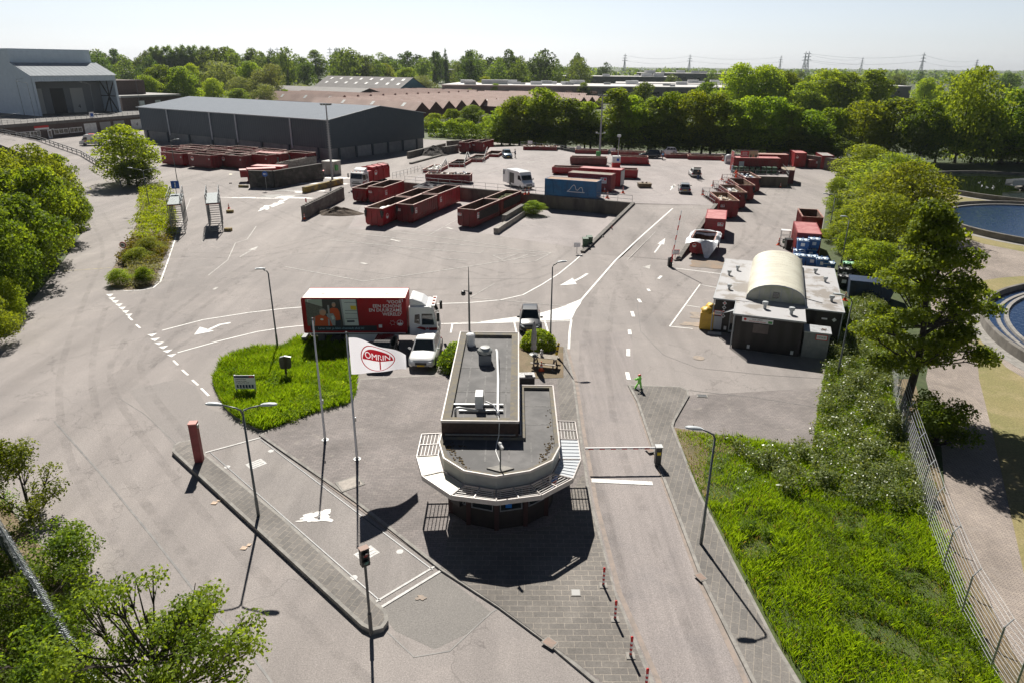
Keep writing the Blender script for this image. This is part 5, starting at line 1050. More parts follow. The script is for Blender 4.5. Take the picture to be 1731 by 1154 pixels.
def railing(P, lab, step=2.0, h=1.05, z=None, mat=STEEL, g='steel railings round the upper yard', r=.03, mid=True, name='railing'):
    b = MB(); Q = []
    for a, c in zip(P[:-1], P[1:]):
        n = max(1, round((c-a).length/step))
        for k in range(n): q = a.lerp(c,k/n); b.tube([q,q+Vector((0,0,h))], r, 6)
        for zz in ((h,h*.5) if mid else (h,)): b.tube([a+Vector((0,0,zz)),c+Vector((0,0,zz))], r, 6)
    b.tube([P[-1],P[-1]+Vector((0,0,h))], r, 6); o = b.build(name, mat); return tag(o, lab, 'railing', g)
Z = Vector((0,0,PLAT)); V2 = lambda p: Vector((p[0],p[1],PLAT))
railing([Vector((-17.9,115.9,PLAT)),Vector((17.0,99.2,PLAT))], 'long railing on top of the retaining wall before the blue container', 2.2)
railing([at(664,303,PLAT),at(712,290,PLAT)], 'railing before the dark sunken container left of the rubble bin', 1.2)
pp = [Vector((p[0],p[1],PLAT)) for p in PLATPOLY]
for a, c, d, lab in [(3,4,5,'railing along the sunken bin full of white debris'),(5,6,7,'railing along the middle sunken bin on the left'),(7,8,9,'railing along the sunken bin beside the blue car'),(9,10,11,'railing along the last sunken bin at the back left')]:
    railing([pp[a]+Vector((.15,.15,0)),pp[c]+Vector((.1,.1,0))]+([pp[d]] if False else []), lab, 1.0)
    q1, q2 = pp[a], pp[a-1]
    railing([q2+Vector((.0,-.15,0)), q1+Vector((-.1,-.15,0))], lab.replace('railing along','short cross railing before'), 1.4)
for a, c, lab in [(12,13,'rear railing before the container with white scrap'),(14,15,'rear railing before the container with black tarp'),(16,17,'rear railing from the white car roof to the concrete column')]:
    railing([pp[a]+Vector((0,-.15,0)),pp[c]+Vector((0,-.15,0))], lab, 2.0)
railing([pp[13],pp[14]+Vector((0,-.1,0))], 'slanting rear railing joining two longer ones left', 1.2); railing([pp[15],pp[16]], 'slanting rear railing joining two longer ones right', 1.2)
for a, c, lab in [(21,20,''),(23,22,''),(25,24,''),(27,26,'')]: pass
for i, (x0, y0, x1, y1, lab) in enumerate([(28.5,98.2,28.5,105.3,'galvanised gate railing beside the nearest right hand container'),(28.6,105.9,32.1,105.9,'cross railing behind the nearest right hand container'),(32.0,106.2,32.0,112.4,'galvanised gate railing beside the second right hand container'),(32.1,113.0,35.6,113.0,'cross railing behind the second right hand container'),(35.5,113.3,35.5,119.6,'galvanised gate railing beside the third right hand container'),(35.6,120.2,39.1,120.2,'cross railing behind the third right hand container'),(39.0,120.5,39.0,126.6,'galvanised gate railing beside the fourth right hand container')]):
    o = railing([Vector((x0,y0,PLAT)),Vector((x1,y1,PLAT))], lab, 1.0, 1.1)
railing([Vector((39.5,126.7,PLAT)),Vector((48.9,125.2,PLAT)),Vector((54.8,149.6,PLAT))], 'railing round the deck corner over the green wheelie bins', 1.8)

# banner container and green bins
bp = Vector((40.8,131.5,PLAT)); bd = T('banner_container', 'dark red container with roof railing and red photo banner on top', 'container', bp, R(-4))
b = MB(); b.box(0,8.4,0,2.5,.1,2.5); 
for k in range(28): b.box(.2+k*.29,.34+k*.29,-.05,0,.2,2.4)
b.build('body', REDC, bd); b = MB(); b.box(-.03,8.43,-.08,2.53,2.5,2.56); b.build('roof', REDT, bd); b = MB(); b.box(1.0,1.9,-.09,-.05,.5,1.9); b.build('white_panel', M('panel_pale',(.5,.52,.54),.5), bd)
b = MB()
for (x0,y0,x1,y1) in [(.1,.1,4.4,.1),(.1,.1,.1,2.4)]:
    for z in (3.0,3.6): b.tube([(x0,y0,z),(x1,y1,z)],.04,6)
    for k in range(4): x, y = x0+(x1-x0)*k/3, y0+(y1-y0)*k/3; b.tube([(x,y,2.5),(x,y,3.6)],.04,6)
b.tube([(.1,.1,3.6),(.1,.1,3.9),(4.4,.1,3.9)],.04,6); b.build('roof_railing', STEEL, bd)
b = MB(); b.box(1.1,4.2,.02,.06,2.62,3.75,0); b.box(2.6,4.2,.005,.02,2.62,3.75,1)
for x, c_ in ((2.95,2),(3.45,3),(3.9,2)): b.box(x-.13,x+.13,-.008,.005,2.65,3.15,c_); b.box(x-.1,x+.1,-.008,.005,3.2,3.5,4)
bn = b.build('banner', [M('banner_red',(.62,.05,.06),.5), M('banner_tan',(.55,.38,.24),.6), M('banner_dark',(.1,.07,.06),.6), M('banner_coral',(.7,.25,.15),.6), M('banner_skin',(.6,.36,.25),.6)], bd)
facing(text('SAMEN\nVOOR\nSCHOON', .3, WHITES, bn), (1.85,0,3.2), (1,0,0))
b = MB(); b.box(-.02,.03,.3,2.4,2.62,3.5); b.build('side_banner', M('side_banner',(.4,.12,.12),.6), bd)
put(box_closed(6.5,2.4,2.7,REDC,M('red_roof2',(.38,.22,.18),.7),label='dark red container half hidden behind the banner container',logo=''), Vector((52.5,137.5,PLAT)), 175, right=True)
bpy.data.objects.remove(dk2)
GB = M('wheelie_green',(.03,.075,.04),.5)
def wheelie(mat, lab, loc, rot=0, s=1.0, g='wheelie bins', lidm=None):
    t = T('wheelie_bin', lab, 'bin', loc, rot, g); b = MB(); w0, w1 = .24, .29
    b.add([(-w0,-w0,.06),(w0,-w0,.06),(w0,w0,.06),(-w0,w0,.06),(-w1,-w1-.05,.95),(w1,-w1-.05,.95),(w1,w1,.95),(-w1,w1,.95)], [(3,2,1,0),(0,1,5,4),(1,2,6,5),(2,3,7,6),(3,0,4,7),(4,5,6,7)]); b.build('tub', mat, t, bevel=.02)
    b = MB(); b.add([(-.31,-.37,.96),(.31,-.37,.96),(.31,.33,.99),(-.31,.33,.99),(-.29,-.34,1.0),(.29,-.34,1.0),(.29,.32,1.06),(-.29,.32,1.06)], [(3,2,1,0),(0,1,5,4),(1,2,6,5),(2,3,7,6),(3,0,4,7),(4,5,6,7)]); b.build('lid', lidm or mat, t)
    b = MB(); b.tube([(-.27,.36,.98),(.27,.36,.98)],.02,6); b.build('handle', mat, t); b = MB(); b.tube([(-.32,.25,.1),(-.26,.25,.1)],.1,12); b.tube([(.26,.25,.1),(.32,.25,.1)],.1,12); b.build('wheel', RUBBER, t)
    t.scale = (s,s,s); return t
w0 = wheelie(GB, 'green wheelie bin at the left end of the row under the banner container', (40.6,129.4,PLAT), 0, 1.2, 'green wheelie bins in a row on the deck')
for k in range(1,8): dup(w0, (40.6+k*1.0,129.4-k*.07,PLAT), 0, ['','second green wheelie bin from the left on the deck','third green wheelie bin from the left on the deck','fourth green wheelie bin from the left on the deck','fifth green wheelie bin from the left on the deck','sixth green wheelie bin from the left on the deck','seventh green wheelie bin from the left on the deck','green wheelie bin at the right end of the row on the deck'][k])
# ------------------------------------------------------------------ vehicles
def wheelset(t, xs, hw, r, w_=.22, dual=(), rim=RIMM):
    for x in xs:
        for s in (-1,1):
            b = MB(); b.wheel(x, s*(hw-w_/2+.01), r, r, w_ if x not in dual else w_*1.9); wh_ = b.build('wheel', RUBBER, t, smooth=False)
            b = MB(); n = 18; y = s*(hw+.016); vs = [(x,y-s*.03,r)]+[(x+r*.64*math.cos(2*math.pi*k/n),y,r+r*.64*math.sin(2*math.pi*k/n)) for k in range(n)]
            b.add(vs, [(0,1+k,1+(k+1)%n) if s < 0 else (0,1+(k+1)%n,1+k) for k in range(n)]); b.build('rim', rim, wh_)
def quadpt(Q, u, v):
    a, b_, c, d = (Vector(q) for q in Q); return (a*(1-u)+b_*u)*(1-v)+(d*(1-u)+c*u)*v
def pane(t, Q, u0, u1, v0, v1, name='window', mat=None, off=.008, nu=4):
    n = (Vector(Q[1])-Vector(Q[0])).cross(Vector(Q[3])-Vector(Q[0])).normalized()*off
    b = MB(); b.add([quadpt(Q,u,v)+n for u, v in ((u0,v0),(u1,v0),(u1,v1),(u0,v1))], [(0,1,2,3)]); return b.build(name, mat or GLASS, t)
def car(lab, loc, head, paint, L=4.4, W=1.82, H=1.62, wag=0.0, tail=False, group='parked and moving cars', roofrack=False, plate='12-XK-PR'):
    t = T('parked_car', lab, 'car', loc, R(head), group); hw = W/2; zb = .60*H
    St = [(-L/2,.5,.82,.60),(-L/2+.06,.38,.93,.72),(-L/2+.22,.26,.99,.93),(-L/2+.6,.24,1,1.0),(-.1*L,.22,1,1.0),(.14*L,.22,1,.99),(.24*L,.23,1,.95),(.38*L,.24,.985,.89),(L/2-.22,.26,.94,.8),(L/2-.07,.3,.87,.68),(L/2,.4,.74,.52)]
    b = MB(); rings = []
    for x, z0, wf, tf in St:
        top = zb*tf; w_ = hw*wf; half = [(0,z0),(w_*.88,z0),(w_*.99,z0+.1),(w_,z0+(top-z0)*.5),(w_*.985,z0+(top-z0)*.78),(w_*.9,top-.02),(w_*.78,top+.015),(0,top+.05)]
        rings.append([(x,y,z) for y, z in half]+[(x,-y,z) for y, z in half[1:-1]][::-1])
    n = len(rings[0]); b.add([p for r_ in rings for p in r_], [(i*n+k,i*n+(k+1)%n,(i+1)*n+(k+1)%n,(i+1)*n+k) for i in range(len(St)-1) for k in range(n)]+[tuple(range(n))[::-1], tuple(range((len(St)-1)*n,len(St)*n))])
    bo_ = b.build('body', paint, t, smooth=True); bo_.data.materials.append(BLACKP)
    xr0, xr1, xf1, xf0 = -L*.46, -L*.40+.0*wag, L*.035, L*.2; wb_, wt = hw*.9, hw*.7; z0, z1 = zb-.02, H
    lo = [(xr0,-wb_,z0),(xf0,-wb_,z0),(xf0,wb_,z0),(xr0,wb_,z0)]; up = [(xr1+.12,-wt,z1-.05),(xf1,-wt,z1-.03),(xf1,wt,z1-.03),(xr1+.12,wt,z1-.05)]
    b = MB(); b.add(lo+up+[((xr1+xf1)/2,-wt*.97,z1),((xr1+xf1)/2,wt*.97,z1)], [(0,1,5,4),(1,2,6,5),(2,3,7,6),(3,0,4,7),(4,5,8),(6,7,9),(5,6,9,8),(7,4,8,9),(4,8,5)][:8]); b.build('cabin', paint, t, bevel=.05)
    Rq = [lo[1],lo[2],up[2],up[1]]; pane(t, Rq, .06,.94,.06,.9,'windscreen',off=.012)
    pane(t, [lo[3],lo[0],up[0],up[3]], .1,.9,.25,.88,'rear_window',off=.012)
    for Q, sgn in (([lo[0],lo[1],up[1],up[0]],1),([lo[2],lo[3],up[3],up[2]],-1)):
        for u0, u1 in ((.06,.3),(.33,.6),(.63,.92)):
            if sgn < 0: u0, u1 = 1-u1, 1-u0
            pane(t, Q, u0,u1,.14,.86,'side_window')
    wheelset(t, (-L*.305,L*.305), hw, .335)
    for s in (-1,1):
        b = MB(); b.add([(L/2-.3,s*hw*.96,zb*.74),(L/2-.05,s*hw*.72,zb*.66),(L/2-.02,s*hw*.5,zb*.58),(L/2-.06,s*hw*.5,zb*.68),(L/2-.3,s*hw*.86,zb*.83)], [(0,1,2,3,4) if s < 0 else (4,3,2,1,0)]); 
        b.v = [(x+.035,y*1.01,z+.02) for x, y, z in b.v]; b.build('headlight', LAMPW, t)
        b = MB(); b.bar((-L/2-.01,s*hw*.62,zb*.78),(-L/2+.12,s*hw*.96,zb*.8),.06,.16); b.build('tail_light', LAMPR, t)
        b = MB(); b.blob((xf0-.28,s*(hw+.1),zb+.06),(.09,.13,.085),0,3,8,.02); b.build('mirror', paint if paint is WHITEP else BLACKP, t, smooth=True)
        b = MB(); b.box(-L*.2,L*.2,min(s*(hw-.02),s*(hw+.012)),max(s*(hw-.02),s*(hw+.012)),.2,.3); 
        for xc in (-L*.305,L*.305):
            for k in range(9):
                a0, a1 = math.pi*k/9, math.pi*(k+1)/9; b.add([(xc+.4*math.cos(a),s*(hw+.003),.33+.4*math.sin(a)) for a in (a0,a1)]+[(xc+.33*math.cos(a),s*(hw+.003),.33+.33*math.sin(a)) for a in (a1,a0)], [(0,1,2,3) if s < 0 else (3,2,1,0)])
        b.build('sill_trim', BLACKP, t)
    b = MB(); b.box(L/2-.06,L/2+.012,-hw*.42,hw*.42,.44,.62); b.box(L/2-.1,L/2+.02,-hw*.62,hw*.62,.28,.38); b.build('grille', BLACKP, t)
    b = MB(); b.box(L/2+.02,L/2+.032,-.26,.26,.36,.47); b.build('number_plate', PLATEY, t); b = MB(); b.box(-L/2-.035,-L/2-.02,-.26,.26,.58,.69); b.build('number_plate', PLATEY, t)
    if roofrack:
        b = MB()
        for s in (-1,1): b.tube([(xr1+.2,s*wt*.9,H+.05),(xf1-.1,s*wt*.9,H+.05)],.022,6)
        b.build('roof_rail', STEEL, t)
    if tail:
        b = MB(); b.add([(xr1+.1,-wt,H-.02),(xr1+.1,wt,H-.02),(xr1-.75,wt,H+.28),(xr1-.75,-wt,H+.28),(xr1+.1,-wt,H+.04),(xr1+.1,wt,H+.04),(xr1-.72,wt,H+.36),(xr1-.72,-wt,H+.36)], [(0,1,2,3),(7,6,5,4),(0,3,7,4),(1,5,6,2),(2,6,7,3)]); b.build('tailgate', BLACKC if paint is not WHITEP else GLASS, t)
        b = MB(); b.box(-L/2-.04,-L/2+.05,-hw*.72,hw*.72,.62,H-.16); b.build('boot_opening', BLACKP, t)
    return t
def headto(a, b_): p, q = at(*a), at(*b_); return math.degrees(math.atan2(q.y-p.y,q.x-p.x))
def mid(a, b_, z=0.0): return (at(*a,z)+at(*b_,z))/2
car('white crossover car with yellow plate parked nose out beside the box truck', Vector((-6.3,46.6,.0)), -92, WHITEP, 4.45,1.9,1.64, plate='')
car('black car with yellow plate mostly hidden behind the waving flag', Vector((-9.35,46.2,.0)), -91, BLACKC, 4.2,1.76,1.52)
car('dark grey rounded hatchback parked at the rear shrubs with its nose toward the booth', Vector((1.45,53.4,0)), -91, GREYP, 3.7,1.7,1.58)
p = at(848,270,PLAT); car('slate blue estate car stopped beside the sunken bins with a man at its side', at(857,267,PLAT)+Vector((0,.5,0)), -82, BLUEP, 4.5,1.85,1.62, roofrack=True)
car('silver grey hatchback seen from behind driving up the ramp top', at(1159,327,PLAT)+Vector((0,1.0,0)), 80, SILVER, 4.0,1.74,1.5)
car('white hatchback with its tailgate raised and a person reaching in', at(1177,300,PLAT)+Vector((0,1.2,0)), 85, WHITEP, 4.1,1.76,1.5, tail=True)
car('dark offroad car with open tailgate at the rear railing', at(1099,268,PLAT)+Vector((0,.5,0)), 176, BLACKC, 4.6,1.9,1.78, tail=True)
car('white car almost hidden behind the rear railing, only its roof showing', Vector((36.0,166.5,.9)), 178, WHITEP, 4.2,1.8,1.6)
def van(lab, loc, head, L=5.9, W=2.0, H=2.65, opened=False, stripe=False, nm='panel_van'):
    t = T(nm, lab, 'van', loc, R(head)); hw = W/2
    prof = [(-L/2,.42),(-L/2,H-.12),(-L/2+.15,H-.02),(L*.2,H),(L*.27,H-.1),(L*.385,1.32),(L*.485,1.08),(L/2,.85),(L/2,.42),(L/2-.1,.3),(-L/2+.1,.3)]
    b = MB(); b.ext(prof, -hw, hw); b.build('body', WHITEP, t, bevel=.09)
    Q = [(L*.385,-hw,1.32),(L*.385,hw,1.32),(L*.27,hw*.98,H-.1),(L*.27,-hw*.98,H-.1)]; pane(t, Q, .07,.93,.05,.62,'windscreen',off=.02)
    for s in (-1,1):
        y = s*(hw+.006); b = MB(); q = [(L*.17,y,1.4),(L*.36,y,1.4),(L*.285,y,2.05),(L*.17,y,2.05)]; b.add(q if s < 0 else q[::-1], [(0,1,2,3)]); b.build('side_window', GLASS, t)
        b = MB(); b.box(L/2-.14,L/2+.015,min(s*hw*.55,s*hw*.95),max(s*hw*.55,s*hw*.95),.82,1.05); b.build('headlight', LAMPW, t)
        b = MB(); b.blob((L*.36,s*(hw+.13),1.5),(.08,.12,.16),0,1,8,.02); b.build('mirror', BLACKP, t, smooth=True)
        if stripe:
            b = MB(); b.box(-L*.45,L*.3,min(s*hw,s*(hw+.01)),max(s*hw,s*(hw+.01)),1.0,1.25,0); b.box(-L*.4,L*.05,min(s*hw,s*(hw+.012)),max(s*hw,s*(hw+.012)),1.45,1.65,1); b.build('stripe', [REDPAINT, BLUES], t)
    if stripe:
        b = MB(); b.box(-L*.1,L*.1,-hw*.7,hw*.7,H,H+.12); b.build('roof_unit', REDPAINT, t)
    wheelset(t, (-L*.27,L*.31), hw, .35)
    b = MB(); b.box(L/2-.1,L/2+.03,-hw*.95,hw*.95,.32,.6); b.box(L/2-.02,L/2+.02,-hw*.5,hw*.5,.66,.84); b.build('bumper', BLACKP, t); b = MB(); b.box(L/2+.03,L/2+.045,-.26,.26,.4,.51); b.build('number_plate', PLATEY, t)
    if opened:
        for s in (-1,1): b = MB(); b.bar((-L/2-.02,s*hw*.98,1.45),(-L/2-.9,s*hw*1.12,1.45),.06,2.05); o = b.build('rear_door', WHITEP, t); b = MB(); b.bar((-L/2-.2,s*hw*1.02+.034*s,1.95),(-L/2-.75,s*hw*1.09+.034*s,1.95),.012,.6); b.build('pane', GLASS, o)
        b = MB(); b.box(-L/2-.012,-L/2+.02,-hw*.9,hw*.9,.55,H-.25); b.build('load_opening', BLACKP, t)
        b = MB(); b.box(-L*.3,-L*.04,-hw-.012,-hw+.01,.6,2.2); b.build('side_opening', BLACKP, t); b = MB(); b.box(-L*.62,-L*.33,-hw-.09,-hw-.03,.5,2.3); b.build('sliding_door', WHITEP, t)
    return t
van('white panel van with sliding door open near the upper yard railing', at(886,321,PLAT)+Vector((-.6,2.4,0)), -62, opened=True)
van('white high roof van with coloured stripes parked before the garage doors', at(144,247)+Vector((1.0,2.0,0)), 200, 5.9,2.0,2.7, stripe=True)
# trucks
CABW = WHITEP
def cab(t, x, W=2.45, z0=.55, H=3.15, fair=3.7, L=2.1, red=True):
    hw = W/2; prof = [(x-L,z0+.35),(x-L,H),(x-.62,H+.03),(x-.3,H-.12),(x-.02,1.9),(x+.05,1.35),(x+.06,.62),(x-.05,.42),(x-.3,.42),(x-.32,.75),(x-1.35,1.0),(x-1.5,.75),(x-1.6,z0+.3)]
    b = MB(); b.ext(prof, -hw, hw); o = b.build('cab', CABW, t, bevel=.05)
    Q = [(x-.02,-hw,1.9),(x-.02,hw,1.9),(x-.3,hw,H-.12),(x-.3,-hw,H-.12)]; pane(o, Q, .05,.95,.03,.86,'windscreen',off=.012)
    for s in (-1,1):
        y = s*(hw+.006); f = lambda q: q if s < 0 else q[::-1]
        b = MB(); b.add(f([(x-1.15,y,1.75),(x-.22,y,1.75),(x-.36,y,2.62),(x-1.15,y,2.62)]), [(0,1,2,3)]); b.build('side_window', GLASS, o)
        b = MB(); b.add(f([(x-1.72,y,1.9),(x-1.3,y,1.8),(x-1.3,y,2.6),(x-1.66,y,2.55)]), [(0,1,2,3)]); b.build('rear_side_window', GLASS, o)
        if red: 
            b = MB(); b.add(f([(x-1.6,y,1.5),(x-.9,y,1.3),(x-.02,y,1.22),(x-.02,y,1.55),(x-.9,y,1.52),(x-1.3,y,1.62)]), [(0,1,2,3,4,5)]); 
            for k in range(8): b.box(x-2.0+k*.07,x-1.97+k*.07,y-.001*s,y,1.35+.03*k,1.45+.03*k) if False else None
            b.build('red_swoosh', REDB, o); roundlogo(o, (x-.75,y+.006*s,1.42), (1 if s < 0 else -1,0,0), .14)
        b = MB(); b.box(x-.1,x+.075,min(s*hw*.62,s*hw*.98),max(s*hw*.62,s*hw*.98),.78,1.02); b.build('headlight', LAMPW, o)
        b = MB(); b.bar((x+.05,s*hw,2.75),(x+.12,s*(hw+.22),2.75),.05,.05); b.bar((x+.1,s*(hw+.22),2.1),(x+.1,s*(hw+.22),2.8),.2,.14); b.build('mirror', BLACKP, o)
        b = MB(); n = 10; xc = x-1.05
        b.add([(xc+.62*math.cos(math.pi*k/n),y,.52+.62*math.sin(math.pi*k/n)) for k in range(n+1)], [tuple(range(n+1)) if s < 0 else tuple(range(n+1))[::-1]]); b.build('wheel_arch', BLACKP, o)
    b = MB(); b.box(x+.055,x+.075,-hw*.72,hw*.72,1.12,1.3); b.box(x+.055,x+.075,-hw*.6,hw*.6,.72,.86); b.box(x-.02,x+.08,-hw*.5,hw*.5,1.42,1.5); b.build('grille', BLACKP, o)
    b = MB(); b.box(x+.075,x+.09,-.26,.26,.5,.61); b.build('number_plate', PLATEY, o)
    b = MB(); pr = [(x-L+.05,H),(x-L+.05,fair),(x-L+.25,fair),(x-1.15,fair-.25),(x-.75,H+.02)]; b.ext(pr, -hw*.86, hw*.86); b.build('roof_fairing', CABW, o, bevel=.08)
    b = MB(); b.bar((x-.3,-hw*.95,H+.08),(x-.3,hw*.95,H+.08),.3,.05); 
    for yy in (-.7,0,.7): b.box(x-.4,x-.2,yy-.06,yy+.06,H+.1,H+.18,1)
    b.build('sun_visor', [CABW, ORANGE], o); return o
# big box truck: local x forward (+x), left side away from camera
bt = T('box_truck', 'red box truck with slogan, photo panel and white cab parked across the yard', 'truck', at(518,586)+Vector((0,1.25,0)), R(1.4))
BX0, BX1, BW, BZ0, BZ1 = .0, 7.65, 2.5, 1.15, 3.85
TRED = M('truck_red', (.4,.014,.02), .55, (.33,.012,.018), .4, spec=.25)
b = MB(); b.box(BX0,BX1,-BW/2,BW/2,BZ0,BZ1); b.build('box', TRED, bt, bevel=.02)
b = MB(); b.box(BX0+.03,BX1-.03,-BW/2+.03,BW/2-.03,BZ1,BZ1+.02); b.box(1.2,1.5,-.2,.1,BZ1+.02,BZ1+.06,1); b.box(6.0,6.3,-.2,.1,BZ1+.02,BZ1+.06,1); b.build('box_roof', [M('cream_roof', (.78,.74,.66), .5), STEEL], bt)
b = MB(); 
for (a, c) in [((BX0,-BW/2,BZ1),(BX1,-BW/2,BZ1)),((BX0,-BW/2,BZ0),(BX1,-BW/2,BZ0)),((BX0,BW/2,BZ1),(BX1,BW/2,BZ1)),((BX1,-BW/2,BZ0),(BX1,-BW/2,BZ1)),((BX0,-BW/2,BZ0),(BX0,-BW/2,BZ1))]: b.bar(a,c,.08,.08)
b.build('box_edge', TRED, bt); b = MB(); b.box(.3,7.55,-BW/2-.05,-BW/2+.02,BZ0-.06,BZ0+.0); b.build('lower_rail', WHITEP, bt)
yS = -BW/2
def sgn(name, x0, x1, z0, z1, mat, k=1, par=bt): b = MB(); b.box(x0,x1,yS-.006*k,yS-.006*k+.005,z0,z1); return b.build(name, mat, par)
def spoly(name, pts, mat, k, par): b = MB(); b.add([(x,yS-.006*k,z) for x, z in pts], [tuple(range(len(pts)))]); return b.build(name, mat, par)
PX = lambda x: BX0+(x-218)/972*7.65; PZ = lambda z: BZ1-(z-358)/360*2.68
ph = sgn('photo_panel', PX(248), PX(735), PZ(650), PZ(368), M('photo_dark', (.045,.04,.045), .5), 1)
ell = lambda cx, cz, rx, rz, n=16: [(PX(cx+rx*math.cos(2*math.pi*k/n)), PZ(cz-rz*math.sin(2*math.pi*k/n))) for k in range(n)]
pp_ = lambda pts: [(PX(x),PZ(z)) for x, z in pts]
PH = [M('photo_pale_green',(.4,.44,.38),.6), M('photo_stone',(.19,.18,.155),.7,(.09,.085,.075),18), M('photo_white',(.62,.66,.64),.5), M('photo_orange',(.6,.085,.02),.6), M('photo_skin',(.55,.3,.2),.6), M('photo_grey_hair',(.3,.28,.27),.6), M('photo_navy',(.02,.025,.05),.6), M('photo_grey',(.33,.34,.36),.6), M('photo_blackish',(.02,.02,.02),.6)]
spoly('pale_wall', pp_([(250,368),(405,368),(405,450),(250,450)]), PH[0], 2, ph); spoly('pebble_wall', pp_([(250,392),(330,420),(405,445),(405,650),(250,650)]), PH[1], 3, ph); spoly('white_door', pp_([(580,368),(722,368),(735,645),(605,645)]), PH[2], 2, ph)
for z in (400,485,515,570): spoly('door_slat', pp_([(615,z),(728,z),(728,z+4),(615,z+4)]), PH[6], 3, ph)
spoly('yellow_note', pp_([(668,434),(723,436),(723,480),(670,475)]), YELS, 3, ph); spoly('small_print', pp_([(625,592),(697,590),(698,608),(626,610)]), PH[6], 3, ph)
spoly('door_edge', pp_([(572,368),(588,368),(605,645),(590,645)]), PH[7], 4, ph)
spoly('rear_person_coat', pp_([(470,470),(500,455),(545,462),(562,500),(566,580),(540,590),(478,585)]), PH[3], 4, ph); spoly('rear_person_head', ell(513,424,18,26), PH[4], 4, ph); spoly('rear_person_hair', pp_([(495,425),(498,404),(513,396),(528,402),(532,422),(526,410),(505,410)]), PH[5], 5, ph); spoly('rear_person_trousers', pp_([(518,588),(566,585),(562,648),(522,648)]), PH[6], 4, ph)
spoly('crate', pp_([(436,520),(500,515),(520,560),(512,645),(462,640)]), PH[7], 5, ph); spoly('crate_mark', pp_([(480,545),(505,535),(510,575),(488,585)]), PH[2], 6, ph); spoly('standing_drum', pp_([(452,430),(470,428),(470,520),(455,520)]), PH[7], 5, ph)
spoly('front_person_coat', pp_([(298,648),(305,560),(345,540),(380,528),(430,540),(465,575),(488,648)]), PH[3], 6, ph); spoly('front_person_head', ell(404,502,32,38), PH[4], 7, ph); spoly('front_person_hair', pp_([(372,505),(372,478),(395,464),(420,466),(436,485),(436,500),(420,480),(390,480)]), PH[5], 8, ph)
for q in ([(318,560),(330,552),(318,645),(308,645)], [(448,570),(462,580),(462,645),(446,645)]): spoly('reflective_band', pp_(q), PH[7], 7, ph)
spoly('back_emblem', ell(390,578,16,10), WHITES, 7, ph)
bn_ = sgn('slogan_band', PX(275), PX(905), PZ(702), PZ(645), M('band_navy',(.012,.018,.035),.5), 4)
o = text('Lever hier je klein chemisch afval in!', .235, M('band_letter',(.3,.55,.7),.5), bn_); o.data.transform(Matrix.Shear('XY', 4, (.2, 0)) if False else Matrix.Identity(4)); facing(o, (PX(566),yS-.035,PZ(674)), (1,0,0))
for i, s in enumerate(['‘VOOR','EEN SCHONE','EN DUURZAME','WERELD’']):
    o = text(s, .355, WHITES, bt, align='RIGHT', bold=.004); facing(o, (PX(1152),yS-.012,PZ(398+i*43)), (1,0,0))
for q in ([(270,368),(310,368),(310,374),(276,374),(276,400),(270,400)], [(1165,362),(1128,362),(1128,368),(1158,368),(1158,396),(1165,396)]): spoly('corner_mark', pp_(q), WHITES, 3, bt)
b = MB()
for r0, m_, cx in ((.2,0,1128),):
    n = 28; c = (PX(cx),PZ(618))
    for k in range(n): a0, a1 = 2*math.pi*k/n, 2*math.pi*(k+1)/n; b.add([(c[0]+q*math.cos(a),yS-.016,c[1]+q*math.sin(a)) for q, a in ((.24,a0),(.24,a1),(.215,a1),(.215,a0))], [(0,3,2,1)])
    b.add([(c[0]+.19*math.cos(math.pi+math.pi*k/12),yS-.016,c[1]+.19*math.sin(math.pi+math.pi*k/12)) for k in range(13)], [tuple(range(13))]); b.add([(c[0]+.02,yS-.017,c[1]-.1),(c[0]+.05,yS-.017,c[1]-.1),(c[0]+.05,yS-.017,c[1]+.2),(c[0]+.02,yS-.017,c[1]+.2)], [(0,1,2,3)])
b.build('round_emblem', WHITES, bt)
b = MB(); c = (PX(1056),PZ(618))
for k in range(6):
    a = R(60*k+10); p = (c[0]+.17*math.cos(a), c[1]+.17*math.sin(a))
    for q in range(3): a2 = R(120*q)+a; b.bar((p[0],yS-.012,p[1]),(p[0]+.075*math.cos(a2),yS-.012,p[1]+.075*math.sin(a2)),.012,.01)
    a3 = R(60*(k+1)+10); b.bar((p[0],yS-.012,p[1]),(c[0]+.17*math.cos(a3),yS-.012,c[1]+.17*math.sin(a3)),.03,.01)
b.build('molecule_emblem', WHITES, bt); sgn('white_notice', PX(924), PX(956), PZ(668), PZ(635), WHITES, 3)
ck = cab(bt, 9.95, fair=3.75); b = MB(); b.box(.2,9.0,-.45,.45,.62,1.1); b.build('chassis', DSTEEL, bt)
b = MB(); b.box(3.2,7.0,-1.2,-1.15,.42,.98); b.build('side_skirt', WHITEP, bt)
for x, m_ in ((6.2,REDB),(6.5,GRNS),(6.75,ORANGE)): b = MB(); b.lathe([(.11,0),(.11,.006),(0,.006)],n=14); facing(b.build('skirt_sticker', m_, bt), (x,-1.205,.75),(1,0,0))
b = MB(); b.box(-.35,-.02,-1.2,1.2,.5,.75); b.box(.9,1.4,-1.15,-.6,.45,.95); b.box(-.08,-.0,-1.24,1.24,BZ0,BZ1-.1,1); b.build('tail_lift', [DSTEEL, TRED], bt)
wheelset(bt, (2.35,8.85), 1.2, .5, .3, dual=(2.35,))
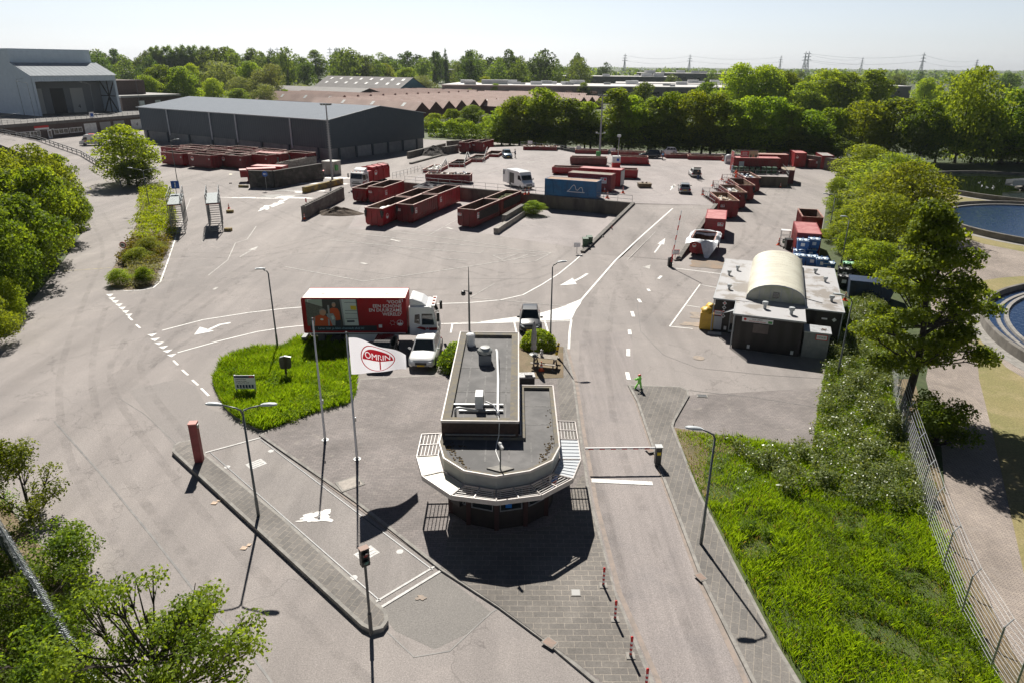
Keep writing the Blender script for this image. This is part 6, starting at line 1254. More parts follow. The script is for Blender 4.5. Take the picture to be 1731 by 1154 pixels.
# refuse truck on the lower lane
rt = T('refuse_truck', 'white cabbed truck carrying a red rounded compactor body on the lower lane', 'truck', at(602,324)+Vector((0,.9,0)), R(250))
cab(rt, .1, z0=.6, H=3.0, fair=3.6)
b = MB(); b.box(-8.8,-1.2,-.45,.45,.6,1.1); b.build('chassis', DSTEEL, rt); b = MB(); b.box(-3.4,-2.15,-1.2,1.2,1.0,3.0); b.build('front_press', TRED, rt, bevel=.04)
hw = 1.25; prof = [(-hw,1.1),(-hw,3.0),(-hw+.25,3.45),(0,3.6),(hw-.25,3.45),(hw,3.0),(hw,1.1)]
b = MB(); n = len(prof); b.add([(-3.5,y,z) for y, z in prof]+[(-9.0,y,z-(.15 if z > 2 else 0)) for y, z in prof], [tuple(range(n)), tuple(range(n,2*n))[::-1]]+[((i+1)%n,i,n+i,n+(i+1)%n) for i in range(n)]); b.build('compactor_body', TRED, rt)
b = MB()
for x in (-3.55,-5.2,-6.9,-8.9): 
    for (y0,z0),(y1,z1) in zip(prof[:-1],prof[1:]): b.bar((x,y0*1.02,z0),(x,y1*1.02,z1),.16,.08)
b.build('body_rib', TRED, rt); roundlogo(rt, (-4.3,1.262,2.5), (-1,0,0), .42); roundlogo(rt, (-4.3,-1.262,2.5), (1,0,0), .42)
b = MB(); b.box(-9.5,-9.05,-.9,.9,1.0,1.7); b.build('rear_hatch', DSTEEL, rt); wheelset(rt, (-.95,-6.2,-7.5), 1.2, .5, .3, dual=(-6.2,-7.5))

# ------------------------------------------------------------------ lamps, masts, poles
def lamp(q, top, lab, arms=((-1,0),), z=0.0, arm=1.1, h=None, group='street lamps', r=.075, base=None):
    p = at(q[0],q[1],z) if base is None else base; h = h or tall(q[0],q[1],top,z); t = T('street_lamp', lab, 'street lamp', p, 0, group)
    b = MB(); b.tube([(0,0,0),(0,0,1.2),(0,0,1.25),(0,0,h)], [r,r,r*.8,r*.6], 10); b.build('pole', LAMPM, t, smooth=True)
    for a in arms:
        d = Vector((*a,0)).normalized(); b = MB(); P = [Vector((0,0,h-.02)), Vector((0,0,h+.15))+d*.08, Vector((0,0,h+.26))+d*.3, Vector((0,0,h+.3+.12*arm))+d*arm]; b.tube(P, [r*.6,r*.55,r*.5,r*.45], 8); ar = b.build('arm', LAMPM, t, smooth=True)
        e = P[-1]; hd = MB(); K = [(0,.06,.05),(.1,.11,.075),(.35,.15,.085),(.6,.14,.06),(.72,.06,.03)]; sd = Vector((-d.y,d.x,0)); rg = []
        for s, w_, hh in K:
            c = e+d*s+Vector((0,0,.08*s)); rg += [c+sd*w_, c+sd*w_*.6+Vector((0,0,hh)), c-sd*w_*.6+Vector((0,0,hh)), c-sd*w_, c-sd*w_*.5-Vector((0,0,.03)), c+sd*w_*.5-Vector((0,0,.03))]
        n = 6; hd.add(rg, [(i*n+k,i*n+(k+1)%n,(i+1)*n+(k+1)%n,(i+1)*n+k) for i in range(len(K)-1) for k in range(n)]+[tuple(range(n)),tuple(range(24,30))[::-1]]); hd.build('lamp_head', LAMPH, t, smooth=True)
    return t
lamp((438,878),698,'double armed street lamp on the narrow strip beside the weighbridge',((-1,0),(1,0)),arm=.85)
lamp((1184.4,922.4),739.6,'tall single armed lamp on the paved sidewalk beside the green verge',((-1,.1),),arm=.55)
lamp((930,586),452,'dark lamp post behind the picnic table at the rear of the booth',((1,.2),),arm=.35)
lamp((470,592),462,'lamp post standing at the back edge of the grass island',((-1,-.3),),arm=.15)
lamp((1415,638),510,'lamp post beside the black waste depot',((-1,.3),),arm=.55)
lamp((1400,400),334,'lamp post at the edge of the container lane under the willow',((-1,0),),arm=.9)
lamp((300,308),240,'lamp post between the storage rows and the first steel stairs',((1,.1),),arm=.8)
lamp((254,356),291,'double armed lamp post in the hedge bed by the curved road',((-1,.1),(1,.1)),arm=1.5)
lamp((13,474),394,'lamp post at the left edge beside the tall roadside shrubs',((1,.1),),arm=1.5)
lamp((163,198),143,'lamp post on the raised deck before the hall doors',((-1,0),),z=4.5,arm=2.2)
lamp((61,206),142,'lamp post on the raised deck left of the hall doors',((-1,0),),z=4.5,arm=2.4,h=None)
lamp((42,197),136,'slender lamp post close to the pale hall side wall',((1,0),),z=4.5,arm=2.0)
lamp((12,243),198,'lamp post beside the ramp at the far left edge',((1,0),),z=2.0,arm=4)
lamp((71,252),224,'small lamp post before the brick deck building windows',((1,0),),z=.5,arm=3.2)
lamp((868.6,246),219,'grey lamp post at the hedge behind the upper yard',((-1,0),),arm=1.6)
lamp((1336,268),232,'thin pole lamp standing before the dark trees at the back',((-1,0),),arm=.2)
lamp((1421,450),372,'grey lamp post wrapped in the greenery behind the blue bins',((-1,0),),arm=.3)
lamp((247,235),135,'lamp post rising in front of the round garden trees by the hall',((-1,0),),arm=1.4,h=17)
for q, top, z, lab in [((1013,270),163,PLAT,'tall grey floodlight mast in the middle of the upper yard'),((562,305),178,0,'tall floodlight mast before the slate warehouse corner')]:
    t = T('floodlight_mast', lab, 'mast', at(*q,z)); h = tall(*q,top,z); b = MB(); b.tube([(0,0,0),(0,0,h*.4),(0,0,h)],[.22,.18,.1],10); b.build('pole', M('mast_grey',(.3,.31,.32),.5), t)
    b = MB(); b.bar((-.9,0,h),(.9,0,h),.1,.1); b.build('crossbar', STEEL, t)
    for x in (-.8,-.25,.3,.8): b = MB(); b.box(x-.2,x+.2,-.3,.15,h+.05,h+.3); b.build('floodlight', LAMPM, t)
    if z:
        b = MB(); b.bar((-.9,0,h*.42),(.9,0,h*.42),.1,.08); b.box(-1.0,-.6,-.2,.1,h*.42+.05,h*.42+.25); b.box(.6,1.0,-.2,.1,h*.42+.05,h*.42+.25); b.build('lower_crossbar', STEEL, t)
        b = MB(); b.box(-.75,.2,-.6,-.2,.0,1.7); b.build('control_box', GRNS, t)
    else:
        b = MB()
        for k in range(24): b.bar((-.35,0,2+k*.42),(.35,0,2+k*.42),.04,.04)
        b.build('climbing_rung', STEEL, t)
def flagpole(q, lab, h):
    t = T('flagpole', lab, 'flagpole', at(q[0],q[1],.11), 0, 'white flagpoles on the booth island'); b = MB(); b.tube([(0,0,0),(0,0,.5),(0,0,.55),(0,0,h)],[.085,.08,.07,.035],12); b.build('pole', M('flagpole_white',(.72,.72,.72),.35), t, smooth=True); b = MB(); b.lathe([(.0,h),(.06,h+.02),(.06,h+.1),(0,h+.13)],n=10); b.build('cap', DSTEEL, t)
    b = MB(); b.lathe([(.2,0),(.2,.03),(.1,.05),(.1,.12)],n=14); b.build('foot', STEEL, t); b = MB(); b.bar((.1,0,2.3),(.1,0,2.55),.05,.05); b.build('cleat', STEEL, t); return t
flagpole((549.7,743),'white flagpole without a flag on the paved island',7.25); flagpole((603.8,775.3),'white flagpole flying the company flag on the paved island',7.25)
fl = T('company_flag', 'white waving flag with red emblem and lettering on the pole', 'flag', at(603.8,775.3,.11)); FLs = [(0,0,7.0,1.75),]
def flagpt(u, v, off=0.0):
    """u along the flag 0..1, v up 0..1"""
    x = .09+2.6*u; y = 1.3*u**1.2+.2*math.sin(u*7.5+v*.8)*u**.7
    ztop = 7.05-.35*u-1.15*u**1.5+.05*math.sin(u*9); zbot = 5.05-.2*u-.1*math.sin(u*6)+.1*math.sin(u*math.pi)-.25*u*u
    z = zbot+(ztop-zbot)*v; return Vector((x, y+off, z+.05*math.sin(u*8+v*3)*u))
nu, nv = 40, 16; b = MB(); b.add([flagpt(i/nu,j/nv) for i in range(nu+1) for j in range(nv+1)], [(i*(nv+1)+j,(i+1)*(nv+1)+j,(i+1)*(nv+1)+j+1,i*(nv+1)+j+1) for i in range(nu) for j in range(nv)])
FM, ft, fb = newmat('flag_cloth'); fb.inputs['Base Color'].default_value = (.8,.79,.82,1); fb.inputs['Roughness'].default_value = .8
tr_ = nd(ft,'ShaderNodeBsdfTranslucent'); tr_.inputs[0].default_value = (.8,.78,.82,1); ms_ = nd(ft,'ShaderNodeMixShader'); ms_.inputs[0].default_value = .5; ft.links.new(fb.outputs[0],ms_.inputs[1]); ft.links.new(tr_.outputs[0],ms_.inputs[2]); ft.links.new(ms_.outputs[0],ft.nodes['Material Output'].inputs['Surface'])
b.build('cloth', FM, fl, smooth=True)
FR_, ft, fb = newmat('flag_red'); fb.inputs['Base Color'].default_value = (.62,.012,.03,1); tr_ = nd(ft,'ShaderNodeBsdfTranslucent'); tr_.inputs[0].default_value = (.75,.02,.04,1); ms_ = nd(ft,'ShaderNodeMixShader'); ms_.inputs[0].default_value = .4; ft.links.new(fb.outputs[0],ms_.inputs[1]); ft.links.new(tr_.outputs[0],ms_.inputs[2]); ft.links.new(ms_.outputs[0],ft.nodes['Material Output'].inputs['Surface'])
def fart(P2, faces, name, mat, off): b = MB(); b.add([flagpt(max(0,min(1,x)),max(0,min(1,z)),-off) for x, z in P2], faces); return b.build(name, mat, fl)
uc, vc, ru, rv = .5, .5, .31, .46
n = 48; fart([(uc+ru*q*math.cos(2*math.pi*k/n), vc+rv*q*math.sin(2*math.pi*k/n)) for q in (1,.945) for k in range(n)], [(k,(k+1)%n,n+(k+1)%n,n+k) for k in range(n)], 'emblem_ring', FR_, .012)
fart([(uc+.03,vc-.4),(uc+.055,vc-.4),(uc+.055,vc+.16),(uc+.03,vc+.16)]*1, [(0,1,2,3)], 'emblem_stem', FR_, .014)
cu = bpy.data.curves.new('emblem', 'FONT'); cu.body = 'OMRIN'; cu.align_x = 'CENTER'; cu.align_y = 'CENTER'; cu.resolution_u = 3; cu.offset = .02      # red half disc with the letters left white
tob = bpy.data.objects.new('tmp', cu); COL.objects.link(tob); bpy.context.view_layer.update(); mx = tob.dimensions.x
tc_ = tob.to_curve(bpy.context.evaluated_depsgraph_get()); cv = bpy.data.curves.new('emblem', 'CURVE'); cv.dimensions = '2D'; cv.fill_mode = 'BOTH'; cv.resolution_u = 3
for q in tc_.splines:
    n_ = cv.splines.new('BEZIER'); n_.bezier_points.add(len(q.bezier_points)-1); n_.use_cyclic_u = True
    for p_, r_ in zip(n_.bezier_points, q.bezier_points): p_.handle_left_type = p_.handle_right_type = 'FREE'; p_.co = r_.co; p_.handle_left = r_.handle_left; p_.handle_right = r_.handle_right
bpy.data.objects.remove(tob)
sp = cv.splines.new('POLY'); sp.points.add(39); sp.use_cyclic_u = True
for k in range(40): th = math.pi*k/39; sp.points[k].co = (.9*math.cos(th)/1.5*mx, (rv*.9*math.sin(th)-.14)/.3, 0, 1)
cob = bpy.data.objects.new('tmp', cv); COL.objects.link(cob); bpy.context.view_layer.update()
me = bpy.data.meshes.new_from_object(cob.evaluated_get(bpy.context.evaluated_depsgraph_get())); bpy.data.objects.remove(cob)
bmx = bmesh.new(); bmx.from_mesh(me)
for it in range(3): bmesh.ops.triangulate(bmx, faces=bmx.faces[:]); bmesh.ops.subdivide_edges(bmx, edges=[e for e in bmx.edges if e.calc_length() > .3], cuts=1)
bmesh.ops.triangulate(bmx, faces=bmx.faces[:]); bmx.to_mesh(me); bmx.free()
for v in me.vertices: v.co = flagpt(uc+v.co.x/mx*ru*1.5, vc+.07+v.co.y*.3, -.012)
me.materials.clear(); me.materials.append(FR_)
for pl_ in me.polygons: pl_.material_index = 0
o = bpy.data.objects.new('emblem_lettering', me); COL.objects.link(o); o.parent = fl
# ------------------------------------------------------------------ posts, signs, barriers
t = T('red_column', 'tall square dusty red column at the end of the weighbridge strip', 'column', at(338,781,.13), R(8)); b = MB(); b.box(-.2,.2,-.2,.2,0,2.35); b.build('shaft', M('dusty_red',(.3,.06,.06),.6,(.22,.045,.045),2), t, bevel=.01); b = MB(); b.box(-.21,.21,-.21,.21,2.35,2.42); b.build('cap', M('dusty_red_top',(.5,.2,.17),.6), t); b = MB(); b.box(.2,.25,-.1,.1,2.1,2.3); b.build('card_reader', STEEL, t); b = MB(); b.box(-.23,.23,-.23,.23,0,.06); b.build('foot', DSTEEL, t)
tp = at(627.5,1071,.13); h = tall(627.5,1071,926,.13); t = T('traffic_light', 'black two lamp traffic light on a dark pole at the strip end', 'traffic light', tp, R(35)); b = MB(); b.tube([(0,0,0),(0,0,1.0),(0,0,1.02),(0,0,h-.5)],[.075,.075,.05,.05],10); b.build('pole', DSTEEL, t)
b = MB(); b.box(-.16,.16,-.12,.12,h-.72,h); b.build('lamp_housing', BLACKP, t, bevel=.02); b = MB(); b.box(-.17,.17,-.13,.13,h,h+.03); b.build('housing_top', M('housing_top_brown',(.3,.2,.16),.7), t)
for z, m_, nm in ((h-.2,M('red_lens',(.25,.02,.02),.3),'red_lens'),(h-.52,M('green_lens',(.01,.12,.1),.3),'green_lens')):
    b = MB(); b.lathe([(.1,0),(.1,.02),(0,.035)],n=18); facing(b.build(nm, m_, t), (0,-.122,z), (1,0,0)); b = MB()
    for k in range(8): a0, a1 = math.pi*k/8, math.pi*(k+1)/8; b.add([(.12*math.cos(a0),-.12,z+.12*math.sin(a0)),(.12*math.cos(a1),-.12,z+.12*math.sin(a1)),(.12*math.cos(a1),-.26,z+.12*math.sin(a1)),(.12*math.cos(a0),-.26,z+.12*math.sin(a0))],[(0,1,2,3)])
    b.build('visor', BLACKP, t)
# bollards
for i, q in enumerate([(1019.7,989),(1039.4,1046),(1065.7,1108),(1091.6,1163)]):
    if i == 0:
        t = T('bollard', 'first red and white striped bollard from the booth, on a pale foot', 'bollard', at(*q,.11), 0, 'striped bollards along the exit lane'); b = MB()
        for k in range(7): b.tube([(0,0,.08+k*.105),(0,0,.08+(k+1)*.105)],.05,12,1 if k%2 == 0 else 0)
        b.build('post', [WHITES, REDPAINT], t); b = MB(); b.lathe([(.052,.815),(.055,.84),(.05,.9),(.02,.93),(0,.935)],n=12); b.build('cap', REDPAINT, t); b = MB(); b.box(-.16,.16,-.16,.16,0,.03); b.lathe([(.06,.0),(.055,.1)],n=12); b.build('foot', KERB, t); b0 = t
    else: dup(b0, at(*q,.11), 0, ['','second red and white striped bollard from the booth along the lane','third red and white striped bollard along the exit lane','red and white bollard nearest the bottom edge, only its top visible'][i])
# barriers
t = T('barrier_gate', 'closed red and white barrier across the exit lane on a dark cabinet', 'barrier', at(1111,783,.12), R(2)); b = MB(); b.box(-.16,.16,-.16,.16,0,1.05); b.build('cabinet', M('barrier_cabinet',(.05,.05,.052),.5), t, bevel=.02); b = MB(); b.box(-.19,.19,-.19,.19,1.05,1.1); b.build('cabinet_top', STEEL, t); b = MB(); b.box(-.1,.1,-.175,-.165,.62,.8); b.build('yellow_label', YELS, t)
b = MB(); b.bar((-.2,0,.98),(-3.95,0,.98),.06,.1,0)
for k in range(6): b.bar((-.5-k*.6,-.0,.95),(-.78-k*.6,-.0,.95),.068,.06,1)
b.build('boom', [WHITES, REDPAINT], t)
t = T('barrier_gate', 'raised red and white barrier boom beside the start of the ramp', 'barrier', at(1132,451), R(5)); b = MB(); b.box(-.22,.22,-.2,.2,0,1.0); b.build('cabinet', BLACKP, t, bevel=.03); b = MB(); b.wheel(0,-.25,.95,.22,.12); b.build('hinge', DSTEEL, t); b = MB(); b.bar((.05,-.25,.6),(.12,-.25,1.4),.12,.16,1)
for k in range(9): b.bar((.12+k*.055,-.25,1.4+k*.52),(.12+(k+1)*.055,-.25,1.4+(k+1)*.52),.08,.11,k%2)
b.build('boom', [WHITES, REDPAINT], t)
def board(lab, base, ax, w_, h_, z0, face, back=None, posts=2, cat='sign', name='notice_sign', postm=STEEL, pz=None, grp=None):
    t = T(name, lab, cat, base, math.atan2(ax[1],ax[0]), grp); b = MB(); b.box(-w_/2,w_/2,-.03,.0,z0,z0+h_); p = b.build('panel', face, t)
    b = MB()
    for x in ((-w_/2+.05,w_/2-.05) if posts == 2 else (0,)): b.tube([(x,.035,0),(x,.035,pz or z0+h_)],.035,8)
    b.build('post', postm, t); return t, p
t, p = board('large white information board with navy header on the grass island', at(418,671), (1,.02,0), 1.32, .95, .62, WHITES)
b = MB(); b.box(-.64,.64,-.036,-.031,1.4,1.56,0)
for k in range(6): b.box(-.55+k*.19,-.43+k*.19,-.036,-.031,.7,.92,0)
b.box(.3,.58,-.04,-.036,1.44,1.52,1); b.build('board_print', [M('board_navy',(.03,.05,.1),.5), REDPAINT], p)
for k, s in enumerate(['OPENINGSTIJDEN','Maandag t/m vrijdag','Weegbrug 07.30 - 16.30']): facing(text(s, .085, BLACKP, p, align='LEFT'), (-.58,-.034,1.3-k*.12), (1,0,0))
t = T('back_of_sign', 'dark brown back of a shield shaped sign on a timber post in the grass', 'sign', at(485.5,641), R(8)); b = MB(); pts = [(-.3,.82),(-.38,1.0),(-.38,1.55),(-.3,1.62),(0,1.7),(.3,1.62),(.4,1.52),(.4,1.0),(.3,.82)]; b.ext(pts,-.04,.02); b.build('panel', M('sign_back_brown',(.075,.07,.05),.7,(.1,.09,.07),4), t); b = MB(); b.bar((0,-.08,0),(0,-.08,1.68),.12,.08); b.build('post', M('timber_post',(.06,.045,.025),.8), t); b = MB(); b.bar((-.3,0,1.66),(0,0,1.74),.16,.03); b.bar((0,0,1.74),(.42,0,1.64),.16,.03); b.build('capping', STEEL, t)
def roundsign(lab, q, top, r, face, sym, back=False, z=0.0, ax=(1,0,0)):
    h = tall(q[0],q[1],top,z); t = T('round_sign', lab, 'sign', at(*q,z), math.atan2(ax[1],ax[0])); b = MB(); b.tube([(0,.04,0),(0,.04,h)],.03,8); b.build('post', STEEL, t); b = MB(); b.lathe([(r,-.01),(r,.012),(0,.012)],n=24); p = facing(b.build('disc', face, t), (0,0,h-r), (1,0,0)); return t, p, h-r
t, p, zc = roundsign('round white sign with red rim and truck symbol at the hedge tip',(213,441),409,.36,REDPAINT,None); b = MB(); b.lathe([(.27,0),(.27,.006),(0,.006)],n=24); facing(b.build('field', WHITES, t),(0,-.014,zc),(1,0,0)); b = MB(); b.box(-.16,.05,-.07,.09,0,.006); b.box(.06,.16,-.07,.03,0,.006); facing(b.build('truck_symbol', BLACKP, t),(0,-.022,zc),(1,0,0))
t, p, zc = roundsign('round blue arrow sign standing before the dark block enclosure',(451,322),290,.45,BLUES,None); b = MB(); b.box(-.1,.26,-.05,.05,0,.006); b.add([(-.3,0,.005),(-.08,-.16,.005),(-.08,.16,.005)],[(0,1,2)]); facing(b.build('arrow_symbol', WHITES, t),(0,-.016,zc),(1,0,0))
t, p = board('small white notice sign on a post near the end of the bay wall', at(975,429), (1,0,0), .75, .55, .75, WHITES, posts=1); facing(text('i', .3, BLUES, p), (0,-.036,1.02), (1,0,0))
t, p = board('white notice with red border by the raised barrier', at(1141,438), (1,.1,0), .85, .55, .5, REDPAINT, posts=1); b = MB(); b.box(-.37,.37,-.036,-.031,.56,.99); b.build('notice_field', WHITES, p)
t, p = board('yellow warning board fixed on the long railing before the blue container', at(955,333.5,PLAT), (1,-.45,0), 1.1, .8, .35, YELS, posts=2, pz=1.0); facing(text('PAS OP', .22, BLACKP, p), (0,-.036,.85), (1,0,0)); facing(text('VALGEVAAR', .15, BLACKP, p), (0,-.036,.6), (1,0,0))
t, p = board('small red and white flag marker on the long block wall end', at(519,357), (1,0,0), .2, .55, 1.3, REDPAINT, posts=1, name='marker_post', cat='marker')
for q, lab in [((896,249),'small white number board on the rear railing, first from the left'),((978,258),'small white number board on the rear railing, middle one'),((1035.5,262),'small white number board on the rear railing, near the offroad car'),((1128,267),'small white number board on the rear railing, rightmost')]: board(lab, at(*q,PLAT)+Vector((0,-.2,0)), (1,-.1,0), 1.1, .7, .75, WHITES, posts=1, name='number_board', grp='number boards on the rear railing')
# cones
def cone(q, lab, z=0.0, s=1.0):
    t = T('traffic_cone', lab, 'traffic cone', at(q[0],q[1],z), 0, 'orange traffic cones'); b = MB(); b.box(-.2,.2,-.2,.2,0,.04); b.build('base', ORANGE, t); b = MB(); b.lathe([(.15,.04),(.11,.28)],n=14,m=0); b.lathe([(.11,.28),(.085,.44)],n=14,m=1); b.lathe([(.085,.44),(.065,.55)],n=14,m=0); b.lathe([(.065,.55),(.05,.64)],n=14,m=1); b.lathe([(.05,.64),(.03,.75),(0,.755)],n=14,m=0); b.build('body', [ORANGE, WHITES], t); t.scale = (s,s,s); return t
k0_ = cone((1188,330),'traffic cone before the nearest right hand container',PLAT,1.25)
for q, z, s, lab in [((1205,315),PLAT,1.25,'traffic cone before the second right hand container'),((1220,304),PLAT,1.25,'traffic cone before the third right hand container'),((1096,278),PLAT,1.3,'traffic cone beside the low red container near the offroad car'),((1074.5,299),PLAT,1.1,'lone traffic cone right of the grey lidded container'),((1022,325),PLAT,1.4,'traffic cone at the corner of the stickered red container'),((1053,327),PLAT,1.3,'traffic cone right of the grey open door leaf'),((1026.6,335.5),PLAT,1.4,'traffic cone between the blue container and the railing'),((888,329),PLAT,1.2,'yellowed cone in front of the white van'),((894,329),PLAT,1.2,'traffic cone at the left end of the blue container'),((1034,392),.4,1.0,'cone lying near the ramp wall'),((515,371),0,1.1,'traffic cone at the tip of the long block wall'),((387,353),0,1.0,'traffic cone beside the second steel stairs'),((915,626),.11,.95,'red and white cone next to the picnic table'),((1428,508),0,1.0,'cone beside the dark blue skip behind the depot'),((1230,309),PLAT,1.2,'red and white cone behind the third right hand container'),((1222,273),PLAT,1.3,'cone at the right end of the rear railing'),((1117,265),PLAT,1.2,'cone at the bend of the rear railing'),((1319,317),0,1.0,'orange cone at the foot of the green deck'),((1316,415),0,1.2,'cone at the corner of the pink roofed box')]: dup(k0_, at(*q,z), random.random(), lab, (s,s,s))
# booth garden: picnic table, parasol, yellow frame, cool box
t = T('picnic_table', 'weathered wooden picnic table beside the booth shrubs', 'table', (2.35,45.2,.12), R(-14)); WD_ = M('grey_wood',(.33,.29,.24),.8,(.22,.19,.155),5)
b = MB(); 
for k in range(5): b.box(-.9,.9,-.36+k*.15,-.23+k*.15,.7,.74)
b.build('table_top', WD_, t)
for s in (-1,1): 
    b = MB(); b.box(-.9,.9,min(s*.6,s*.85),max(s*.6,s*.85),.42,.46); b.build('bench', WD_, t)
for x in (-.7,.7): b = MB(); b.bar((x,-.75,0),(x,-.2,.7),.09,.05); b.bar((x,.75,0),(x,.2,.7),.09,.05); b.bar((x,-.8,.4),(x,.8,.4),.09,.05); b.build('trestle', WD_, t)
t = T('parasol', 'closed pale grey parasol standing through the picnic table', 'parasol', (1.55,45.5,.86)); b = MB(); b.tube([(0,0,-.7),(0,0,2.45)],.025,8); b.build('pole', STEEL, t); b = MB(); n = 16; pr = [(0,2.5),(.07,2.4),(.16,1.8),(.2,1.1),(.17,.85),(.12,.82),(.22,.55),(.2,.42),(.05,.4)]
b.lathe(pr, n=n); b.v = [(x*(1+.18*math.sin(6*math.atan2(y,x))),y*(1+.18*math.sin(6*math.atan2(y,x))),z) for x, y, z in b.v]; b.build('canopy', M('parasol_grey',(.5,.49,.47),.8,(.36,.35,.34),4), t, smooth=True); b = MB(); b.lathe([(.32,0),(.32,.04),(.08,.08)],n=18); b.build('base', DSTEEL, t)
t = T('garden_figure', 'small pale garden ornament standing on the picnic table', 'ornament', (2.1,45.25,.86)); b = MB(); b.blob((0,0,.15),(.13,.13,.18),0,1); b.blob((0,0,.4),(.09,.09,.11),0,2); b.build('figure', M('pale_stone',(.6,.58,.57),.7), t, smooth=True)
t = T('yellow_post', 'yellow and black striped protective post before the shrubs', 'post', (3.25,46.8,.11)); b = MB()
for k in range(8): b.bar((0+k*.02,0,k*.14),((k+1)*.02,0,(k+1)*.14),.16,.1,0 if k%3 else 1)
b.build('post', [YELS, BLACKP], t)
t = T('charcoal_grill', 'dark box with pale lid standing beside the booth wall', 'box', (1.05,41.9,.11), R(5)); b = MB(); b.box(-.55,.45,-.35,.35,0,.72); b.build('box', BLACKP, t, bevel=.03); b = MB(); b.box(-.58,.48,-.38,.38,.72,.82); b.box(-.2,.3,-.3,.1,.82,.95); b.build('lid', M('pale_lid',(.45,.44,.44),.6,(.25,.25,.25),6), t)
area('garden_soil', [(.5,43.0),(3.55,43.2),(3.9,48.8),(.5,49.5)], .128, SOIL); area('garden_soil_2', [(-4.6,43.5),(-3.45,43.5),(-3.4,49.5),(-4.2,49.3)], .128, SOIL)
# hi-vis figure
t = T('safety_figure', 'bright green cut out running figure with red cap on the sidewalk corner', 'figure', at(1079,657,.12), R(8)); HV = M('hivis_green',(.3,.85,.12),.5)
b = MB(); b.ext([(-.17,.05),(-.06,.3),(.0,.42),(.08,.3),(.14,.06),(.24,.04),(.2,.32),(.14,.62),(.16,.82),(.08,.9),(-.02,.82),(-.1,.84),(-.24,.74),(-.28,.8),(-.33,.74),(-.22,.64),(-.08,.68),(-.08,.46),(-.22,.22),(-.27,.06)],-.03,.03); b.build('body', HV, t)
b = MB(); b.ext([(.02+.1*math.cos(2*math.pi*k/14),.96+.1*math.sin(2*math.pi*k/14)) for k in range(14)],-.032,.032); b.build('head', HV, t); b = MB(); b.ext([(-.1,.99),(.12,.97),(.1,1.05),(.03,1.08),(-.04,1.06)],-.036,.036); b.build('cap', REDPAINT, t); b = MB(); b.box(-.3,.3,-.15,.15,0,.05); b.build('foot', BLACKP, t)
# steel inspection stairs
STST = M('stair_steel', (.2,.21,.215), .5, (.26,.27,.27), 4, metal=.4)
def stairs(q0, q1, lab, n_, f_):
    p0, p1 = at(*q0), at(*q1); W_ = 1.65; hd_ = at(*f_,3.7)-at(*n_,3.7); t = T('inspection_stairs', lab, 'stairs', (p0+p1)/2, math.atan2(hd_.y,hd_.x)-math.pi/2, 'galvanised inspection stairs'); H = 3.7; L = 8.0; hw = W_/2*.92
    b = MB()
    for y in (0,L*.33,L*.66,L):
        for s in (-1,1): b.bar((s*hw,y,0),(s*hw,y,H+(1.05 if True else 0)),.09,.09)
    for s in (-1,1):
        b.bar((s*hw,0,H-.1),(s*hw,L,H-.1),.08,.16)
        for i in range(3): b.bar((s*hw,L*.33*i,.2),(s*hw,L*.33*(i+1),H-.2),.05,.05)
    b.build('frame', STST, t)
    b = MB()
    for k in range(26): b.box(-hw,hw,.05+k*L/26,.05+(k+.9)*L/26,H-.02,H+.02)
    b.build('walkway', M('grating',(.2,.235,.24),.6), t)
    for s in (-1,1):
        b = MB()
        for z in (.55,1.05): b.tube([(s*hw,0,H+z),(s*hw,L,H+z)],.03,6)
        b.build('handrail', STST, t)
    b = MB(); n = 13
    for k in range(n): z = .2+k*(H-.3)/n; b.box(-hw*.92,hw*.92,.1+k*.12,.34+k*.12,z,z+.04)
    for s in (-1,1): b.bar((s*hw*.95,.1,.1),(s*hw*.95,1.9,H-.1),.05,.2)
    b.build('tread', STST, t); b = MB(); b.box(-hw-.05,hw+.05,-.05,-.0,H-.16,H-.08); b.build('red_edge', M('red_edge',(.3,.05,.04),.6), t)
    return t
stairs((294,397),(311,395),'left galvanised inspection stairs with a blue sign on top',(301,343),(308.5,313.5)); stairs((356,393),(377,393.5),'right galvanised inspection stairs standing alone on the tarmac',(365,339),(366,312))
p0, p1 = at(294,397), at(311,395); b = MB(); t = T('blue_sign', 'blue square pedestrian sign at the far end of the stairs', 'sign', (p0+p1)/2+(at(308.5,313.5,3.7)-at(301,343,3.7)).normalized()*7.6+Vector((0,0,3.75)), .25); b.box(-.5,.5,-.03,.03,.7,1.7); b.build('panel', BLUES, t); b = MB(); b.box(-.08,.08,-.04,-.03,.85,1.25); b.lathe([(.0,1.3),(.1,1.35),(.1,1.5),(0,1.55)],n=8); b.build('symbol', WHITES, t); b = MB(); b.bar((0,.05,0),(0,.05,1.7),.06,.06); b.build('post', STEEL, t)
for q, lab in [((389,360),'small concrete weight beside the right stairs, far one'),((386,391),'small concrete weight beside the right stairs, near one')]: b = MB(); b.box(-.45,.45,-.3,.3,0,.4); o = b.build('ballast_block', BLOCKY, bevel=.04); o.location = at(*q); tag(o,lab,'block','ballast blocks by the stairs')
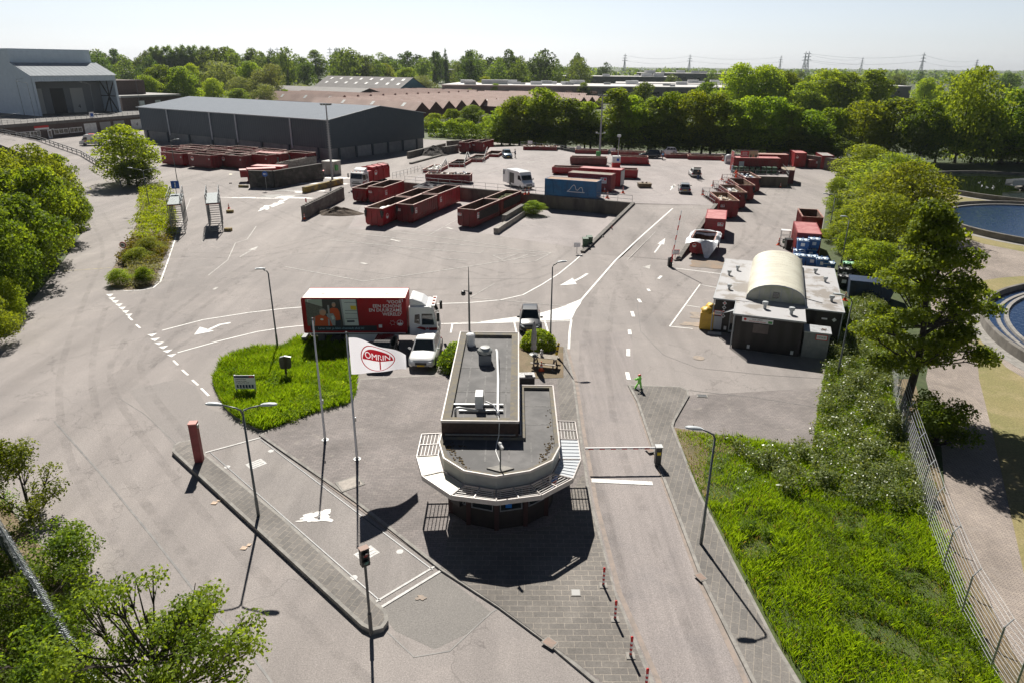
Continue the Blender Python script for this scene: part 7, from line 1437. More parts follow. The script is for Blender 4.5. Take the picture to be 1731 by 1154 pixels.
# cabinets
t = T('concrete_kiosk', 'square off white equipment kiosk with a green box on its side', 'kiosk', at(546,296), R(-18)); b = MB(); b.box(0,2.6,0,2.4,0,2.5); b.build('wall', M('kiosk_offwhite',(.42,.41,.38),.8,(.28,.26,.22),1,stretch=(1,1,.3)), t); b = MB(); b.box(-.08,2.68,-.08,2.48,2.5,2.6); b.build('roof', M('kiosk_roof',(.5,.49,.46),.8), t); b = MB(); b.box(2.6,2.9,.2,1.0,.9,1.9); b.build('side_box', GRNS, t)
wheelie(BLACKP, 'dark wheelie bin with red lid beside the off white kiosk', at(545,301), 0, 1.3, 'wheelie bins', REDPAINT)
t = T('control_cabinet', 'red and white control kiosk with a lamp pole near the mast', 'kiosk', at(1041,283,PLAT), 0); b = MB(); b.box(-.75,.75,-.6,.6,0,.9,0); b.box(-.75,.75,-.6,.6,.9,2.1,1); b.build('case', [REDPAINT, WHITEB], t); b = MB(); b.tube([(.3,0,2.1),(.3,0,5.6)],.06,8); b.build('pole', STEEL, t); b = MB(); b.box(.0,.6,-.3,.3,5.6,6.0); b.build('lamp', LAMPH, t); b = MB(); b.box(.0,.5,-.62,-.6,1.2,1.7); b.build('display', BLUES, t)
t = T('clothes_bank', 'grey rounded textile collection bank near the banner container', 'container', at(1231,277,PLAT), R(-5)); b = MB(); b.box(-.7,.7,-.6,.6,0,1.5); b.blob((0,0,1.5),(.7,.6,.35),0,2,12,.02); b.build('case', M('bank_grey',(.36,.38,.4),.5), t); b = MB(); b.box(-.4,.4,-.64,-.6,.5,1.0); b.build('label', LOGOW, t)
t = T('metal_crate', 'rusty brown open metal crate on the upper yard', 'crate', at(1089,317,PLAT), R(3)); b = MB(); b.box(-1.0,1.0,-.7,.7,.1,.62); b.box(-1.05,1.05,-.75,.75,.55,.68); b.build('crate', M('crate_rust',(.14,.1,.06),.8,(.2,.15,.09),3), t); b = MB(); clutter(t,1.6,1.2,.55,12,[DSTEEL,TRASH[4]],4,(.1,.25)).location = (0,-.6,0)
b = MB()
for s in (-1,1): b.bar((s*.98,-.72,.35),(s*.98,.72,.35),.06,.1)
b.build('crate_handle', DSTEEL, t)
# depot side: yellow container, cages, blue and black bins
t = T('yellow_container', 'yellow rounded collection container beside the depot left wall', 'container', at(1181,557), R(-20)); b = MB(); b.box(0,1.1,0,1.8,.05,1.45); b.build('case', M('container_yellow',(.6,.38,.03),.5,(.5,.3,.03),3), t, bevel=.05)
b = MB(); b.blob((.4,.5,1.55),(.45,.5,.28),0,1); b.blob((.7,1.3,1.6),(.45,.6,.3),0,3); b.build('lid', M('container_yellow',(0,0,0)), t, smooth=True); b = MB(); b.blob((1.0,2.1,1.2),(.4,.4,.5),0,5); b.build('bag', WHITEB, t, smooth=True)
t = T('white_panel', 'white sheet lying on the tarmac before the depot', 'panel', at(1208,564), R(-15)); b = MB(); b.box(-.55,.5,-.25,.25,.02,.06); b.build('sheet', WHITEB, t)
BB = M('bin_blue',(.02,.12,.36),.45); BLL = M('bin_lid_pale',(.5,.6,.7),.4)
def bigbin(lab, loc, rot, body=BB, lidm=BLL, g='blue lidded waste boxes'):
    t = T('waste_box', lab, 'bin', loc, rot, g); b = MB(); b.add([(-.52,-.42,.15),(.52,-.42,.15),(.52,.42,.15),(-.52,.42,.15),(-.6,-.5,1.05),(.6,-.5,1.05),(.6,.5,1.05),(-.6,.5,1.05)], [(3,2,1,0),(0,1,5,4),(1,2,6,5),(2,3,7,6),(3,0,4,7),(4,5,6,7)]); 
    for x in (-.42,.42): b.box(x-.08,x+.08,-.4,.4,0,.15)
    b.build('tub', body, t); b = MB(); b.box(-.63,.63,-.53,.53,1.05,1.14); b.blob((-.3,0,1.16),(.22,.42,.07),0,1,8,.05); b.blob((.3,0,1.16),(.22,.42,.07),0,2,8,.05); b.build('lid', lidm, t)
    b = MB()
    for x in (-.55,0,.55):
        for y in (-.5,.5): b.box(x-.07,x+.07,y-.05,y+.05,1.14,1.24)
    b.build('clamp', body, t); b = MB(); b.box(-.2,.2,-.49,-.47,.5,.85); b.build('label', WHITES, t); return t
g0 = bigbin('blue lidded waste box in front of the dark red box, left rear one', at(1349,440), R(-15))
for q, dz, lab in [((1368,437),0,'blue lidded waste box in front of the dark red box, right rear one'),((1350,448),0,'blue lidded waste box near the vault, left middle one'),((1370,450),0,'blue lidded waste box near the vault with a white label, right middle one'),((1387,454),0,'low blue lidded box at the depot rear corner, left one'),((1399,455),-.4,'low blue lidded box at the depot rear corner, right one')]:
    p = at(*q); p.z += dz; dup(g0, p, R(-15), lab)
for q, lab in [((1352,441),'upper blue lidded box stacked on the left rear one'),((1371,439),'upper blue lidded box stacked on the right rear one')]: p = at(*q); p.z = 1.25; dup(g0, p, R(-17), lab)
t = T('wire_cage', 'wire cage trolley loaded with rubbish left of the pink roofed box', 'trolley', at(1325,416), R(-15)); b = MB()
for x in (-.5,.5):
    for y in (-.4,.4): b.bar((x,y,.1),(x,y,1.9),.05,.05)
for z in (.2,.75,1.3,1.9): 
    b.bar((-.5,-.4,z),(.5,-.4,z),.04,.04); b.bar((-.5,.4,z),(.5,.4,z),.04,.04); b.bar((-.5,-.4,z),(-.5,.4,z),.04,.04); b.bar((.5,-.4,z),(.5,.4,z),.04,.04)
b.build('frame', STEEL, t); clutter(t,.9,.9,.5,10,[DSTEEL,GRNS,WHITEB,BLACKP],6,(.15,.3)).location = (0,-.45,0); b = MB(); b.box(-.55,.55,-.45,.45,1.9,1.94); b.build('top_sheet', WHITEB, t)
wheelie(BLACKP, 'black wheelie bin beside the wire cage trolley', at(1331,422), 0, 1.25)
for q, lab, lm in [((1433,462),'dark bin with green lid behind the depot corner',M('lid_green',(.2,.45,.28),.5)),((1425,472),'black bin between depot and dark blue skip',BLACKP),((1424,485),'black bin full of cables behind the depot',BLACKP),((1440,457),'black bin under the alder branches',BLACKP)]: bigbin(lab, at(*q), R(-20), M('dark_bin',(.02,.022,.024),.5), lm, 'dark waste boxes behind the depot')
t = T('blue_skip', 'dark blue skip container under the alder tree behind the depot', 'container', at(1434,505), R(-20)); b = MB(); b.ext([(0,.15),(3.4,.15),(3.8,1.7),(-.1,1.7)],0,1.9); 
b.build('body', M('skip_blue',(.008,.03,.085),.5,(.007,.02,.05),2), t); b = MB(); b.box(-.12,3.85,-.05,1.95,1.7,1.78); b.build('lid', M('skip_blue',(0,0,0)), t)
for x in (.5,1.6,2.7): b = MB(); b.box(x-.07,x+.07,-.06,0,.2,1.65); b.build('rib', M('skip_blue',(0,0,0)), t)
wheelie(M('bin_dark_green',(.04,.09,.05),.5), 'green wheelie bin at the end of the bay wall, left one', at(989,419), 0, 1.15); wheelie(M('bin_dark_green',(.04,.09,.05),.5), 'green wheelie bin at the end of the bay wall, right one', at(996,416), .1, 1.15)
b = MB(); rr = random.Random(2)
for k in range(4): b.blob((k*.5,k*.55,.25),(.35,.35,.28),0,k)
o = b.build('black_bags', BLACKP, smooth=True); o.location = at(1000,412); tag(o,'black rubbish sacks slumped along the bay wall','rubbish sack')
t = T('black_crate', 'black plastic crate left at the edge of the paved court', 'crate', at(1232,744), R(-10)); b = MB(); b.box(-.28,.28,-.2,.2,0,.03); b.box(-.28,.28,-.2,-.17,.03,.22); b.box(-.28,.28,.17,.2,.03,.22); b.box(-.28,-.25,-.17,.17,.03,.22); b.box(.25,.28,-.17,.17,.03,.22); b.build('crate', BLACKP, t); b = MB(); b.blob((-.08,0,.12),(.1,.1,.08),0,1); b.build('rag', WHITEB, t)
for q, lab in [((1171,727),'short rusty stake at the corner of the paved court'),((1249,744),'short rusty stake by the black crate'),((1331,757),'short rusty stake at the far edge of the paved court')]: b = MB(); b.bar((0,0,0),(.02,0,.42),.05,.05); o = b.build('stake', RUSTL); o.location = at(*q); tag(o,lab,'stake','rusty stakes along the court edge')
# ------------------------------------------------------------------ people
def person(lab, loc, rot, top, bottom, pose='stand', hair=(.08,.05,.03), skin=(.5,.3,.2), s=1.0):
    t = T('person', lab, 'person', loc, rot); t.scale = (s,s,s); lean = .45 if pose == 'lean' else .04
    hip = Vector((0,0,.92)); ch = hip+Vector((math.sin(lean)*.45,0,math.cos(lean)*.45)); nk = ch+Vector((math.sin(lean)*.13,0,.12)); hd = nk+Vector((.05,0,.13)); tp_ = hd+Vector((.0,0,.12))
    def sk(name, V, E, Rr, mat):
        me = bpy.data.meshes.new(name); me.from_pydata([tuple(v) for v in V], E, []); me.materials.append(mat); o = bpy.data.objects.new(name, me); COL.objects.link(o); o.parent = t
        m_ = o.modifiers.new('skin','SKIN'); m_.use_smooth_shade = True; sv = me.skin_vertices[0].data
        for i, r_ in enumerate(Rr): sv[i].radius = (r_,r_) if not isinstance(r_, tuple) else r_
        sv[0].use_root = True; o.modifiers.new('sub','SUBSURF').levels = 1; o.modifiers['sub'].render_levels = 1; return o
    arm = lambda sy: ([ch+Vector((0,sy*.17,.02)), ch+Vector((.08,sy*.25,-.24)), ch+Vector((.28,sy*.2,-.36 if pose != 'lean' else -.45)), ch+Vector((.36,sy*.19,-.36 if pose != 'lean' else -.5))])
    leg = lambda sy: [hip+Vector((0,sy*.1,-.08)), Vector((.04,sy*.11,.48)), Vector((-.02,sy*.12,.08)), Vector((.16,sy*.13,.04))]
    V = [hip,ch,nk,hd,tp_]; E = [(0,1),(1,2),(2,3),(3,4)]; Rr = [(.15,.12),(.18,.12),.06,(.085,.1),(.07,.08)]
    for sy in (-1,1):
        a = len(V); V += arm(sy); E += [(1,a),(a,a+1),(a+1,a+2),(a+2,a+3)]; Rr += [.06,.045,.036,.04]
        for f in range(5): V.append(V[a+3]+Vector((.07 if f else .03,sy*(-.03+.018*f),-.03 if f else .03))); E.append((a+3,len(V)-1)); Rr.append(.01)
        a = len(V); V += leg(sy); E += [(0,a),(a,a+1),(a+1,a+2),(a+2,a+3)]; Rr += [.09,.065,.045,.04]
    sk('body', V, E, Rr, M('skin_%d' % int(skin[0]*100), skin, .6))
    V = [hip+Vector((0,0,-.03)),ch,ch+Vector((0,0,.08))]; E = [(0,1),(1,2)]; Rr = [(.175,.145),(.2,.145),.1]
    for sy in (-1,1): a = len(V); V += arm(sy)[:3]; E += [(1,a),(a,a+1),(a+1,a+2)]; Rr += [.078,.06,.05]
    sk('jacket', V, E, Rr, top)
    V = [hip]; E = []; Rr = [(.165,.14)]
    for sy in (-1,1): a = len(V); V += leg(sy)[:3]; E += [(0,a),(a,a+1),(a+1,a+2)]; Rr += [.105,.082,.065]
    sk('trousers', V, E, Rr, bottom)
    b = MB(); b.blob(tp_+Vector((-.03,0,-.0)),(.105,.09,.09),0,2,10,.05); b.build('hair', M('hair_%d' % int(hair[0]*1000), hair, .8), t, smooth=True)
    b = MB()
    for sy in (-1,1): b.blob(hd+Vector((.085,sy*.033,.03)),(.014,.016,.011),0,1,6,.0)
    b.build('eyes', BLACKP, t); b = MB(); b.blob(hd+Vector((.1,0,.0)),(.02,.014,.025),0,1,6,.0); b.blob(hd+Vector((.088,0,-.045)),(.012,.028,.01),1,1,6,.0); b.build('face_features', [M('skin_%d' % int(skin[0]*100), skin), M('lips',(.35,.1,.09),.6)], t)
    b = MB()
    for sy in (-1,1): b.blob((.06,sy*.125,.05),(.14,.055,.055),0,3,8,.02)
    b.build('shoes', BLACKP, t, smooth=True); return t
DN = M('denim',(.04,.07,.15),.8); DK = M('dark_cloth',(.02,.02,.025),.8)
person('person in a light blue shirt and dark trousers behind the dark offroad car', at(1120,271,PLAT), R(170), M('shirt_blue',(.15,.32,.6),.8), DK)
person('person in dark clothes reaching into the raised boot of the white hatchback', at(1179.5,305,PLAT), R(88), DK, DN, 'lean')
person('person in dark blue standing beside the slate blue estate car', at(871,267,PLAT), R(190), M('jacket_navy',(.025,.05,.13),.8), DK)
person('worker in bright orange clothes standing by the right hand container railings', at(1243.5,304,PLAT), R(200), M('hivis_orange',(.85,.1,.03),.6), M('hivis_orange',(0,0,0)), s=1.05)
person('person in a pale checked shirt beside the clothes bank railing', at(1237,293,PLAT), R(20), M('shirt_pale',(.5,.52,.58),.8), M('jeans_pale',(.2,.26,.36),.8))
# ------------------------------------------------------------------ vegetation
LEAF = {k: leafmat('leaf_'+k, d, l, tr) for k, d, l, tr in [('mid',(0.083,0.142,0.017),(0.295,0.378,0.045),.62),('dark',(0.054,0.104,0.014),(0.201,0.277,0.032),.58),('bright',(0.118,0.177,0.015),(0.354,0.425,0.038),.6),('willow',(.125,.165,.02),(.29,.34,.045),.58),
    ('silver',(0.130,0.165,0.071),(0.271,0.319,0.142),.5),('alder',(0.077,0.118,0.014),(0.248,0.307,0.038),.55),('far',(0.065,0.112,0.026),(0.177,0.236,0.050),.5),('column',(0.041,0.083,0.019),(0.106,0.165,0.035),.45),('olive',(0.118,0.112,0.018),(0.248,0.224,0.033),.45),('lowyel',(0.168,0.210,0.008),(0.336,0.399,0.015),.5),('greygreen',(0.179,0.189,0.095),(0.336,0.336,0.189),.4),('bramble',(0.088,0.147,0.029),(0.330,0.389,0.165),.4)]}
GRASSM = leafmat('grass_blade', (.085,.15,.006), (.25,.345,.022), .52, .6, .2)
WEEDM = leafmat('weed_leaf', (.065,.135,.006), (.23,.33,.02), .5, .5, .25)
BARK = M('bark', (.035,.028,.02), .9, (.06,.05,.038), 6, bump=.5)
def rawmesh(name, V, F, mat, att=None, mats=None):
    """V (n,3), F (m,k): fast mesh with a per-face value v"""
    me = bpy.data.meshes.new(name); n, (m, k) = len(V), F.shape
    me.vertices.add(n); me.vertices.foreach_set('co', np.asarray(V, np.float32).ravel())
    me.loops.add(m*k); me.loops.foreach_set('vertex_index', F.astype(np.int32).ravel()); me.polygons.add(m)
    me.polygons.foreach_set('loop_start', np.arange(0, m*k, k, dtype=np.int32)); me.update(calc_edges=True)
    if att is not None:
        a = me.attributes.new('v', 'FLOAT', 'FACE'); a.data.foreach_set('value', np.asarray(att, np.float32))
    me.materials.append(mat); return me
def link(name, me, parent=None):
    o = bpy.data.objects.new(name, me); COL.objects.link(o)
    if parent: o.parent = parent
    return o
def leaves(C, size, rng, up=.35, asp=.62, att=None, out=None):
    """rhombus leaf faces at the points C"""
    n = len(C); N = rng.normal(size=(n,3)); 
    if out is not None: N = N*.75+out*.8
    N[:,2] += up; N /= np.linalg.norm(N,axis=1)[:,None]
    A = np.cross(N, rng.normal(size=(n,3))); A /= np.linalg.norm(A,axis=1)[:,None]; B = np.cross(N, A)
    s = (size*rng.uniform(.6,1.35,n))[:,None]
    V = np.stack([C-A*s*.5, C+B*s*.5*asp-A*s*.08, C+A*s*.5, C-B*s*.5*asp-A*s*.08],1).reshape(-1,3)
    return V, np.arange(n*4).reshape(-1,4)
def crown_pts(rng, lobes, per, shell=.55):
    """points clustered on the lobes of a crown: (x,y,z,rx,ry,rz)"""
    P = []; O = []; T_ = []
    vol = np.array([(l[3]*l[4]*l[5])**.67 for l in lobes]); cnt = np.maximum(8,(per*len(lobes)*vol/vol.sum())).astype(int)
    for l, c in zip(lobes, cnt):
        d = rng.normal(size=(c,3)); d /= np.linalg.norm(d,axis=1)[:,None]; d[:,2] = np.where((d[:,2]<-.2)&(rng.random(c)<.6), -d[:,2], d[:,2])
        r = shell+(1.08-shell)*rng.random(c)**.6; r *= 1+.22*np.sin(d[:,0]*7+l[0]*3)*np.sin(d[:,1]*6+l[1]*3)*np.cos(d[:,2]*6)
        P.append(np.array(l[:3])+d*r[:,None]*np.array(l[3:6])); O.append(d); T_.append(np.full(c, rng.random()))
    return np.concatenate(P), np.concatenate(O), np.concatenate(T_)
def envelope(kind, t):
    return {'round': math.sin(math.pi*min(1,max(0,.08+.9*t)))**.6, 'oval': math.sin(math.pi*min(1,max(0,.05+.92*t)))**.75, 'column': (1-abs(2*t-.9)**3)*.9 if t < .95 else .35, 'cone': (1-t)**.7*.95+.05, 'wide': math.sin(math.pi*min(1,max(0,.2+.78*t)))**.5, 'skirt': (1-t**2.2)**.6}[kind]
def make_tree(seed, H, rad, z0, kind, nl, per, leaf, mat, trunk=.02, limbs=True, lob=.34, visible_branches=0):
    """tree of one kind at real size: meshes for trunk and crown"""
    rng = np.random.default_rng(seed); lobes = []
    for i in range(nl):
        t = (i+.5)/nl if i % 2 else rng.random(); t = min(.97, max(.02,t)); e = rad*envelope(kind,t); a = rng.random()*2*math.pi; q = e*(.25+.6*rng.random()**.6)
        s = max(.28*rad, e*lob*2*rng.uniform(.6,1.15)); lobes.append((q*math.cos(a), q*math.sin(a), z0+(H-z0)*t*.96, s*.85, s*.85, s*rng.uniform(.5,.8)))
    for k in range(3): t = .25+.3*k; e = rad*envelope(kind,t); lobes.append((0,0,z0+(H-z0)*t,e*.55,e*.55,(H-z0)*.16))
    P, O, tv = crown_pts(rng, lobes, per, .7); P[:,2] = np.clip(P[:,2], z0*.6, H*1.02); V, F = leaves(P, leaf, rng, out=O)
    cm = rawmesh('crown', V, F, mat, np.clip(.55*tv+.55*rng.random(len(P)),0,1))
    b = MB(); r = H*trunk; b.tube([(0,0,-.1),(0,0,.4),(r*.3,0,z0),(r*.2,r*.3,z0+(H-z0)*.5),(0,0,z0+(H-z0)*.85)],[r*1.4,r,r*.8,r*.45,r*.12],9)
    rr = random.Random(seed)
    if limbs:
        for l in lobes[:max(6,visible_branches)]:
            zs = z0*.8+(l[2]-z0)*.35; b.tube([(0,0,max(.3*z0,zs)),((l[0])*.45,l[1]*.45,zs+(l[2]-zs)*.4),(l[0],l[1],l[2])],[r*.5,r*.3,r*.08],6)
    tm = bpy.data.meshes.new('trunk'); tm.from_pydata(b.v, [], b.f); tm.materials.append(BARK); return tm, cm
_trees = {}
def tree(loc, H, rad, proto, lab, rng=random, group='trees', name='tree', cat='tree', pz=None):
    """place a tree of a kind, scaled to its surveyed height and spread"""
    tm, cm, h0, r0 = proto; t = T(name, lab, cat, loc, rng.random()*6.28, group); t.scale = (rad/r0, rad/r0, H/h0)
    link('trunk', tm, t); link('crown', cm, t); return t
def protos(n, *a, **k): return [make_tree(11*i+a[0], *a[1:], **k)+(a[1], a[2]) for i in range(n)]
PR = {
 'mid': protos(3, 1, 12, 5, 1.6, 'round', 64, 150, .42, LEAF['mid'], lob=.23), 'dark': protos(3, 2, 12, 5, 1.6, 'round', 60, 150, .42, LEAF['dark'], lob=.24), 'bright': protos(3, 3, 12, 5, 1.2, 'wide', 64, 150, .40, LEAF['bright'], lob=.23),
 'tall': protos(3, 4, 18, 5, 2.2, 'oval', 70, 140, .48, LEAF['mid'], lob=.22), 'talld': protos(2, 5, 18, 5, 2.5, 'oval', 64, 140, .48, LEAF['dark'], lob=.24), 'column': protos(2, 6, 20, 2.4, 1.0, 'column', 34, 150, .5, LEAF['column'], lob=.42),
 'willow': protos(2, 7, 10, 5, .8, 'wide', 36, 260, .36, LEAF['willow']), 'silver': protos(2, 8, 14, 6, 1.5, 'wide', 34, 200, .5, LEAF['silver']), 'far': protos(4, 9, 20, 8, 1.5, 'round', 22, 75, 1.15, LEAF['far']), 'fard': protos(3, 10, 20, 8, 1.5, 'oval', 22, 75, 1.15, LEAF['column'])}
def tp(q, ty, width, kind, lab, group, i=0, z=0.0, name='tree'):
    """tree whose foot is seen (or hidden) at q, top on row ty, crown width in photo pixels"""
    p = at(q[0],q[1],z); H = tall(q[0],q[1],ty,z); dep = (p-Vector((0,0,CAMH))).dot(_F); rad = width/2*dep/FPX
    return tree(p, H, rad, PR[kind][i%len(PR[kind])], lab, random, group, name)
G1 = 'row of broadleaf trees behind the upper yard'
for i, (x, by, ty, w_, k, lab) in enumerate([(848,246,176,60,'mid','low bushy tree at the left end of the dense row'),(878,248,160,74,'mid','first rounded tree of the dense row behind the yard'),(915,250,157,78,'mid','broad leafy tree in the left block of the dense row'),(955,252,158,78,'tall','tall leafy tree near the middle of the left tree block'),(988,253,165,62,'mid','last tree of the left block before the gap with the mast'),
    (1040,256,150,76,'tall','tall tree just right of the floodlight mast'),(1062,257,158,66,'mid','leafy tree second right of the floodlight mast'),(1100,258,166,66,'tall','upright tree between mast and white flag'),(1130,259,160,74,'mid','rounded tree near the small white flag'),(1165,261,158,74,'bright','light green tree behind the white car roof'),(1200,262,168,72,'mid','leafy tree left behind the clothes bank'),(1232,264,172,72,'tall','upright tree behind the red banner container'),(1262,265,168,76,'mid','pale leafy tree right behind the banner container'),(1296,267,165,78,'mid','rounded tree behind the tall red box'),(1330,268,172,72,'tall','upright tree behind the far brown wall'),(1362,269,178,74,'dark','dark tree behind the right end of the brown wall'),(1398,268,188,70,'mid','leafy tree near the willow at the end of the row')]): tp((x,by),ty+random.uniform(-9,9),w_*1.1,k,lab,G1,i)
for i, (x, by, w_, ty) in enumerate([(862,250,80,205),(905,252,80,205),(950,254,84,208),(998,256,84,205),(1050,259,90,208),(1095,261,84,210),(1140,263,90,212),(1185,264,90,214),(1228,265,84,216),(1272,267,90,218),(1318,269,90,216),(1362,271,90,220),(1404,274,84,222)]): tp((x,by-2),ty,w_,'dark','dark undergrowth shrub filling the foot of the dense tree row','shrubs under the dense tree row',i,name='shrub')
G2 = 'tall trees rising behind the dense row'
for i, (x, by, ty, w_, k, lab) in enumerate([(1240,214,108,80,'bright','tall bright tree, leftmost of those rising above the row'),(1285,214,112,92,'bright','tall bright broad tree near the factory end'),(1320,212,122,70,'mid','rounded tree second from the tall bright pair'),(1385,216,118,84,'bright','tall fresh green tree in the middle right'),(1420,216,124,80,'mid','tall loose tree with visible trunk'),(1465,214,118,84,'tall','tall upright tree left of the pylon'),(1350,218,140,80,'mid','mid height tree below the double pylon'),(1190,206,140,60,'dark','dark tree at the edge of the factory hall'),(1085,196,140,50,'dark','small dark tree before the factory hall')]): tp((x,by),ty,w_,k,lab,G2,i)
G3 = 'big trees round the settling tanks'
for i, (x, by, ty, w_, k, lab) in enumerate([(1450,270,172,96,'bright','broad bright tree left of the far tank'),(1500,270,168,110,'mid','broad green tree above the willow crowns'),(1552,276,170,84,'dark','shady dark tree at the left rim of the far tank'),(1613,276,116,108,'willow','tallest airy tree with open crown above the far tank'),(1640,276,178,90,'mid','leafy tree right of the tall airy one'),(1690,276,150,110,'tall','tall pale green tree behind the far tank'),(1731,276,182,110,'mid','large tree cut by the right picture edge'),(1580,276,205,80,'dark','dark low tree between the taller tank trees'),(1665,276,215,80,'dark','dark low tree right behind the far tank'),(1720,276,240,90,'bright','bright low tree at the right edge by the tank')]): tp((x,by),ty,w_,k,lab,G3,i)
G4 = 'trees along the lane edge by the tanks'
for i, (x, by, ty, w_, lab) in enumerate([(1450,312,246,100,'small yellow green willow nearest the far red boxes'),(1505,345,262,120,'yellow green willow, second along the lane'),(1470,372,292,110,'yellow green willow left of the alder top'),(1528,392,276,120,'wide yellow green willow above the round tanks'),(1480,428,330,118,'yellow green willow beside the lane lamp')]): tp((x,by),ty,w_,'willow',lab,G4,i)
for i, (x, by, ty, w_) in enumerate([(1420,410,376,56),(1436,430,392,60),(1412,360,330,44),(1415,330,300,40),(1455,455,405,70),(1480,470,410,80),(1432,395,350,70)]): tp((x,by),ty,w_,'bright','bright low shrub along the lane edge under the willows','shrubs along the lane edge',i,name='shrub')
# alder with full detail
def hero(name, lab, loc, seed, lobes, per, leaf, mat, limbs, group=None, shell=.35, tr=.2):
    t = T(name, lab, 'tree' if 'shrub' not in name else 'shrub', loc, 0, group); rng = np.random.default_rng(seed); P, O, tv = crown_pts(rng, lobes, per, shell); P = P[P[:,2]>.1] if False else P; P[:,2] = np.maximum(P[:,2],.05)
    V, F = leaves(P, leaf, rng, out=O, up=.5); link('crown', rawmesh('crown', V, F, LEAF[mat], np.clip(.5*tv+.55*rng.random(len(P)),0,1)), t); b = MB()
    for L, r0, r1 in limbs: n = len(L); b.tube(L, [r0+(r1-r0)*i/(n-1) for i in range(n)], 8)
    for l in lobes:
        src = limbs[0][0]; k = min(len(src)-1, max(1, int(len(src)*.3+l[2]/14*len(src)*.6))); s = Vector(src[min(k,len(src)-1)]); e = Vector(l[:3])
        if s.z > e.z: s = Vector(src[max(0,k-1)])
        m_ = s.lerp(e,.5)+Vector((0,0,-.1)); b.tube([s,m_,e],[tr*.35,tr*.22,.02],6)
        for q in range(5): d = Vector(rng.normal(size=3)); d.normalize(); b.tube([s.lerp(e,.7), e+Vector((d.x*l[3],d.y*l[4],d.z*l[5]))*.85],[.025,.006],4)
    b.build('trunk', BARK, t); return t
ap = at(1527,692); rr = random.Random(12); lob = []
for i in range(68):
    z = 3.0+9.6*(i/67); e = 3.05*envelope('oval', .15+.85*(i/67))*(1.0 if z < 8 else .85); a = rr.random()*6.28; q = e*(.35+.65*rr.random()); s = rr.uniform(.6,1.1); lob.append((q*math.cos(a)-.1*(z-6), q*math.sin(a), z, s, s, s*.55))
for x, y, z, s in [(3.6,-.5,4.0,1.0),(3.9,-.3,3.6,.9),(2.6,.5,4.6,1.1),(3.8,.3,6.6,.9),(-3.4,.2,5.2,.9),(-2.6,-1,3.6,.9),(3.2,0,7.6,.7)]: lob.append((x,y,z,s,s,s*.5))
hero('alder_tree','large dark green alder with leaning trunk beside the wire fence',ap,5,lob,420,.21,'alder',[([(0,0,-.1),(.1,0,1.2),(.25,.1,3),(.1,.1,5.5),(-.3,.1,8),(-.5,.1,10.5),(-.6,0,12.4)],.3,.04),([(.2,.1,3),(1.6,0,4),(3.6,-.3,4.1)],.14,.03),([(.1,.1,5),(2,.2,6.3),(3.9,.2,6.9)],.12,.03),([(0,.1,4),(-1.6,0,5),(-3.2,0,5.4)],.12,.03)])
bp_ = at(1578,752); lob = [(rr.uniform(-1.5,1.5),rr.uniform(-1.2,1.2),.4+rr.random()*2.3,.7,.7,.55) for i in range(26)]
hero('dark_shrub','dense dark green shrub at the foot of the alder outside the fence',bp_,6,lob,300,.16,'dark',[([(0,0,0),(0,0,1.2)],.1,.04)])
# near trees at the bottom left
bl_ = Vector((-10.6,15.6,0)); lob = []; rr = random.Random(4)
for i in range(58): a = rr.random()*6.28; q = 2.75*rr.random()**.55; z = 3.1+2.8*rr.random()*(1-(q/5.5)**2); lob.append((q*math.cos(a)*1.12, q*math.sin(a)*.75, z, .5, .5, .42))
hero('roadside_tree','airy young tree with small leaves at the bottom left corner',bl_,9,lob,185,.125,'alder',[([(0,0,0),(.05,0,2),(0,0,3.4),(.1,0,5.2)],.12,.03)]+[([(0,0,1.4),(math.cos(a)*1.2,math.sin(a)*.9,3.2),(math.cos(a)*2.1,math.sin(a)*1.5,5.2)],.07,.012) for a in (.2,1.1,2.0,2.9,3.8,4.7,5.6)],tr=.12)
for i, (x, y, w_, h, n, lab, m_) in enumerate([(-22.6,27.2,1.0,4.0,26,'leafy shrub hanging in at the left edge above the razor wire','alder'),(-18.4,23.3,.9,2.2,20,'shrub on the bank beside the razor wire fence','dark'),(-17.4,20.6,1.3,2.0,22,'dark shrub low behind the razor wire','dark'),(-15.3,17.6,1.3,2.0,20,'dark shrub at the bottom left edge','dark'),(-13.0,14.6,1.6,2.1,22,'shrub under the airy young tree','alder'),(8.0,15.0,.1,.1,1,'',''),(14.6,16.2,.9,1.6,16,'small shrub tip at the bottom right corner by the fence','bright'),(-21.5,32.5,.1,.1,1,'','')]):
    if not lab: continue
    rr = random.Random(i+40); lob = [(rr.uniform(-w_,w_),rr.uniform(-w_,w_),.3+rr.random()*h,.55,.55,.42) for k in range(n)]
    hero('roadside_shrub',lab,(x,y,0),20+i,lob,190,.13,m_,[([(0,0,0),(0,0,h*.6)],.08,.03)],'shrubs along the left road edge' if x < 0 else None,tr=.08)
# tall roadside thicket on the left
G5 = 'tall shrubs along the curved road'
for i, (x, by, ty, w_, k, lab) in enumerate([(122,408,300,80,'dark','dark tall shrub at the inner bend of the road'),(95,440,285,110,'mid','tall shrub behind the bend of the road'),(60,478,330,120,'dark','dark tall shrub above the kerb, middle of the thicket'),(25,520,345,110,'dark','dark tall shrub near the left lamp post'),(110,372,262,80,'mid','yellowish tall shrub at the back of the thicket'),(70,385,248,110,'willow','yellow green crown topping the thicket'),(20,400,252,110,'willow','yellow green crown at the left picture edge'),(40,440,290,120,'mid','broad crown in the thicket centre'),(-10,470,300,120,'mid','broad crown cut by the left picture edge'),(138,385,330,40,'dark','small shrub at the road edge of the thicket'),(15,545,470,70,'bright','bright low shrub below the left lamp post'),(-5,580,500,80,'bright','bright low shrub at the left edge'),(48,500,440,60,'dark','low dark shrub beside the left lamp post')]): tp((x,by),ty,w_,k,lab,G5,i,name='tall_shrub')
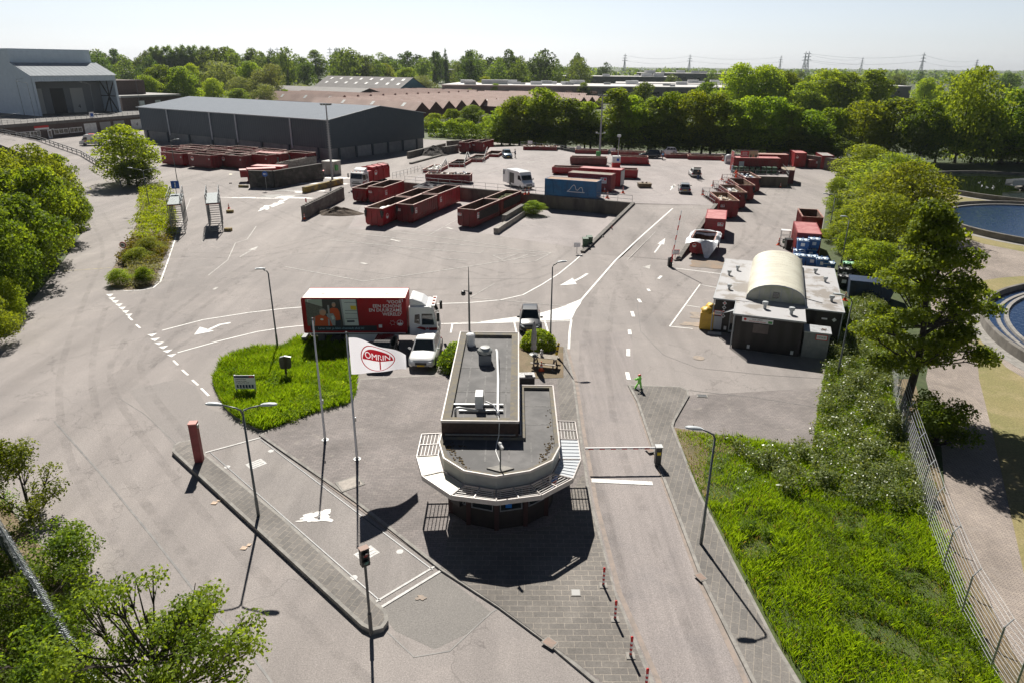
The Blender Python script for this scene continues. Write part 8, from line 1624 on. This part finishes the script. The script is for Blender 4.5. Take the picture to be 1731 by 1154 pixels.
tp((218,313),213,108,'bright','round bright green tree standing between ramp and hedge bed','single yard trees'); tp((232,316),275,70,'dark','dark bush at the foot of the round bright tree',None,1,name='bush')
# hedge bed by the stairs
area('hedge_bed', px([(182,470),(188,486),(215,491),(240,489),(260,482),(275,440),(298,395),(296,330),(270,312),(232,318),(238,360),(222,400),(205,430)]), .012, SOIL)
def shrubbery(name, lab, pts, h, n, leaf, mat, seed, size=.9, cat='hedge', group=None, per=90):
    """low planting that reads as one: leaf clumps over an outline"""
    P = px(pts); xs = [p[0] for p in P]; ys = [p[1] for p in P]; rr = random.Random(seed); lob = []
    while len(lob) < n:
        x, y = rr.uniform(min(xs),max(xs)), rr.uniform(min(ys),max(ys))
        if inpoly(x,y,P): lob.append((x,y,h*rr.uniform(.35,.75),size*rr.uniform(.7,1.2),size*rr.uniform(.7,1.2),h*.45))
    rng = np.random.default_rng(seed); C, O, tv = crown_pts(rng, lob, per, .6); C[:,2] = np.maximum(C[:,2],.03); V, F = leaves(C, leaf, rng, out=O, up=.6)
    return tag(link(name, rawmesh(name, V, F, LEAF[mat], np.clip(.5*tv+.5*rng.random(len(C)),0,1))), lab, cat, group)
shrubbery('ground_cover_hedge','bright yellow green low hedge at the top of the bed beside the stairs',[(238,325),(270,316),(293,332),(296,400),(285,418),(232,412),(228,385),(242,355)],1.1,130,.22,'lowyel',1)
shrubbery('ground_cover_hedge','olive brown low hedge in the middle of the bed',[(228,408),(288,412),(284,440),(250,455),(205,447),(212,425)],1.0,70,.2,'olive',2)
shrubbery('ground_cover_hedge','grey green flowering low shrubs at the tip of the bed',[(222,452),(272,448),(262,482),(225,488),(215,470)],.7,50,.16,'greygreen',3)
for q, ty, w_, k, lab in [((203,481),455,40,'bright','round light green bush at the tip of the hedge bed'),((246,480),452,32,'mid','small green bush within the grey green shrubs'),((258,432),402,50,'willow','olive bush in the middle of the hedge bed'),((236,446),420,46,'willow','rounded olive bush beside the truck sign')]: tp(q,ty,w_,k,lab,'bushes in the hedge bed',name='bush')
# booth bushes
def ball(name, lab, loc, r, n, leaf, mat, seed): 
    rng = np.random.default_rng(seed); d = rng.normal(size=(n,3)); d /= np.linalg.norm(d,axis=1)[:,None]; d[:,2] = np.abs(d[:,2])*1.0-.15; k = (.8+.24*rng.random(n)); k *= 1+.07*np.sin(d[:,0]*9)*np.sin(d[:,1]*8)
    C = d*k[:,None]*np.array(r)+np.array([0,0,r[2]*.2]); V, F = leaves(C, leaf, rng, out=d*1.4, up=.3); o = link(name, rawmesh(name, V, F, LEAF[mat], rng.random(n)), None); o.location = loc; return tag(o, lab, 'bush')
ball('clipped_bush','large clipped round bush behind the booth',(-3.2,45.0,.1),(2.0,1.9,1.75),9000,.16,'mid',3); ball('shrub','rounded green shrub beside the parasol and dark grey car',(2.0,48.8,.1),(1.35,1.3,1.25),5000,.15,'bright',4); ball('shrub','small low plant at the left rear corner of the booth',(-3.9,43.6,.1),(.4,.4,.5),600,.12,'mid',5)
tp((902,364),340,40,'olive' if False else 'mid','weedy bush growing against the retaining wall beside the container',None,name='bush')
tp((893,362),345,32,'bright','light weed clump beside the weedy bush at the wall',None,1,name='bush')
# grass and weeds
def grass(name, lab, pts, n, h, w_, mat, seed, dens=None, z=0.1, world=False):
    P = pts if world else px(pts, z); P_ = np.array(P); rng = np.random.default_rng(seed); lo, hi = P_.min(0), P_.max(0)
    X = rng.uniform(lo, hi, (int(n*2.2),2)); keep = np.array([inpoly(x,y,P) for x, y in X]); X = X[keep][:n]; n = len(X)
    f = .5+.5*np.sin(X[:,0]*1.3+np.sin(X[:,1]*.9)*2)*np.sin(X[:,1]*1.1+np.cos(X[:,0]*.7)*2); hh = h*(.45+.55*rng.random(n))*(.6+.7*f)
    if dens is not None: hh *= dens(X)
    a = rng.random(n)*6.28; d = np.stack([np.cos(a),np.sin(a)],1); s = np.stack([-d[:,1],d[:,0]],1); wv = (w_*rng.uniform(.6,1.4,n))[:,None]; lean = (hh*rng.uniform(.15,.75,n))[:,None]
    B = np.c_[X,np.full(n,z)]; V = np.stack([B+np.c_[s*wv,np.zeros(n)], B-np.c_[s*wv,np.zeros(n)], B+np.c_[d*lean*.5-s*wv*.7,hh*.7], B+np.c_[d*lean,hh]],1).reshape(-1,3)
    k = np.arange(n)*4; F = np.stack([k,k+1,k+2,k+3],1); return tag(link(name, rawmesh(name, V, F, mat, np.clip(.35*f+.65*rng.random(n),0,1))), lab, None, kind='stuff')
def weeds(name, pts, ncl, per, h, leaf, mat, seed, z=.05, size=.5):
    P = px(pts); xs = [p[0] for p in P]; ys = [p[1] for p in P]; rr = random.Random(seed); lob = []
    while len(lob) < ncl:
        x, y = rr.uniform(min(xs),max(xs)), rr.uniform(min(ys),max(ys))
        if inpoly(x,y,P): q = h*rr.uniform(.5,1.1); lob.append((x,y,q*.5,size*rr.uniform(.6,1.3),size*rr.uniform(.6,1.3),q*.55))
    rng = np.random.default_rng(seed); C, O, tv = crown_pts(rng, lob, per, .3); C[:,2] = np.maximum(C[:,2],.04); V, F = leaves(C, leaf, rng, out=O*.4, up=.9)
    return tag(link(name, rawmesh(name, V, F, mat, np.clip(.4*tv+.6*rng.random(len(C)),0,1))), None, kind='stuff')
grass('island_grass', None, [(p[0],p[1]) for p in GI], 42000, .5, .016, GRASSM, 1, world=True, z=.1)
rng_ = np.random.default_rng(77); gpx = [(365,650),(372,630),(390,608),(420,596),(470,590),(530,576),(598,580),(600,640),(594,676),(560,688),(500,708),(462,722),(438,724),(408,708),(384,690)]
weeds('island_weeds', gpx, 150, 70, .5, .12, WEEDM, 2, size=.45)
weeds('island_weeds', [(385,690),(408,708),(438,726),(462,724),(560,692),(594,672),(580,655),(500,680),(440,700),(400,675)], 80, 110, .55, .1, LEAF['bright'], 3, size=.4)
VG = px_ = [(1160,790),(1143,727),(1372,760),(1390,645),(1412,560),(1440,505),(1490,500),(1505,640),(1530,740),(1600,930),(1690,1160),(1730,1190),(1388,1190),(1318,1085),(1248,950),(1188,835)]
area('verge', px([(1138,722),(1143,724),(1372,757),(1392,640),(1405,560),(1440,490),(1495,490),(1508,640),(1534,740),(1605,930),(1700,1165),(1735,1195),(1380,1195),(1312,1085),(1242,950),(1182,830)]), .013, VERGE)
area('bare_patch', px([(1138,722),(1200,733),(1260,745),(1245,770),(1200,760),(1190,800),(1200,850),(1185,830)]), .017, SOIL)
def vd(X): 
    near = np.clip((np.hypot(X[:,0]-8.4,X[:,1]-33.5)-1.2)/3.5,.12,1); return near*np.where(np.sin(X[:,0]*.9+2*np.sin(X[:,1]*.35))*np.sin(X[:,1]*.8+X[:,0]*.3)>.7,.3,1)
grass('verge_grass', None, VG, 150000, .42, .012, GRASSM, 3, vd, z=.015)
DRYM = leafmat('dry_blade', (.2,.16,.06), (.4,.33,.13), .4)
grass('dry_grass', None, VG, 9000, .34, .014, DRYM, 13, None, z=.015); grass('dry_grass', None, [(p[0],p[1]) for p in GI], 1800, .45, .014, DRYM, 14, world=True, z=.1)
weeds('verge_weeds', [(1220,850),(1500,860),(1590,960),(1690,1160),(1400,1180),(1330,1085),(1250,930)], 130, 60, .5, .09, WEEDM, 8, size=.35)
BRM = LEAF['bramble']; bb = BRM.node_tree.nodes['Principled BSDF']; bb.inputs['Roughness'].default_value = .32; bb.inputs['Specular IOR Level'].default_value = .3
weeds('bramble_thicket', [(1240,760),(1372,765),(1392,650),(1412,570),(1445,510),(1488,505),(1503,640),(1530,740),(1565,840),(1570,890),(1480,860),(1400,850),(1300,830),(1270,790)], 430, 120, 1.0, .13, BRM, 4, size=.55)
weeds('dark_tussocks', [(1230,880),(1500,860),(1590,960),(1690,1160),(1400,1180),(1330,1085)], 30, 90, .55, .1, LEAF['dark'], 18, size=.28)
weeds('bramble_thicket', [(1200,740),(1260,752),(1300,830),(1260,850),(1190,790)], 22, 60, .35, .08, LEAF['bramble'], 6, size=.3)
weeds('roadside_weeds', [(-40,760),(60,890),(95,960),(170,1120),(120,1150),(20,1000),(-60,860)], 60, 60, .5, .1, WEEDM, 9, size=.5)
area('left_bank', px([(170,1190),(90,950),(18,862),(-90,745),(-200,745),(-200,1190)]), .009, SOIL)
weeds('bank_weeds', [(-60,880),(40,960),(100,1060),(150,1190),(-60,1190)], 170, 90, .7, .11, LEAF['dark'], 10, size=.6)
area('rear_grass_strip', px([(700,224),(860,226),(1100,250),(1420,262),(1420,254),(1100,240),(830,212),(700,214)]), .011, ground_mat('bright_lawn',(.1,.16,.015),(.08,.13,.015),(.14,.19,.03),big=.1,crack=False,fine=4))
# hedge by the yard corner
hp0, hp1 = at(715,232), at(905,247); rng = np.random.default_rng(31); n = 16000; u = rng.random(n); d = (hp1-hp0); L = d.length; d.normalize(); nn_ = Vector((-d.y,d.x,0)); ang = rng.random(n)*math.pi*1.1-.1; rr_ = (.82+.25*rng.random(n))*(1+.1*np.sin(u*40)); 
C = np.array(hp0)[None]+np.array(d)[None]*(u*L)[:,None]+np.array(nn_)[None]*(np.cos(ang)*1.9*rr_+4)[:,None]; C[:,2] = np.abs(np.sin(ang))*rr_*4.6+.05; C[:,2] *= rng.uniform(.85,1,n)
V, F = leaves(C, .42, rng, up=.5); tag(link('trimmed_hedge', rawmesh('trimmed_hedge', V, F, LEAF['mid'], rng.random(n))), 'long rounded hedge on the grass bank at the yard corner', 'hedge')
G6 = 'garden trees before the pink sheds'
for i, (x, by, ty, w_, k, lab) in enumerate([(800,222,178,52,'dark','dark round tree above the hedge at the yard corner'),(765,222,185,40,'mid','small tree left of the dark round one'),(735,222,192,40,'bright','light green tree close to the warehouse end'),(722,220,205,36,'mid','low tree beside the warehouse gable'),(825,224,195,40,'mid','low tree right of the dark round one'),(780,224,200,40,'bright','light green shrub tree under the dark round one')]): tp((x,by),ty,w_,k,lab,G6,i)
G7 = 'park trees behind the warehouse'
for i, (x, by, ty, w_, k, lab) in enumerate([(285,182,110,74,'dark','broad dark olive tree left behind the warehouse'),(315,184,114,64,'mid','broad green tree right beside the dark olive one'),(255,186,128,50,'mid','leafy tree nearest the pale hall'),(330,172,108,40,'bright','light tree behind the broad green one'),(375,172,104,66,'silver','silvery willow with wide crown behind the warehouse'),(410,176,130,46,'silver','small silvery tree beside the silver willow'),(365,180,133,44,'bright','low bright tree before the silver willow'),(405,182,150,44,'mid','low rounded tree at the warehouse roof edge'),(430,172,105,54,'mid','fresh green tree in the park middle'),(463,174,108,56,'silver','tall silvery tree at the park right'),(450,182,142,38,'silver','small grey green tree over the warehouse roof'),(485,176,152,26,'mid','small tree close to the grey shed roof'),(510,166,142,34,'silver','low silvery bush left of the barn'),(205,188,150,28,'silver','grey green round bush beside the hall corner'),(240,190,158,30,'silver','small grey shrub between hall and park')]): tp((x,by),ty,w_,k,lab,G7,i)
for i, x in enumerate([268,277,287,297,308,318,329,340,351,362,371]): tp((x,150),[80,78,79,77,80,76,78,77,79,78,82][i],25,'talld','tall poplar in the clipped looking row behind the park trees','row of tall poplars behind the park',i)
for i, (x, ty, w_) in enumerate([(398,83,40),(432,82,46)]): tp((x,148),ty,w_,'talld','tall dark tree right of the poplar row','tall dark trees right of the poplars',i)
for i, (x, by, ty, w_, lab) in enumerate([(537,150,85,44,'tallest dark tree left of the barn'),(575,150,88,40,'tall dark tree just behind the barn'),(590,146,108,52,'silvery broad tree behind the barn')]): tp((x,by),ty,w_,['talld','talld','silver'][i],lab,'trees round the barn',i)
for i, (x, by, ty, lab) in enumerate([(735,150,86,'left one of two slender dark poplars beside the factory'),(754,150,82,'right one of two slender dark poplars beside the factory'),(864,146,85,'slender dark poplar above the factory roof')]): tp((x,by),ty,11,'column',lab,'slender poplars',i)
G8 = 'trees among the factories'
for i, (x, by, ty, w_, k, lab) in enumerate([(650,152,108,44,'bright','light tree behind the barn ridge'),(690,160,115,44,'mid','rounded tree right of the barn'),(715,164,128,40,'silver','grey green tree at the factory corner'),(672,150,104,40,'far','leafy tree behind the barn gable'),(780,152,108,36,'far','rounded tree behind the first factory hall'),(820,166,130,30,'bright','young light tree in front of the factory hall'),(795,172,150,20,'silver','small pale tree before the factory wall'),(838,172,142,22,'mid','young tree by the factory wall'),(905,150,102,40,'far','tree behind the factory roofs, middle'),(985,174,140,28,'dark','dark tree before the factory roof right'),(930,152,122,26,'bright','round light tree among the factory roofs'),(1140,170,152,34,'mid','tree before the right hand factory'),(770,174,160,24,'mid','low bush at the factory corner')]): tp((x,by),ty,w_,k,lab,G8,i)
# the wider woods
rr = random.Random(99)
for i in range(120):
    Y = rr.uniform(520,900); xq = rr.uniform(175,1010); p0 = at(xq,PCY); d = (_F*FPX+_r*(xq-PCX)); x = d.x/d.y*Y; h = rr.uniform(23,31)*(1 if xq < 960 else .8)
    tree((x,Y,0), h, h*rr.uniform(.28,.42), (PR['far']+PR['fard'])[i%7], 'tall broadleaf tree in the wood along the skyline', rr, 'trees of the skyline wood')
for i in range(95):
    Y = rr.uniform(300,1000); xq = rr.uniform(1180,1790) if Y < 520 else rr.uniform(1010,1790); d = (_F*FPX+_r*(xq-PCX)); x = d.x/d.y*Y; h = rr.uniform(9,17)
    tree((x,Y,0), h, h*rr.uniform(.32,.5), (PR['far']+PR['fard'])[i%7] if Y > 420 else (PR['mid']+PR['bright']+PR['dark'])[i%9], 'broadleaf tree scattered over the flat land on the right', rr, 'scattered trees over the flat land')
rng = np.random.default_rng(8); C = []
for i in range(900):
    Y = 950*(5.0**rng.random()); X = rng.uniform(-.85,.85)*Y; h = rng.uniform(8,17)+(9 if X < .05*Y and Y < 1600 else 0); w_ = rng.uniform(8,26); n = 34
    d = rng.normal(size=(n,3)); d /= np.linalg.norm(d,axis=1)[:,None]; d[:,2] = np.abs(d[:,2]); C.append(d*np.array([w_,w_,h])*rng.uniform(.7,1.05,(n,1))+np.array([X,Y,0]))
C = np.concatenate(C); V, F = leaves(C, 5.5, rng, up=.4, asp=.8); tag(link('distant_woodland', rawmesh('distant_woodland', V, F, LEAF['far'], rng.random(len(C)))), None, kind='stuff')
# pylons and lines
PYM = M('pylon_grey', (.34,.37,.4), .6)
def pylon(x, ty, H=46, Y=None, lab=''):
    d = _F*FPX+_r*(x-PCX)-_u*(ty-PCY); dy = d.y
    Y = Y or 2000; k = Y/dy; z = CAMH+d.z*k; b = MB(); t = T('pylon', lab, 'pylon', (d.x*k, Y, 0), .35, 'power pylons along the horizon'); H = z; s = H*.075
    for sx in (-1,1):
        for sy in (-1,1): b.bar((sx*s,sy*s,0),(sx*s*.25,sy*s*.25,H*.62),.7,.7); b.bar((sx*s*.25,sy*s*.25,H*.62),(0,0,H),.5,.5)
    for i in range(6):
        f0, f1 = i/6*.9, (i+1)/6*.9
        for sy in (-1,1): a0, a1 = s*(1-f0*.8), s*(1-f1*.8); b.bar((-a0,sy*a0,H*.62*f0),(a1,sy*a1,H*.62*f1),.35,.35); b.bar((a0,sy*a0,H*.62*f0),(-a1,sy*a1,H*.62*f1),.35,.35)
    b.build('lattice', PYM, t); c = MB()
    for zf, w_ in ((.66,.16),(.78,.13),(.9,.1)): c.bar((-H*w_,0,H*zf),(H*w_,0,H*zf),.6,.8); c.bar((-H*w_,0,H*zf),(0,0,H*zf+H*.05),.3,.3); c.bar((H*w_,0,H*zf),(0,0,H*zf+H*.05),.3,.3)
    c.build('crossarm', PYM, t); return Vector((d.x*k,Y,H))
pa = [pylon(x,ty,Y=Y,lab=lab) for x, ty, Y, lab in [(1363,87,1500,'left one of the close pair of pylons above the right hand trees'),(1368.5,86.5,1540,'right one of the close pair of pylons above the right hand trees'),(1563,89,1450,'tallest single pylon right of the pylon pair'),(1653,100,1900,'pylon near the right picture edge'),(1321,94,2000,'pylon just left of the close pair'),(1459,97,2200,'small pylon between the pair and the tall one'),(1167,92,2000,'pylon above the flat horizon right of the factories'),(1057,91,1800,'pylon above the wood behind the factories'),(457,80,1600,'left pylon of the distant pair over the park'),(468,80,1600,'right pylon of the distant pair over the park'),(557,80,1600,'left pylon of the distant pair over the barn'),(569,80,1600,'right pylon of the distant pair over the barn')]]
for (i, j, lab) in [(7,6,'power line from the wood to the flat horizon'),(6,4,'power line running to the pylon left of the pair'),(1,2,'power line between the close pair and the tall pylon'),(2,3,'power line to the pylon at the right edge'),(0,5,'lower power line right of the close pair')]:
    b = MB(); 
    for zf in (.66,.9):
        A_, B_ = pa[i].copy(), pa[j].copy(); A_.z *= zf; B_.z *= zf; b.tube([A_.lerp(B_,k/12)-Vector((0,0,7*math.sin(math.pi*k/12))) for k in range(13)], .16, 4)
    tag(b.build('power_line', PYM), lab, 'power line', 'power lines along the horizon')
# small flag above the trees
t = T('site_flag', 'small white flag flying above the tree row', 'flag', at(1163,240)); h = tall(1163,240,163); b = MB(); b.tube([(0,0,0),(0,0,h)],.08,6); b.build('pole', STEEL, t); b = MB(); b.add([(.1,0,h-.2),(1.2,.3,h-.9),(2.0,.1,h-1.6),(2.0,.1,h-3.2),(1.1,.3,h-2.8),(.1,0,h-2.6)],[(0,1,4,5),(1,2,3,4)]); b.build('cloth', M('flag_plain_white',(.8,.8,.8),.8), t)
# ------------------------------------------------------------------ wire fences
fpB = [(1504,645),(1512,690),(1524,740),(1540,795),(1555,845),(1568,894),(1592.5,963.5),(1623,1041.5),(1673,1132),(1708,1185)]
F_ = [at(*q) for q in fpB]; fo = T('wire_fence', 'tall wire fence with angled barbed wire arms along the right verge', 'fence', (0,0,0)); Hf = 2.0; arm_ = Vector((.28,.05,.32))
for p in F_: b = MB(); b.tube([p,p+Vector((0,0,Hf))],.035,8); b.tube([p+Vector((0,0,Hf)),p+Vector((0,0,Hf))+arm_],.025,6); b.build('post', STEEL, fo)
b = MB()
for a, c in zip(F_[:-1],F_[1:]):
    for k in range(11): z = Vector((0,0,.08+k*.19)); b.tube([a+z,c+z],.010,4,cap=False)
    n = int((c-a).length/.5)
    for k in range(1,n): q = a.lerp(c,k/n); b.tube([q,q+Vector((0,0,Hf))],.005,3,cap=False)
b.build('wire_mesh', M('fence_wire',(.36,.37,.38),.5,metal=.3), fo); b = MB()
for a, c in zip(F_[:-1],F_[1:]):
    for f in (.35,.7,1): z = Vector((0,0,Hf))+arm_*f; b.tube([a+z,c+z],.009,4,cap=False)
b.build('barbed_wire', STEEL, fo)
z_ = 2.3; r0, r1 = at(-60,790,z_), at(165,1160,z_); fo = T('razor_wire_fence', 'steel fence topped with a dense coil of razor wire at the lower left', 'fence', (0,0,0)); d = (r1-r0); L = d.length; d.normalize(); sd = Vector((-d.y,d.x,0)); b = MB()
n = int(L*9*14); pts = [r0+d*(L*k/n)+(sd*math.cos(k/14*2*math.pi)+Vector((0,0,1))*math.sin(k/14*2*math.pi))*.11+Vector((0,0,.05)) for k in range(n)]
for k in range(0,n-2,2): b.bar(pts[k],pts[k+2],.012,.012)
rr = random.Random(1)
for k in range(0,n,2): q = pts[k]; v = Vector((rr.gauss(0,1),rr.gauss(0,1),rr.gauss(0,1))).normalized()*.06; b.bar(q-v,q+v,.008,.003)
b.build('razor_coil', M('razor_steel',(.3,.32,.35),.45,metal=.6), fo)
for k in range(int(L/2.5)+1): q = r0+d*min(L,2.5*k); b = MB(); b.tube([(q.x,q.y,0),(q.x,q.y,z_)],.04,8); b.build('post', STEEL, fo)
b = MB(); b.tube([r0,r1],.03,6); b.tube([r0-Vector((0,0,1.1)),r1-Vector((0,0,1.1))],.025,6)
for k in range(int(L/.12)): q = r0+d*(k*.12); b.bar((q.x,q.y,.05),(q.x,q.y,z_),.012,.012)
b.build('bars', M('fence_dark_green',(.03,.05,.04),.6), fo)
# sapling
t = T('sapling', 'thin young sapling with few yellowed leaves at the court edge', 'plant', at(1216,760)); b = MB(); b.tube([(0,0,0),(.05,0,.7),(.12,0,1.3)],[.015,.01,.006],5); b.tube([(.04,0,.5),(-.12,0,.8)],[.008,.004],4); b.build('stem', BARK, t); rng = np.random.default_rng(3); V, F = leaves(np.array([.12,0,1.25])+rng.normal(size=(14,3))*.07, .09, rng); link('leaves', rawmesh('leaves', V, F, LEAF['olive'], rng.random(14)), t)
# ------------------------------------------------------------------ air
hm, ht, hb = newmat('haze'); ht.nodes.remove(hb); pv = nd(ht, 'ShaderNodeVolumePrincipled'); pv.inputs['Color'].default_value = (.8,.88,.97,1); pv.inputs['Density'].default_value = .00006; pv.inputs['Anisotropy'].default_value = .2
ht.links.new(pv.outputs[0], ht.nodes['Material Output'].inputs['Volume'])
tag(MB().box(-5200,5200,-60,5300,-2,75).build('haze', hm), kind='stuff')
